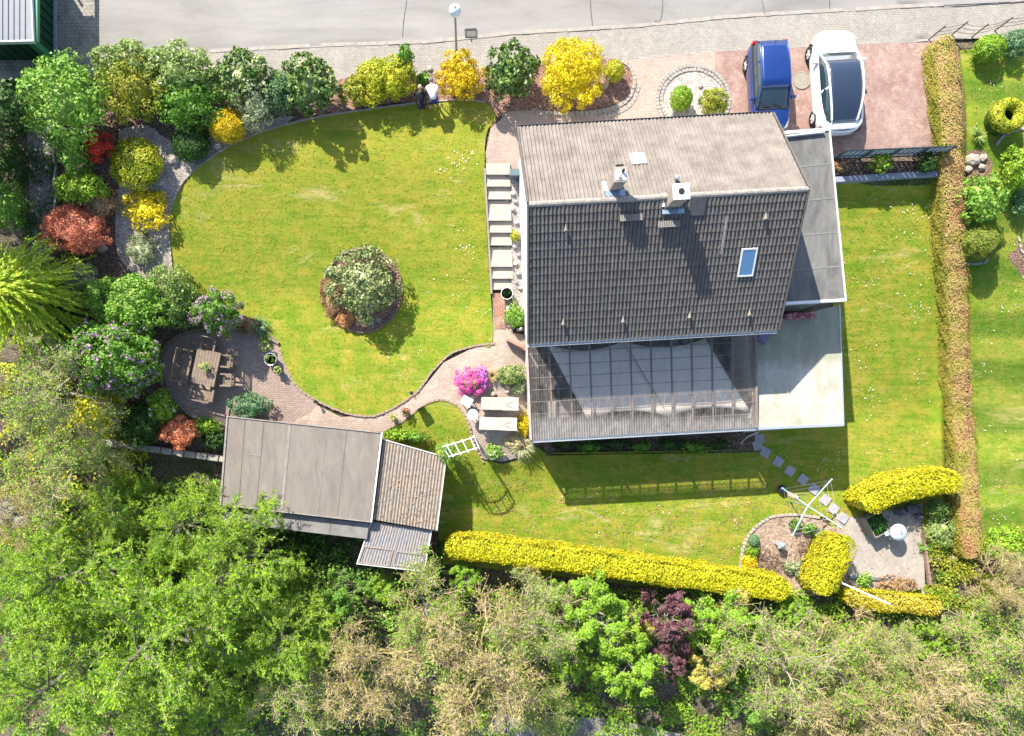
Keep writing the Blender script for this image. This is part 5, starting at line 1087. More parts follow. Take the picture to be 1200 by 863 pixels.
# rocks near it
def rocks(name, spots, mat, lab):
    for i, (px, py, r_, z) in enumerate(spots):
        c = G(px, py); o = MB().rock((0, 0, 0), r_, .6, i + int(px)).obj(name, mat, loc=(c.x, c.y, c.z + z), smooth=False, bevel=.0); tag(o, lab[i] if isinstance(lab, list) else lab, 'rock', None if isinstance(lab, list) else 'rocks')
m_rock = M('rock', (.46, .40, .34), (.28, .24, .2), 4)
rocks('boulder', [(578, 462, .16, .08), (595, 459, .12, .08)], m_rock, ['tan boulder above the upper lounger', 'small brown boulder at the top right of the upper lounger'])
rocks('boulder', [(204, 187, .3, .1), (188, 215, .26, .08), (256, 172, .20, .1), (180, 270, .14, .08), (184, 281, .13, .08), (190, 268, .1, .06), (122, 292, .24, .1)], m_rock,
      ['tan angular boulder right of the golden ball bush', 'rounded pinkish boulder below the golden ball bush', 'round tan stone between the dark dome and the yellow dome bush', 'first small brown stone below the yellow spirea', 'lower small brown stone on the gravel under the spirea', 'tiny stone nearest the lawn under the spirea', 'brown stone beside the red maple'])
# bowl and dish in the island bed
pot(436, 379, .1, .12, m_tin, 'pale blue star shaped bird dish in the lawn island bed', None, rimm=flat('dish_blue', (.62, .70, .78), .4), name='bird_dish', cat='bird dish')
pot(444, 376, .13, .12, m_gpot, 'round wire ring planter in the lawn island bed beside the dish', None, name='ring_planter', cat='planter')

# trellis arch
az = T(-.3, -1.0); tz = 1.42; tr_ = empty('trellis_arch', (Wp(540, 525, tz).x, Wp(540, 525, tz).y, az), 0, 'white garden arch with ladder rungs between lean-to and loungers', 'garden arch'); o0 = tr_.location.copy()
A0, A1, B0_, B1_ = (Wp(*a, tz) - o0 for a in ((519, 524), (556, 512.5), (526, 535.5), (561, 524.5)))
def archpts(p, q, n_=8): return [p.lerp(q, t) + Vector((0, 0, .22 * math.sin(math.pi * t) - .08)) for t in [i / n_ for i in range(n_ + 1)]]
for p, q_ in ((A0, A1), (B0_, B1_)):
    pts = archpts(p, q_); MB().tube([(p.x, p.y, -.1)] + pts + [(q_.x, q_.y, -.1)], .028, 8).obj('arch_rail', m_wmetal, tr_)
for t in (.12, .36, .6, .82, 1):
    a, b_ = archpts(A0, A1)[round(t * 8)], archpts(B0_, B1_)[round(t * 8)]; d = (b_ - a).normalized() * .08; MB().tube([a - d, b_ + d], .024, 6).obj('rung', m_wmetal, tr_)
for s, (p, q_) in enumerate(((A0, B0_), (A1, B1_))):
    for z in (.35, .7, 1.05, 1.4, 1.75): MB().tube([(p.x, p.y, z), (q_.x, q_.y, z)], .018, 6).obj('rung', m_wmetal, tr_)

# ================================================================== LOWER RIGHT CORNER
for i, (px, py, rz) in enumerate([(887, 522, 15), (896, 530, -25), (911, 541, -35), (925, 552, -35), (940, 562, -35), (953, 573, -35), (966, 586, -35), (976, 596.5, -35), (987, 607, -35), (889, 514, 5)]):
    c = G(px, py); o = MB().box((0, 0, 0), (.46, .46, .06), R(rz)).obj('stepping_stone', M('slab_grey', (.40, .38, .40), (.30, .29, .31), 4, bs=.2), loc=(c.x, c.y, c.z + .085), bevel=.01)
    tag(o, ['stepping stone nearest to the terrace edge in shade but one', 'second shaded stepping stone from the terrace, turned askew', 'third stepping stone from the terrace in the shadow', 'fourth stepping stone from the terrace in the shadow', 'last stepping stone wholly inside the house shadow', 'stepping stone cut by the shadow edge under the clothes dryer', 'first sunlit stepping stone right of the dryer centre', 'sunlit stepping stone last but one before the barbecue paving', 'stepping stone touching the barbecue paving', 'stepping stone right against the terrace wall'][i], 'stepping stone', 'stepping stones across the lawn')
dz = T(15.5, -4); tz = dz + 1.95; cc = Wp(947.5, 593.5, tz); dr = empty('rotary_dryer', (cc.x, cc.y, dz), 0, 'pale green rotary clothes dryer opened over the lawn edge', 'clothes dryer')
m_mint = flat('mint_metal', (.50, .78, .70), .35, .2); MB().tube([(0, 0, -.1), (0, 0, 1.95)], .03, 10).obj('pole', M('pole_dull', (.25, .27, .25), None, 5), dr); ends = []
for px, py in ((917, 572.5), (974.5, 562), (985.5, 618), (928.5, 628)):
    e = Wp(px, py, tz + .12) - dr.location; ends.append(e); MB().tube([(0, 0, 1.86), e], [.032, .026], 8).obj('arm', m_mint, dr)
    MB().lathe((e.x, e.y, e.z - .03), [(.035, 0), (.035, .07), (.02, .09)], 8).obj('end_cap', m_mint, dr)
for t in (.45, .62, .80, .96):
    m = MB()
    for i in range(4): a, b_ = Vector((0, 0, 1.9)).lerp(ends[i], t), Vector((0, 0, 1.9)).lerp(ends[(i + 1) % 4], t); m.tube([a, a.lerp(b_, .5) - Vector((0, 0, .04)), b_], .004, 3, cap=False)
    m.obj('washing_line', flat('line_grey', (.5, .52, .5), .6), dr)
MB().lathe((0, 0, 1.84), [(.07, 0), (.07, .1), (.03, .13)], 10).obj('hub', m_wmetal, dr)
c = G(914, 573); o = MB().lathe((0, 0, 0), [(.02, -.0), (.16, .06), (.22, .2), (.16, .34), (.02, .4)], 16).obj('gazing_ball', flat('ball_navy', (.02, .03, .06), .25, .2), loc=(c.x, c.y, c.z + .05), smooth=True); tag(o, 'dark navy round ball on the lawn at the end of a dryer arm', 'ball')
c = G(928, 581); o = empty('peg_basket', (c.x, c.y, c.z + .06), R(-28), 'faded orange mat with small things lying under the clothes dryer', 'mat'); MB().box((0, 0, .02), (.62, .22, .03)).obj('cloth', M('orange_mat', (.55, .32, .2), (.45, .28, .2), 4), o, bevel=.01); MB().box((.18, .02, .07), (.2, .16, .07)).obj('bag', flat('pinkgrey', (.5, .42, .42), .8), o, bevel=.02)
# barrel / lantern in the sandy bed
c = Wp(917, 640, -1.5); o = empty('stone_lantern', (c.x, c.y, T(c.x, c.y) + .06), R(35), 'small grey stone lantern in the middle of the sandy round bed', 'lantern'); MB().box((0, 0, .12), (.3, .3, .24)).obj('base', m_gpot, o, bevel=.02); MB().box((0, 0, .34), (.2, .2, .2)).obj('light_box', m_tin, o); MB().lathe((0, 0, .44), [(.26, 0), (.2, .08), (.06, .16), (.02, .2)], 4).obj('cap', M('tin_cap', (.3, .33, .36), None, 5), o)
# kettle barbecue
bz = T(19, -5) + .07; c = Wp(1055, 624.5, bz + .9); o = empty('kettle_barbecue', (c.x, c.y, bz), 0, 'light blue enamel kettle barbecue on the small patio', 'barbecue')
m_kett = flat('enamel', (.55, .68, .82), .15, 0, .7, 1); MB().lathe((0, 0, .45), [(.10, 0), (.30, .08), (.40, .24), (.41, .27)], 28).obj('bowl', m_kett, o, smooth=True); MB().lathe((0, 0, .72), [(.42, 0), (.40, .09), (.28, .2), (.1, .26), (.01, .265)], 28).obj('lid', m_kett, o, smooth=True)
MB().lathe((0, 0, .97), [(.07, 0), (.08, .03), (.05, .05), (.01, .05)], 12).obj('vent', m_stone, o); MB().tube([(-.05, .1, .98), (0, .1, 1.03), (.05, .1, .98)], .015, 6).obj('handle', m_black, o)
MB().beam((-.42, -.04, .66), (-.60, -.12, .66), .2, .02).obj('side_shelf', m_kett, o)
for k in range(3): a = k * 2.094 + .4; MB().tube([(.16 * math.cos(a), .16 * math.sin(a), .5), (.36 * math.cos(a), .36 * math.sin(a), 0)], .016, 6).obj('leg', m_tin, o)
for s in (-1, 1): MB().lathe((.36 * s, .1, 0), [(.01, 0), (.08, .01), (.08, .05), (.01, .06)], 12).obj('wheel', m_dkpot, o)
# raised bed with glass frame
c = Wp(1030, 615, bz + .7); o = empty('cold_frame', (c.x, c.y, bz), R(-62), 'dark raised planter with green plants below the arched yellow hedge', 'planter'); m_dgrey = flat('frame_dark', (.10, .10, .10), .6)
for (x, y, sx, sy) in ((0, .42, 1.05, .05), (0, -.42, 1.05, .05), (.52, 0, .05, .84), (-.52, 0, .05, .84)): MB().box((x, y, .33), (sx, sy, .66)).obj('side_board', M('zinc_board', (.30, .27, .24), None, 4), o)
MB().box((0, 0, .5), (1.0, .8, .1)).obj('soil', m_mulchd, o); P, U = crown_pts(900, (.5, .4, .15), 30, .4, seed=5); P[:, 2] += .62; ob('foliage', quads_mesh('foliage', leaves(P, U, .09, .6)), LM('deep_green', [(.02, .09, .015), (.04, .15, .02), (.06, .18, .03)]), o)
# covered things behind the barbecue
for i, (px, py, r_, lb) in enumerate([(1052, 599, .30, 'dark grey covered bundle behind the kettle barbecue'), (1066, 596, .34, 'violet grey rock right of the covered bundle behind the barbecue'), (1074, 605, .26, 'grey boulder at the edge of the barbecue patio')]):
    c = G(px, py); o = MB().rock((0, 0, 0), r_, .9, i + 40).obj('boulder', M('grey_rock', (.17, .16, .18), (.10, .09, .10), 4), loc=(c.x, c.y, c.z + .2)); tag(o, lb, 'rock')
p, q_ = Wp(990, 686, -1.0), Wp(1041, 708, .85); p = Vector((q_.x, q_.y, T(q_.x, q_.y))); 
tp = Wp(1042, 708, .95); bs = Wp(975, 678, -1.9); mid_ = Wp(990, 685, -.7); bs = mid_ + (mid_ - tp) * .55; o = empty('washing_pole', (bs.x, bs.y, bs.z), 0, 'white slanting metal pole beside the lower yellow hedge', 'pole'); MB().tube([(0, 0, 0), Vector((tp.x - bs.x, tp.y - bs.y, tp.z - bs.z))], .04, 8).obj('pole', m_wmetal, o); e = Vector((tp.x - bs.x, tp.y - bs.y, tp.z - bs.z)); MB().lathe((e.x, e.y, e.z - .02), [(.05, 0), (.05, .06), (.02, .08)], 8).obj('end_cap', m_wmetal, o)
a, b_ = G(992, 676), G(1080, 681); o = MB(); 
rt = empty('timber_edging', (a.x, a.y, a.z), math.atan2(b_.y - a.y, b_.x - a.x), 'dark blue grey kerb at the lower side of the barbecue patio', 'edging')
for k in range(4): MB().box((.3 + k * .58, 0, .06), (.56, .12, .22)).obj('kerb_block', M('kerb_dark', (.16, .18, .2), None, 4), rt)
a, b_ = G(1079, 612), G(1083, 690); rt = empty('timber_edging', (a.x, a.y, a.z), math.atan2(b_.y - a.y, b_.x - a.x), 'reddish kerb row on the right side of the barbecue patio', 'edging')
for k in range(6): MB().box((.28 + k * .52, 0, .06), (.5, .1, .2)).obj('kerb_block', M('kerb_red', (.34, .22, .17), None, 4), rt)
for i, (px, py, r_) in enumerate([(1095, 652, .4), (1115, 655, .3), (1100, 700, .35), (1085, 693, .3)]):
    c = G(px, py); o = MB().rock((0, 0, 0), r_, .3, i + 60).obj('boulder', m_rock, loc=(c.x, c.y, c.z + .05)); tag(o, ['flat pale rock right of the barbecue patio', 'narrow pale rock nearest the brown hedge foot', 'flat rock below the end of the brown hedge', 'pale slab at the lower right corner of the barbecue patio'][i], 'rock')

# terrace steps in the woods' edge: pipe by the terrace
a = Wp(872, 514, -.6); o = MB().tube([Wp(868, 520, -1.6), Wp(876, 512, -.9), Wp(888, 507, -.2)], .045, 8).obj('downpipe', flat('pipe_white', (.55, .55, .53), .5), None); tag(o, 'pale curved pipe at the lower corner between verandah and terrace', 'pipe')

# ================================================================== PEOPLE
m_skin = M('skin', (.48, .28, .20), (.40, .22, .155), 5, .6, bs=.05); m_tee = M('white_tshirt', (.78, .80, .86), (.66, .68, .74), 4, .9); m_blk = M('black_cloth', (.02, .02, .03), None, 6); m_navy = M('navy_cloth', (.03, .04, .10), None, 6)
def skinned(name, pts, edges, rad, mat, parent, root=0, sub=2):
    me = bpy.data.meshes.new(name); me.from_pydata(pts, edges, []); o = ob(name, me, mat, parent); o.modifiers.new('skin', 'SKIN').use_smooth_shade = True
    for i, r_ in enumerate(rad): me.skin_vertices[0].data[i].radius = (r_, r_) if not isinstance(r_, tuple) else r_; me.skin_vertices[0].data[i].use_root = (i == root)
    s_ = o.modifiers.new('sub', 'SUBSURF'); s_.levels = s_.render_levels = sub; return o
def person(px, py, rz, label, pose, top, bottom, shoe, hair, sc=1.0, cap=None):
    c = G(px, py); r_ = empty('person', (c.x, c.y, c.z + .07), R(rz), label, 'person'); r_.scale = (sc,) * 3; J = pose   # faces local +y
    names = ['pelvis', 'waist', 'chest', 'neck', 'head', 'crown', 'shoL', 'elbL', 'wriL', 'hanL', 'shoR', 'elbR', 'wriR', 'hanR', 'hipL', 'kneL', 'ankL', 'toeL', 'hipR', 'kneR', 'ankR', 'toeR']
    rad = [.13, .125, .14, .055, .085, .07, .065, .042, .03, .03, .065, .042, .03, .03, .09, .06, .042, .035, .09, .06, .042, .035]; E = [(0, 1), (1, 2), (2, 3), (3, 4), (4, 5), (2, 6), (6, 7), (7, 8), (8, 9), (2, 10), (10, 11), (11, 12), (12, 13), (0, 14), (14, 15), (15, 16), (16, 17), (0, 18), (18, 19), (19, 20), (20, 21)]
    V = [Vector(J[n_]) for n_ in names]; skinned('body', [tuple(v) for v in V], E, rad, m_skin, r_)
    def sub(ids, es, rs, mat, nm): skinned(nm, [tuple(V[i]) for i in ids], es, rs, mat, r_)
    mL, mR = V[6].lerp(V[7], .75), V[10].lerp(V[11], .75)
    skinned('shirt', [tuple(v) for v in (V[0], V[1], V[2], V[2].lerp(V[3], .6), V[6], mL, V[10], mR)], [(0, 1), (1, 2), (2, 3), (2, 4), (4, 5), (2, 6), (6, 7)], [.155, .155, .175, .08, .092, .07, .092, .07], top, r_)
    kl, kr = V[15].lerp(V[16], .1), V[19].lerp(V[20], .1)
    skinned('trousers', [tuple(v) for v in (V[0], V[14], V[15], kl, V[18], V[19], kr)], [(0, 1), (1, 2), (2, 3), (0, 4), (4, 5), (5, 6)], [.15, .112, .085, .078, .112, .085, .078], bottom, r_)
    for a, b_ in ((16, 17), (20, 21)): skinned('shoe', [tuple(V[a] - Vector((0, 0, .02))), tuple(V[a].lerp(V[b_], .6)), tuple(V[b_])], [(0, 1), (1, 2)], [.055, .055, .045], shoe, r_)
    h = V[4].lerp(V[5], .5); d = (V[5] - V[3]).normalized(); f = Vector((0, 1, -.25)).normalized() if 'face' not in J else Vector(J['face']).normalized(); m = MB(); s = d.cross(f).normalized(); f = s.cross(d).normalized()
    bm = bmesh.new(); bmesh.ops.create_icosphere(bm, subdivisions=3, radius=1)
    for v in bm.verts:
        x, y, z = v.co; k = 1.0 - (.0 if y < .2 else .12 * y); v.co = h - f * .018 + s * x * .102 * k + f * y * .112 + d * (z * .115 + .02)
        if y > .35 and z < .35: v.co -= f * .05
    me = bpy.data.meshes.new('hair'); bm.to_mesh(me); bm.free(); ob('hair', me, cap or hair, r_, smooth=True)
    face = MB(); 
    for sg in (-1, 1): face.lathe(tuple(h + f * .09 + s * sg * .035 + d * .0), [(.004, -.008), (.012, 0), (.004, .008)], 8)
    face.obj('eyes', m_black, r_); MB().tube([h + f * .095 + d * .01, h + f * .118 - d * .025, h + f * .1 - d * .03], [.01, .014, .01], 6).obj('nose', m_skin, r_); MB().beam(h + f * .094 - d * .055 - s * .025, h + f * .094 - d * .055 + s * .025, .01, .01).obj('mouth', M('lips', (.4, .14, .12), None, 8), r_)
    for wr, hn, sd in ((8, 9, 1), (12, 13, -1)):
        dr_ = (V[hn] - V[wr]).normalized(); sx = dr_.cross(Vector((0, .3, 1))).normalized(); P0 = [tuple(V[hn])]; Ee = []; Rr = [.032]
        for k in range(4): a = V[hn] + sx * (-.027 + .018 * k) + dr_ * .03; b2 = a + dr_ * (.04 + .006 * (k in (1, 2))) + Vector((0, 0, -.012)); c2 = b2 + dr_ * .028 + Vector((0, 0, -.02)); i0 = len(P0); P0 += [tuple(a), tuple(b2), tuple(c2)]; Ee += [(0, i0), (i0, i0 + 1), (i0 + 1, i0 + 2)]; Rr += [.011, .010, .008]
        a = V[hn] - dr_ * .01 + sx * .035 * sd; b2 = a + dr_ * .03 + sx * .02 * sd; i0 = len(P0); P0 += [tuple(a), tuple(b2)]; Ee += [(0, i0), (i0, i0 + 1)]; Rr += [.012, .009]; skinned('hand', P0, Ee, Rr, m_skin, r_, sub=1)
    return r_
hips = .92
bend = dict(pelvis=(0, -.12, .93), waist=(0, .02, 1.04), chest=(0, .26, 1.16), neck=(0, .44, 1.20), head=(0, .53, 1.19), crown=(0, .64, 1.20), face=(0, .4, -1), shoL=(-.19, .33, 1.16), elbL=(-.24, .42, .88), wriL=(-.16, .52, .66), hanL=(-.14, .56, .58), shoR=(.19, .33, 1.16), elbR=(.26, .38, .88), wriR=(.14, .5, .68), hanR=(.12, .54, .60),
    hipL=(-.10, -.12, .88), kneL=(-.16, -.04, .48), ankL=(-.18, -.12, .08), toeL=(-.20, .08, .04), hipR=(.10, -.12, .88), kneR=(.17, -.02, .48), ankR=(.19, -.10, .08), toeR=(.22, .10, .04))
person(509, 126, 8, 'person in a white T-shirt with white shoes bending over the flower bed', bend, m_tee, m_navy, flat('white_shoe', (.75, .76, .78), .6), M('grey_hair', (.20, .19, .18), None, 9), 1.0)
bend2 = dict(pelvis=(0, -.20, .62), waist=(0, -.06, .76), chest=(0, .14, .92), neck=(0, .27, 1.04), head=(0, .34, 1.10), crown=(0, .40, 1.20), face=(0, .8, -.5), shoL=(-.18, .18, .95), elbL=(-.34, .24, .74), wriL=(-.32, .40, .56), hanL=(-.31, .46, .50), shoR=(.18, .18, .95), elbR=(.26, .34, .76), wriR=(.16, .52, .66), hanR=(.14, .58, .62),
    hipL=(-.10, -.20, .58), kneL=(-.17, .14, .46), ankL=(-.15, -.10, .08), toeL=(-.17, .08, .04), hipR=(.10, -.20, .58), kneR=(.16, .16, .42), ankR=(.14, -.04, .08), toeR=(.16, .14, .04))
person(495, 126, 5, 'person with blond hair in black clothes crouching left of the person in white', bend2, m_blk, m_blk, m_black, M('blond_hair', (.60, .46, .26), (.45, .33, .18), 12), .95)
#@@PART4@@
# ================================================================== PLANTS
l_lime = LM('leaf_lime', [(.06, .17, .012), (.13, .28, .02), (.22, .36, .03), (.34, .42, .06)])
l_green = LM('leaf_green', [(.03, .10, .012), (.07, .19, .02), (.13, .28, .035), (.24, .38, .08)])
l_fresh = LM('leaf_fresh', [(.05, .16, .02), (.11, .26, .03), (.20, .36, .06), (.34, .46, .14)])
l_rhodo = LM('leaf_rhodo', [(.018, .055, .012), (.05, .12, .025), (.12, .20, .05), (.40, .44, .24)], .35, .15)
l_rhodod = LM('leaf_rhodo_dark', [(.015, .045, .012), (.04, .10, .02), (.09, .17, .035), (.26, .33, .12)], .3, .15)
l_pale = LM('leaf_pale', [(.06, .13, .03), (.14, .24, .06), (.24, .34, .12), (.46, .46, .30)])
l_olive = LM('leaf_olive', [(.07, .12, .012), (.16, .22, .02), (.28, .30, .03), (.42, .36, .08)])
l_yellow = LM('leaf_yellow', [(.22, .24, .01), (.46, .42, .012), (.64, .54, .015), (.78, .66, .03)], .6, .3)
l_gold = LM('leaf_gold', [(.18, .20, .01), (.42, .36, .012), (.60, .46, .015), (.72, .52, .02)], .6, .3)
l_ygreen = LM('leaf_yellow_green', [(.10, .18, .01), (.24, .30, .015), (.40, .42, .03), (.55, .52, .06)])
l_dark = LM('leaf_dark', [(.010, .035, .010), (.02, .07, .015), (.045, .11, .02), (.09, .16, .035)])
l_grey = LM('leaf_grey', [(.08, .12, .08), (.18, .24, .15), (.30, .36, .24), (.45, .50, .36)])
l_blue = LM('leaf_blue_green', [(.03, .09, .05), (.07, .17, .09), (.13, .25, .14), (.22, .34, .20)])
l_red = LM('leaf_red_maple', [(.24, .06, .045), (.42, .13, .09), (.54, .22, .16), (.60, .34, .25)])
l_crim = LM('leaf_crimson', [(.25, .01, .02), (.50, .03, .02), (.65, .08, .03), (.5, .02, .05)])
l_coral = LM('leaf_coral', [(.36, .09, .05), (.54, .18, .10), (.62, .28, .17), (.66, .38, .26)])
l_purp = LM('leaf_purple', [(.03, .012, .02), (.08, .03, .05), (.15, .07, .10), (.24, .14, .18)])
l_brown = LM('leaf_brown', [(.12, .08, .05), (.25, .16, .10), (.38, .26, .17), (.5, .38, .26)])
f_lilac = LM('flower_lilac', [(.24, .12, .34), (.36, .21, .46), (.46, .32, .54)]); f_white = LM('flower_cream', [(.6, .6, .5), (.78, .78, .7)])
f_pink = LM('flower_pink', [(.62, .04, .36), (.78, .10, .50), (.80, .30, .65)]); f_violet = LM('flower_violet', [(.30, .12, .52), (.5, .25, .66)])
B = bush
# -- upper left group
B('maple_shrub', 76, 116, 46, 48, 3.2, l_fresh, 'bright lime green maple shrub beside the upper end of the cobbled path', leaf=.15, clumps=46, cs=.28, dens=.8)
B('azalea', 111, 172, 20, 15, 1.1, l_crim, 'scarlet and orange azalea in the dark bed behind the maple shrub', leaf=.10, clumps=12, cs=.38, dens=.7)
B('shrub', 86, 180, 14, 22, 1.6, l_fresh, 'narrow pale green shrub right of the path edging', leaf=.12)
B('shrub', 92, 219, 25, 17, 1.4, l_lime, 'low lime shrub between the red maple and the cobbled path', leaf=.13, clumps=16, cs=.4)
B('conifer', 159, 191, 30, 30, 1.1, l_ygreen, 'round golden tipped conifer ball in the gravel corner', tight=True, leaf=.09, clumps=44, cs=.26, core=l_dark)
B('shrub', 154, 101, 37, 38, 2.3, l_olive, 'bronze and olive shrub at the left end of the roadside row', leaf=.12, clumps=40, cs=.26, dens=.8)
B('shrub', 150, 72, 36, 22, 2.2, l_pale, 'pale green shrub overhanging the cobbled yard behind the bronze shrub', leaf=.12)
B('shrub', 210, 84, 40, 30, 2.4, l_pale, 'big silvery green shrub in the roadside row, brushing the pavement', leaf=.12, clumps=44, cs=.26, flowers=(f_white, 40, .08))
B('shrub', 222, 115, 38, 28, 2.0, l_green, 'fresh green shrub below the big silvery green one', leaf=.13, clumps=34)
B('rhododendron', 283, 92, 35, 30, 2.3, l_rhodo, 'broad rhododendron with pale tips, leftmost of the roadside rhododendrons', leaf=.16, clumps=40, cs=.25)
B('shrub', 298, 121, 21, 28, 1.9, l_grey, 'thin grey green shrub at the lower rim of the leftmost rhododendron', leaf=.08, dens=.5)
B('conifer', 223, 168, 22, 21, 1.0, l_dark, 'low dark green dome bush on the grey gravel', tight=True, leaf=.08, clumps=40, cs=.24)
B('shrub', 266, 147, 22, 20, 1.3, l_gold, 'small golden dome bush under the leftmost rhododendron', tight=True, leaf=.08, clumps=36, cs=.26)
B('conifer', 329, 107, 17, 22, 1.6, l_blue, 'bluish conifer squeezed between two rhododendrons', leaf=.09)
B('rhododendron', 363, 97, 34, 34, 2.5, l_rhodo, 'round rhododendron with cream leaf tips, its shadow large on the lawn', leaf=.17, clumps=44, cs=.24)
B('shrub', 416, 106, 16, 17, 1.3, l_olive, 'small olive and brown shrub right of the cream tipped rhododendron', leaf=.13, clumps=18, cs=.36)
B('shrub', 438, 95, 20, 26, 1.4, l_ygreen, 'yellow green shrub, left of the taller yellow green one', leaf=.10, clumps=30)
B('shrub', 463, 91, 23, 26, 1.7, l_ygreen, 'taller yellow green shrub left of the two people', leaf=.10, clumps=38, cs=.27)
B('shrub', 476, 68, 8, 12, 2.0, l_green, 'upright green shoot on top of the taller yellow green shrub', leaf=.11)
B('perennial', 497, 92, 8, 7, .5, l_green, 'small green perennial right above the crouching person', leaf=.12)
B('forsythia', 539, 87, 26, 27, 1.6, l_gold, 'golden yellow forsythia at the foot of the globe lamp', leaf=.10, clumps=44, cs=.24)
B('rhododendron', 600, 84, 29, 31, 2.3, l_rhodod, 'dark glossy green rhododendron right of the forsythia', leaf=.17, clumps=40, cs=.25)
B('shrub', 673, 84, 35, 40, 2.4, l_yellow, 'large bright yellow bush, biggest in the red mulch bed', leaf=.10, clumps=60, cs=.22)
B('box_ball', 720, 83, 12, 12, 1.0, l_ygreen, 'small clipped ball right of the large yellow bush', leaf=.07, clumps=30, cs=.25)
c = G(708, 104); o = MB().tube([(0, 0, 0), (.04, .02, .35), (-.02, .0, .62)], [.09, .10, .06], 8).tube([(-.02, 0, .62), (.0, .02, .82)], [.06, .05], 8).obj('garden_statue', m_rock, loc=(c.x, c.y, c.z + .05)); tag(o, 'small pale stone figure right of the large yellow bush', 'statue')
B('box_ball', 799, 115, 13, 14, 1.1, l_lime, 'round clipped ball on the left of the gravel circle', leaf=.07, clumps=30, cs=.25)
B('dwarf_conifer', 836, 120, 13, 16, 1.5, l_olive, 'pointed dwarf conifer on the right of the gravel circle', leaf=.08, clumps=20, cs=.34, rot=35)
rocks('boulder', [(820, 102, .12, .08), (504, 82, .14, .06)], m_rock, ['tan stone in the gravel circle between the two clipped plants', 'rounded pale stone at the pavement edge above the people'])
B('shrub', 171, 244, 25, 22, .7, l_yellow, 'bright yellow spirea on the pale gravel strip', leaf=.13, clumps=24, cs=.36, dens=.8)
B('red_maple', 86, 267, 41, 30, 1.3, l_red, 'wide pinkish red Japanese maple at the end of the cobbled path', 'tree', leaf=.10, clumps=60, cs=.22, asp=.35, dens=.8)
B('shrub', 118, 237, 18, 16, .8, l_brown, 'dry brownish heather right above the red maple', leaf=.08)
B('shrub', 165, 290, 17, 18, .5, l_grey, 'grey green rosemary like shrub at the lower end of the gravel strip', leaf=.08, clumps=30, cs=.26)
B('shrub', 148, 357, 51, 36, 2.8, l_fresh, 'spreading fresh green shrub above the big lilac bush', leaf=.12, clumps=70, cs=.2)
B('shrub', 96, 330, 16, 22, 1.4, l_grey, 'bluish grey shrub at the left of the spreading green shrub', leaf=.09)
B('shrub', 196, 333, 23, 20, 1.3, l_pale, 'grey green shrub with pale leaves at the end of the gravel', leaf=.09, clumps=34)
B('shrub', 210, 358, 22, 26, 2.2, l_rhodod, 'dark green shrub between spreading shrub and the round lilac bush', leaf=.10, clumps=34)
B('lilac_bush', 254, 366, 26, 25, 2.7, l_green, 'round lilac flowering bush at the rim of the lawn above the patio', leaf=.10, flowers=(f_lilac, 170, .09), clumps=40, cs=.24)
B('lilac_bush', 130, 418, 52, 44, 3.9, l_green, 'big lilac flowering bush left of the seating patio', leaf=.14, flowers=(f_lilac, 260, .11), clumps=60, cs=.22)
B('shrub', 118, 480, 28, 26, 1.8, l_ygreen, 'yellow flowering shrub below the big lilac bush', leaf=.12, clumps=26, cs=.34, dens=.6, flowers=(l_yellow, 60, .12))
B('shrub', 163, 498, 24, 24, 1.5, l_dark, 'dark twiggy evergreen between the yellow shrub and the coral maple', leaf=.09)
B('shrub', 188, 478, 16, 18, 1.3, l_lime, 'pale lime shrub at the lower left rim of the patio', leaf=.11, flowers=(f_white, 16, .1))
B('red_maple', 209, 506, 23, 18, 1.3, l_coral, 'small coral red maple below the seating patio', 'tree', leaf=.10, clumps=34, cs=.25, asp=.35, dens=.8)
B('conifer', 291, 476, 24, 15, .9, l_blue, 'flat blue green conifer at the upper left corner of the shed', leaf=.09, clumps=40, cs=.24)
B('shrub', 240, 500, 16, 9, .7, l_lime, 'bright lime cushion shrub right of the coral maple', leaf=.1)
B('shrub', 250, 514, 13, 12, .7, l_dark, 'dark little shrub at the left wall of the shed', leaf=.09)
def spiky(name, px, py, r_, n_, mat, label, w_=.05, h=.5, cat='grass clump', up=.6, z=.05):
    b_ = G(px, py); o = empty(name, (b_.x, b_.y, b_.z + z), 0, label, cat); g_ = random.Random(int(px * 3 + py)); V = []
    for i in range(n_):
        a = g_.uniform(0, 6.283); l = r_ * g_.uniform(.6, 1.1); hh = h * g_.uniform(.6, 1.2); d = Vector((math.cos(a), math.sin(a), 0)); s = Vector((-d.y, d.x, 0)) * w_ / 2; pr = None
        for t0, t1 in ((0, .4), (.4, .75), (.75, 1)):
            P = lambda t: d * l * t + Vector((0, 0, hh * (2.2 * t - 1.7 * t * t)))
            V.append([tuple(P(t0) - s * (1 - t0)), tuple(P(t1) - s * (1 - t1)), tuple(P(t1) + s * (1 - t1)), tuple(P(t0) + s * (1 - t0))])
    ob('blades', quads_mesh('blades', np.array(V)), mat, o); return o
spiky('yucca', 306, 382, .55, 60, l_blue, 'spiky yucca with long blades at the lawn rim by the patio', .07, .5, 'yucca'); spiky('daylily', 312, 396, .38, 60, l_green, 'green strap leaved clump just below the yucca', .05, .35, 'perennial')
B('shrub', 293, 382, 12, 10, .4, l_brown, 'pinkish dry groundcover left of the yucca', leaf=.07)
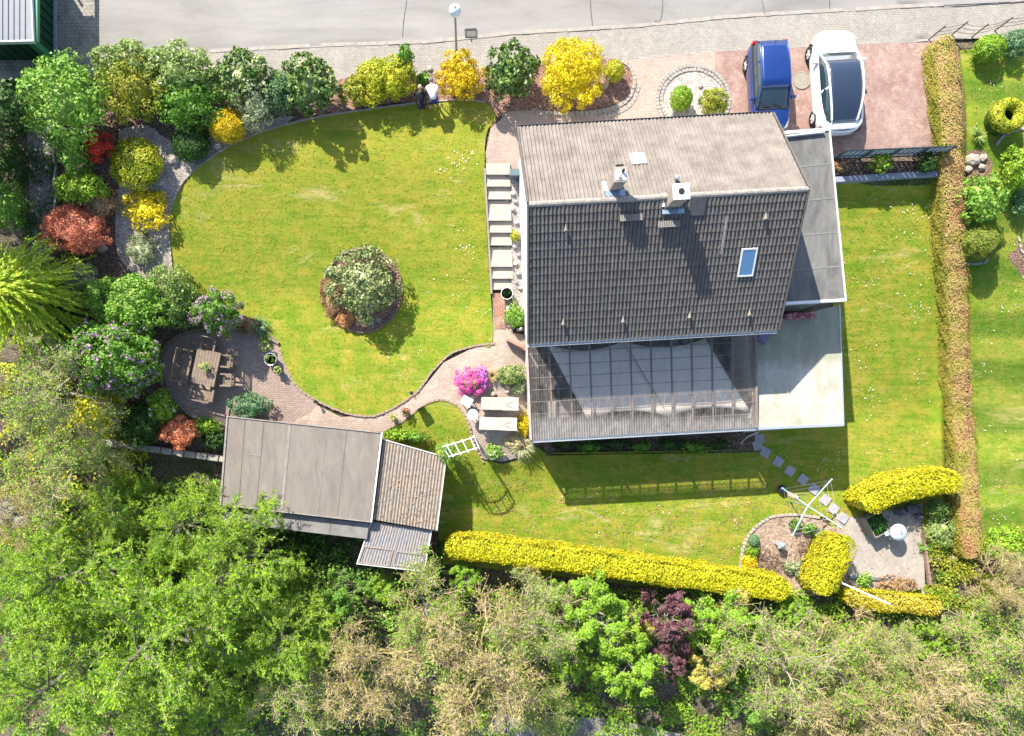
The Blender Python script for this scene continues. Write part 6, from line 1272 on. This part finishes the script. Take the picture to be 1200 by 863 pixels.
# -- island bed
B('rhododendron', 424, 331, 42, 42, 2.0, LM('leaf_island', [(.04, .08, .03), (.12, .18, .07), (.22, .28, .13), (.46, .46, .30)], .4, .15), 'big round rhododendron alone on the island bed in the lawn', leaf=.13, clumps=70, cs=.2)
B('shrub', 389, 349, 12, 22, .5, l_brown, 'dry brown groundcover at the left of the island rhododendron', leaf=.07); B('heather', 404, 375, 10, 9, .4, LM('leaf_orange', [(.35, .17, .08), (.55, .32, .18), (.3, .2, .1)]), 'orange brown heather tuft at the lower rim of the island bed', leaf=.06)
B('shrub', 383, 338, 8, 10, .4, l_brown, 'small brown tuft at the upper left of the island bed', leaf=.06)
# -- by the stairs and house
B('herb', 604, 371, 12, 13, .7, l_fresh, 'fresh green herb clump against the house wall above the timber board', leaf=.09)
B('perennial', 603.5, 277, 5, 6, .4, l_ygreen, 'yellow green cushion in the pebble strip beside the stairs', leaf=.06)
for i, (px, py, r_) in enumerate([(601, 228, .13), (604, 238, .1), (601, 247, .12), (605, 262, .11), (603, 290, .13), (607, 300, .1), (604, 310, .12), (607, 322, .13), (605, 332, .10), (609, 338, .12), (606, 216, .14), (601, 384, .12), (607, 387, .1), (612, 386, .11)]):
    c = G(px, py); o = MB().rock((0, 0, 0), r_, .6, i + 100).obj('pebble', [M('rock_white', (.62, .60, .57), None, 5), M('rock_grey2', (.34, .33, .33), None, 5), M('rock_violet', (.36, .30, .34), None, 5)][i % 3], loc=(c.x, c.y, c.z + .13)); tag(o, ['white', 'dark grey', 'violet grey'][i % 3] + ' cobble beside the garden stairs, %s counted down the strip' % 'first second third fourth fifth sixth seventh eighth ninth tenth eleventh twelfth thirteenth fourteenth'.split()[[0, 2, 3, 4, 5, 6, 7, 8, 9, 10, 1, 11, 13, 12][i]], 'stone', 'cobbles between stairs and wall')
m = MB(); c = Wp(612, 385, .6); o = MB().lathe((0, 0, 0), [(.05, 0), (.07, .3), (.05, .55), (.015, .85)], 10).obj('stone_obelisk', m_white, loc=(c.x - .05, c.y, .0)); tag(o, 'slim white pointed ornament against the house corner', 'ornament')
B('azalea', 552, 447, 20, 15, .7, f_pink, 'magenta pink azalea cushion above the white side tables', leaf=.07, clumps=40, cs=.25, core=l_green)
B('azalea', 565, 443, 7, 12, .6, f_violet, 'small violet cushion on the right side of the pink azalea', leaf=.07)
spiky('grass_clump', 577, 441, .42, 160, LM('straw', [(.30, .24, .12), (.46, .38, .22), (.25, .26, .10)]), 'straw coloured grass clump right of the pink azalea', .02, .45)
B('perennial', 599, 440, 17, 12, .6, l_pale, 'pale green perennial clump left of the verandah corner', leaf=.09); B('perennial', 608, 452, 9, 10, .5, l_grey, 'grey green herb below the pale perennial clump', leaf=.07)
B('perennial', 614, 498, 7, 13, .6, l_yellow, 'bright yellow flowering cushion beside the lower lounger and the verandah', leaf=.08); B('perennial', 622, 512, 5, 5, .4, l_yellow, 'tiny yellow cushion at the lower left verandah corner', leaf=.07)
B('perennial', 579, 530, 10, 9, .6, l_fresh, 'variegated green and white clump in the lowest bed by the arch', leaf=.09, flowers=(f_white, 24, .07))
spiky('grass_clump', 611, 522, .9, 220, LM('feather_grass', [(.22, .30, .14), (.40, .44, .28), (.55, .52, .38)]), 'large fountain grass at the lower left corner of the verandah', .03, .7); B('perennial', 607, 518, 13, 7, .6, LM('plume', [(.45, .40, .28), (.6, .55, .42)]), 'cream plumes above the large fountain grass', leaf=.07)
B('climber', 525, 531, 12, 14, 1.9, l_fresh, 'leafy climber on the left foot of the white arch', leaf=.09, dens=.5)
B('perennial', 468, 510, 20, 6, .5, l_lime, 'row of lime green leaves along the upper edge of the lean-to', leaf=.11); B('perennial', 487, 513, 14, 5, .6, l_green, 'darker green leaves at the lean-to edge right of the lime row', leaf=.1)
# shade bed along the verandah
for i, px in enumerate((660, 690, 722, 752, 785, 815, 845)):
    B('shade_plant', px, 521 + (i % 2) * 3, 12 + i % 3 * 3, 7, .5, [l_dark, l_green][i % 2], ['dark fern', 'green hosta', 'dark fern like clump', 'broad green leaf clump', 'low dark clump', 'green clump', 'last dark clump'][i] + ' in the shaded verandah bed, number %s from the left' % ['one', 'two', 'three', 'four', 'five', 'six', 'seven'][i], 'perennial', leaf=.12, dens=.5, trunk=False)
# fence bed
B('shrub', 1034, 229 - 40, 12, 12, .7, l_lime, 'small lime green seedling in the bed below the panel fence', leaf=.13, clumps=12, cs=.4, dens=.5); B('shrub', 1087, 190, 10, 12, .9, l_dark, 'dark evergreen at the hedge end of the fence bed', leaf=.1); B('shrub', 987, 194, 10, 7, .4, l_brown, 'dry brown tuft at the garage end of the fence bed', leaf=.08)
# -- sandy round bed
B('box_ball', 884, 634, 6, 7, .5, l_blue, 'small dark green ball at the left of the sandy bed', leaf=.06); B('perennial', 882, 645, 8, 7, .4, l_lime, 'lime cushion under the dark ball in the sandy bed', leaf=.07); B('perennial', 878, 658, 9, 9, .4, l_yellow, 'yellow cushion lowest on the left rim of the sandy bed', leaf=.07)
B('perennial', 927, 665, 9, 7, .4, l_grey, 'grey sage left in the sandy bed above the yellow hedge', leaf=.1); B('perennial', 938, 668, 7, 10, .4, l_grey, 'grey sage right in the sandy bed above the yellow hedge', leaf=.1)
B('shrub', 932, 616, 6, 7, .5, l_green, 'green shrub under the lower left arm of the dryer', leaf=.09); B('shrub', 949, 620, 8, 6, .5, l_fresh, 'bright herb in the crescent right of the dryer pole', leaf=.09); B('shrub', 962, 626, 9, 5, .4, l_grey, 'grey leaved herb at the tip of the crescent bed', leaf=.08)
g_ = np.random.default_rng(12); P0 = []; P1_ = []
for (cx, cy, rr_, n_) in ((905, 662, 18, 140), (948, 646, 16, 150), (960, 632, 9, 60), (888, 655, 8, 40)):
    for _ in range(n_):
        a = G(cx + g_.normal(0, rr_ * .5), cy + g_.normal(0, rr_ * .45)); d = g_.normal(0, .2, 3); P0.append((a.x, a.y, a.z + .09)); P1_.append((a.x + d[0], a.y + d[1], a.z + .12 + abs(d[2]) * .4))
V, Fq = prisms(np.array(P0), np.array(P1_), np.full(len(P0), .014), np.full(len(P0), .008)); tag(ob('dry_twigs', npmesh('dry_twigs', V, Fq), M('twig_brown', (.20, .13, .09), None, 9)), kind='stuff')
# -- hedges
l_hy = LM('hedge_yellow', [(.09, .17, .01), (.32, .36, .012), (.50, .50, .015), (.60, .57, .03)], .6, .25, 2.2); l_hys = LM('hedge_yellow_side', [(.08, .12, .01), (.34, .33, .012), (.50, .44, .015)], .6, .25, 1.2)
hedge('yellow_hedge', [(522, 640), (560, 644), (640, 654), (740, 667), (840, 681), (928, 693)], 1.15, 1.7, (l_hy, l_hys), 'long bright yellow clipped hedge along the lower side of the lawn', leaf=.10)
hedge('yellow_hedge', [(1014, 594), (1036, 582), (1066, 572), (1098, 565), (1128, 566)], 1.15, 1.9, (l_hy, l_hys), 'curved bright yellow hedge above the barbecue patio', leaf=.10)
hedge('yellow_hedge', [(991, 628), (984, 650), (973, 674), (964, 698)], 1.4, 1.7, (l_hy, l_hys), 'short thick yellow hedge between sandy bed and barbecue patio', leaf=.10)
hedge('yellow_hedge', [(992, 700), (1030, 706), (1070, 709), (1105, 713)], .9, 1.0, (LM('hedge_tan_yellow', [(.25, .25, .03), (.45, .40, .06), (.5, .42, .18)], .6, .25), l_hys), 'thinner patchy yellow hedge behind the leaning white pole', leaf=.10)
l_ht = LM('hedge_tan', [(.34, .15, .09), (.38, .21, .13), (.40, .30, .16), (.30, .28, .07), (.20, .23, .04)], .8, .1, .9, .3); l_hs = LM('hedge_olive', [(.10, .14, .02), (.20, .22, .03), (.32, .28, .06), (.19, .21, .035)], .7, .2, 1.2, .35)
hedge('brown_hedge', [(1108, 42), (1113, 90), (1117, 140), (1119, 200), (1122, 300), (1126, 400), (1131, 500), (1138, 600), (1142, 655)], 1.12, .85, (l_ht, l_hs), 'long brown topped hedge dividing the two gardens on the right', leaf=.06, dens=1.0, wob=.14)
# -- neighbour's garden
B('box_ball', 1161, 56, 17, 15, 1.2, l_lime, 'clipped lime ball beside the wire fence in the neighbour garden', leaf=.08, clumps=40, cs=.24); B('shrub', 1191, 51, 14, 13, 1.1, l_blue, 'dark conifer in the top right corner beside the clipped lime ball', leaf=.08)
b_ = G(1168, 143); rt = empty('topiary_ring', (b_.x, b_.y, b_.z), 0, 'clipped ring shaped topiary with a dark hollow in the neighbour garden', 'topiary'); n_ = 5200; a = RNG.uniform(0, 6.283, n_); t = RNG.uniform(-1.2, 4.3, n_)
ct, stt = np.cos(t), np.sin(t); rr_ = .50 + .25 * ct; P = np.column_stack([rr_ * np.cos(a), rr_ * np.sin(a), .65 + .3 * stt - np.where(t > 3.2, .3, 0)]); U = np.column_stack([ct * np.cos(a), ct * np.sin(a), stt]); ob('foliage', quads_mesh('foliage', leaves(P, U, .08, .6)), l_ygreen, rt)
m = MB(); m.lathe((0, 0, 0), [(.62, 0), (.68, .4), (.66, .7), (.5, .86), (.36, .75), (.3, .3), (.01, .28)], 20); m.obj('inner_foliage', l_dark, rt); MB().lathe((0, 0, .3), [(.28, 0), (.28, .05), (.01, .05)], 16).obj('basin', m_dkpot, rt); MB().rock((.05, .05, .4), .08, .8, 3).obj('stone', m_rock, rt)
B('shrub', 1152, 231, 26, 28, 1.7, l_fresh, 'loose fresh green shrub right of the brown hedge', leaf=.15, clumps=40, cs=.26, dens=.7); B('box_ball', 1150, 283, 23, 20, 1.5, LM('leaf_box_olive', [(.07, .12, .015), (.16, .22, .03), (.28, .32, .07)]), 'large rounded clipped bush with its shadow on the neighbour lawn', leaf=.07, clumps=60, cs=.22)
B('shrub', 1194, 198, 14, 22, 1.4, l_lime, 'lime green bush cut by the right picture edge', leaf=.12); B('shrub', 1196, 235, 8, 14, .8, l_blue, 'grey blue shrub at the right picture edge under the lime bush', leaf=.09)
rocks('boulder', [(1139, 188, .35, .08), (1150, 186, .22, .1), (1148, 197, .18, .1), (1134, 199, .22, .05)], m_rock, ['pale rock beside the brown hedge, biggest of its group', 'pale rock right of the biggest one beside the brown hedge', 'small round rock of the group beside the brown hedge', 'low rock touching the brown hedge foot'])
sheet('neighbour_bed', [(1132, 178), (1152, 176), (1162, 192), (1160, 215), (1148, 220), (1134, 218)], m_mulch, .06, 1); spiky('daylily', 1142, 162, .45, 60, l_pale, 'pale strap leaved clump beside the brown hedge', .05, .4, 'perennial')
border('neighbour_edging', [(1132, 310), (1150, 309), (1158, 303)], m_kerb, .3, (.28, .1, .12), .06, 'short curved kerb under the large rounded bush'); border('neighbour_edging', [(1168, 168), (1178, 158), (1195, 152), (1215, 150)], m_stone, .3, (.28, .12, .12), .08, 'curved pale kerb above the lime bush at the right'); border('neighbour_edging', [(1192, 280), (1196, 295), (1205, 308)], m_kerb, .3, (.28, .1, .12), .06, 'kerb arc at the right picture edge')
B('shrub', 1182, 640, 28, 20, 1.3, l_lime, 'light green shrub at the lower end of the neighbour lawn', leaf=.13, clumps=34)
for i, (px, py, rx, ry, h, mt, lb) in enumerate([(1103, 622, 18, 16, .8, l_pale, 'green white leaved plants right of the barbecue patio'), (1098, 596, 14, 10, 1.0, l_rhodod, 'dark leaved bush in the shade of the curved yellow hedge'), (1100, 640, 22, 8, .4, l_fresh, 'low fresh green row under the white leaved plants'), (1112, 676, 12, 7, .4, l_green, 'little green cushion among the flat rocks'), (1013, 680, 8, 8, .6, l_fresh, 'fresh green seedling beside the dark kerb of the barbecue patio'), (1050, 685, 22, 9, .5, l_brown, 'dry tan heather below the barbecue patio')]):
    B('shrub', px, py, rx, ry, h, mt, lb, leaf=.1, dens=.7)
# -- left edge and shaded strip
l_weep = LM('golden_sprays', [(.10, .24, .012), (.26, .42, .02), (.42, .54, .03), (.52, .58, .06)], .6, .3)
b_ = base_of(-8, 338, 4.6, 1.0); wc_ = empty('weeping_conifer', b_, 0, 'large weeping lime green conifer with drooping feathery fronds, cut by the left picture edge', 'tree'); MB().tube([(0, 0, -.2), (.05, 0, 2.4), (0, .05, 4.6)], [.16, .11, .03], 8).obj('trunk', BARK, wc_)
g_ = np.random.default_rng(77); Q = []; S0 = []; S1 = []
for k in range(210):
    h0 = 4.7 * (1 - (k / 210) ** 1.3 * .75); a = k * 2.39996 + g_.normal(0, .5); L = (.9 + 2.1 * (k / 210) ** .6) * g_.uniform(.6, 1.3); d = np.array([math.cos(a), math.sin(a), 0]); sd = np.array([-d[1], d[0], 0]); pts = []
    for t in np.linspace(0, 1, 9): pts.append(np.array([0, 0, h0]) + d * L * t + sd * .8 * t * t * (math.sin(k * 1.7) - .6) + np.array([0, 0, .35 * t - 1.25 * t * t * L / 2.2]))
    pts = np.array(pts); S0 += list(pts[:-1]); S1 += list(pts[1:]); n_ = 120; tt = g_.uniform(.18, 1, n_) * 8; i0 = np.minimum(tt.astype(int), 7); f = (tt - i0)[:, None]; P = pts[i0] * (1 - f) + pts[i0 + 1] * f; dd = pts[i0 + 1] - pts[i0]; dd /= np.linalg.norm(dd, axis=1)[:, None]
    s_ = np.where(g_.random(n_) < .5, -1, 1)[:, None] * sd; dr = dd * 1.1 + s_ * .32 + g_.normal(0, .2, (n_, 3)) + np.array([0, -.25, -.05]); dr /= np.linalg.norm(dr, axis=1)[:, None]; ln = g_.uniform(.14, .32, n_)[:, None] * (1.1 - .4 * tt[:, None] / 8); up = np.cross(dr, s_); up /= np.linalg.norm(up, axis=1)[:, None]; w_ = np.cross(dr, np.array([0, 0, 1.]) + g_.normal(0, .3, (n_, 3))); w_ /= np.linalg.norm(w_, axis=1)[:, None]
    Q.append(np.stack([P, P + dr * ln * .5 + w_ * ln * .13, P + dr * ln, P + dr * ln * .5 - w_ * ln * .13], 1))
ob('foliage', quads_mesh('foliage', np.concatenate(Q)), l_weep, wc_); V, Fq = prisms(np.array(S0), np.array(S1), np.full(len(S0), .016), np.full(len(S0), .012)); ob('branches', npmesh('branches', V, Fq), BARK, wc_)
for i, (px, py, rx, ry, h, lb) in enumerate([(6, 130, 20, 30, 1.4, 'dark shaded shrub just below the green building'), (4, 185, 22, 26, 1.2, 'dark shaded shrub, middle one left of the cobbled path'), (8, 240, 22, 26, 1.5, 'dark shaded shrub above the feathery conifer'), (72, 390, 22, 34, .9, 'dark green undergrowth left of the big lilac bush')]):
    B('shade_shrub', px, py, rx, ry, h, l_dark if i != 2 else l_green, lb, 'shrub', leaf=.12, dens=.6)
tree('shade_tree', -115, 150, 8, 'leafy', 'oak', 'broad dark tree standing left of the picture beside the shaded shrubs', 'tree', None, 0, 1, leaf=l_dark, bark=BARK, nleaf=9000, nc=300, cr=.5, ls=.2, spread=3.2)
# ================================================================== WOODLAND
m_twt = M('twig_tan', (.46, .36, .21), (.33, .26, .145), 3, .9, bs=.1); m_tws = M('twig_silver', (.43, .36, .22), (.31, .26, .15), 3, .9, bs=.1); m_moss = M('mossy_bark', (.36, .30, .11), (.22, .19, .08), 5, .95); m_gbark = M('grey_bark', (.30, .27, .23), (.18, .16, .14), 6, .95)
l_larch = LM('larch_needles', [(.04, .12, .008), (.12, .27, .014), (.25, .43, .02), (.40, .56, .04)], .6, .35, 1.0); l_hazel = LM('leaf_hazel', [(.08, .20, .02), (.18, .34, .03), (.30, .44, .05)], .6, .35); l_bud = LM('leaf_bud', [(.16, .20, .04), (.28, .28, .09), (.36, .28, .15)], .6, .35)
def bare(px, py, key, label, rot=0, sc=1.0, h=7, **k):
    kk = dict(bare_a=dict(seed=11, bark=m_moss, twig=m_twt, leaf=l_bud, nleaf=3800, limbs=11, spread=3.2), bare_b=dict(seed=23, bark=m_gbark, twig=m_tws, leaf=l_hazel, nleaf=3800, limbs=11, spread=3.0), bare_c=dict(seed=31, bark=m_gbark, twig=m_twt, leaf=l_hazel, nleaf=5000, limbs=10, spread=2.8))[key]
    return tree('bare_tree', px, py, h, 'bare', key, label, 'tree', None, rot, sc, .7, **kk)
def larch(px, py, key, label, rot=0, sc=1.0, h=9):
    kk = dict(larch_a=dict(seed=5), larch_b=dict(seed=8))[key]; return tree('larch', px, py, h, 'larch', key, label, 'tree', None, rot, sc, .6, bark=M('larch_bark', (.17, .145, .115), None, 6), twig=M('larch_twig', (.34, .29, .2), None, 6), leaf=l_larch, nleaf=38000, limbs=30, spread=3.4, **kk)
larch(190, 735, 'larch_a', 'largest feathery bright green larch in the middle of the lower left wood', 0, 1.1); larch(95, 690, 'larch_b', 'bright green larch left of the largest one', 40, .9); larch(285, 655, 'larch_b', 'larch whose sprays hang over the left end of the shed', 150, .8)
larch(215, 625, 'larch_a', 'smaller larch between the coral maple and the shed', 200, .62); larch(60, 790, 'larch_a', 'larch in the lower left corner', 100, .95); larch(320, 745, 'larch_b', 'darker larch right of the largest larch', 260, .72); larch(215, 845, 'larch_b', 'larch at the bottom edge below the largest larch', 70, .8); larch(130, 600, 'larch_b', 'small larch at the upper rim of the left wood', 310, .5)
larch(10, 690, 'larch_b', 'larch cut by the left picture edge under the stone heap', 210, .6)
bare(430, 790, 'bare_a', 'tan bare tree with mossy limbs left of the bottom middle', 0, .9); bare(560, 790, 'bare_a', 'bare tree with a thick yellow mossy limb in the bottom middle', 120, 1.1); bare(500, 720, 'bare_c', 'bare tree with fresh leaves below the small lean-to', 30, .8); bare(620, 740, 'bare_b', 'silvery bare tree under the left half of the long yellow hedge', 70, .8)
bare(355, 830, 'bare_b', 'grey bare tree at the bottom edge right of the larches', 160, .8); bare(640, 830, 'bare_c', 'bare tree above the grey woodland track', 210, .6)
bare(900, 770, 'bare_b', 'tan bare tree right of the leafy maples at the bottom', 0, .95); bare(985, 790, 'bare_c', 'bare tree with green buds below the short yellow hedge', 90, .9); bare(1080, 830, 'bare_a', 'wide bare tree in the lower right part', 200, 1.0); bare(1172, 775, 'bare_c', 'bare tree below the end of the brown hedge', 300, .95); bare(960, 845, 'bare_a', 'bare tree at the bottom edge in the right half', 20, .9); bare(1170, 840, 'bare_b', 'bare tree in the lower right corner', 140, .95); bare(1055, 770, 'bare_b', 'small bare tree below the patchy yellow hedge', 250, .6); bare(1070, 865, 'bare_c', 'budding bare tree at the bottom edge in the lower right', 40, .9)
bare(1188, 690, 'bare_a', 'small bare tree at the right picture edge below the neighbour lawn', 80, .6)
bare(40, 460, 'bare_b', 'grey bare tree left of the big lilac bush', 60, .8); bare(60, 545, 'bare_c', 'budding bare tree at the left picture edge', 190, .85); bare(25, 600, 'bare_a', 'bare tree leaning over the stone heap at the left edge', 280, .65); bare(110, 530, 'bare_c', 'small budding bare tree beside the low stone wall', 20, .5)
def leafy(px, py, mt, label, sc=1.0, rot=0, key=None, **k): return tree('leafy_tree', px, py, 5, 'leafy', key or mt.name, label, 'tree', None, rot, sc, .65, leaf=mt, bark=m_gbark, nleaf=k.pop('nleaf', 9000), nc=k.pop('nc', 260), cr=.26, ls=.13, spread=k.pop('spread', 1.9), **k)
leafy(700, 725, l_hazel, 'fresh green leafy maple under the middle of the long yellow hedge', 1.0); leafy(735, 775, l_hazel, 'second fresh green maple, lower and right of the first', .95, 140); leafy(672, 775, l_hazel, 'small fresh green maple on the left of the maple group', .6, 60)
leafy(790, 722, l_purp, 'dark purple leaved tree among the green maples', .72, 0, 'purple', nleaf=9000); leafy(785, 775, l_purp, 'smaller purple leaved shrub below the purple tree', .5, 90, 'purple'); leafy(850, 735, l_hazel, 'fresh green maple right of the purple tree', .9, 220)
l_olb = LM('leaf_olive_bloom', [(.20, .22, .03), (.38, .36, .10), (.50, .44, .16)], .6, .3); leafy(835, 790, l_olb, 'olive yellow flowering maple lowest in the leafy group', .6, 30, 'bloom'); leafy(745, 735, l_olb, 'olive blooming treetop between green maple and purple tree', .5, 200, 'bloom'); leafy(865, 705, l_olb, 'olive blooming tree right under the long yellow hedge', .45, 100, 'bloom')
leafy(640, 700, l_hazel, 'narrow green treetop just below the left part of the long yellow hedge', .5, 300); leafy(545, 680, l_hazel, 'fresh green shrub tree under the left end of the long yellow hedge', .45, 20); leafy(400, 700, l_green, 'dark green leafy shrub tree below the shed', .6, 80, 'darkleaf'); leafy(1105, 755, l_hazel, 'green leafy treetop among the bare trees at the lower right', .45, 10); leafy(450, 690, l_hazel, 'green leafy shrub right below the small lean-to', .4, 170); leafy(890, 830, l_green, 'green shrub tree at the bottom among the bare trees', .6, 10, 'darkleaf'); leafy(930, 720, l_hazel, 'green leafy top under the right end of the long yellow hedge', .4, 60)
# undergrowth: nobody could count it
def under(name, px0, py0, px1, py1, n_, mats, size, zr=(.02, .5)):
    x = RNG.uniform(px0, px1, n_ * 2); y = RNG.uniform(py0, py1, n_ * 2); cl = np.sin(x * .09 + 1.3 * np.sin(y * .05)) * np.sin(y * .11 + x * .02) + RNG.normal(0, .35, n_ * 2); k = np.argsort(-cl)[:n_]; x, y = x[k], y[k]; P = []
    X_ = (x - NX) * (CH + 2) / F; Y_ = (NY - y) * (CH + 2) / F; Z_ = TZ(X_, Y_); z = Z_ + RNG.uniform(*zr, n_); P = np.column_stack([X_, Y_, z]); o = ob(name, quads_mesh(name, leaves(P, np.tile([0, 0, 1.], (n_, 1)), size, .6)), mats); tag(o, kind='stuff')
under('undergrowth', 0, 560, 520, 880, 16000, l_fresh, .16); under('undergrowth', 510, 690, 1210, 880, 30000, l_hazel, .14); under('undergrowth', -20, 430, 190, 640, 9000, l_ygreen, .14); under('fallen_leaves', -10, 560, 1210, 880, 20000, LM('litter', [(.14, .10, .06), (.28, .20, .13), (.40, .32, .22)]), .13, (.0, .08)); under('undergrowth', 1085, 630, 1210, 720, 6000, l_olive, .12); under('undergrowth', -10, 95, 34, 270, 3000, l_dark, .16); under('undergrowth', 68, 140, 130, 480, 4500, l_dark, .12, (.02, .25))
under('creepers', 250, 625, 520, 690, 5000, l_dark, .14)
for i, (px, py, r_) in enumerate([(18, 590, .7), (45, 598, .5), (8, 607, .6), (30, 610, .45)]):
    c = G(px, py); o = MB().rock((0, 0, 0), r_, .5, i + 80).obj('boulder', M('rock_blue', (.36, .38, .42), (.2, .2, .22), 3), loc=(c.x, c.y, c.z + .2)); tag(o, ['largest grey rock of the heap at the left edge under the bare branches', 'right rock of the heap at the left edge', 'rock cut by the left picture edge', 'lowest rock of the heap at the left edge'][i], 'rock')
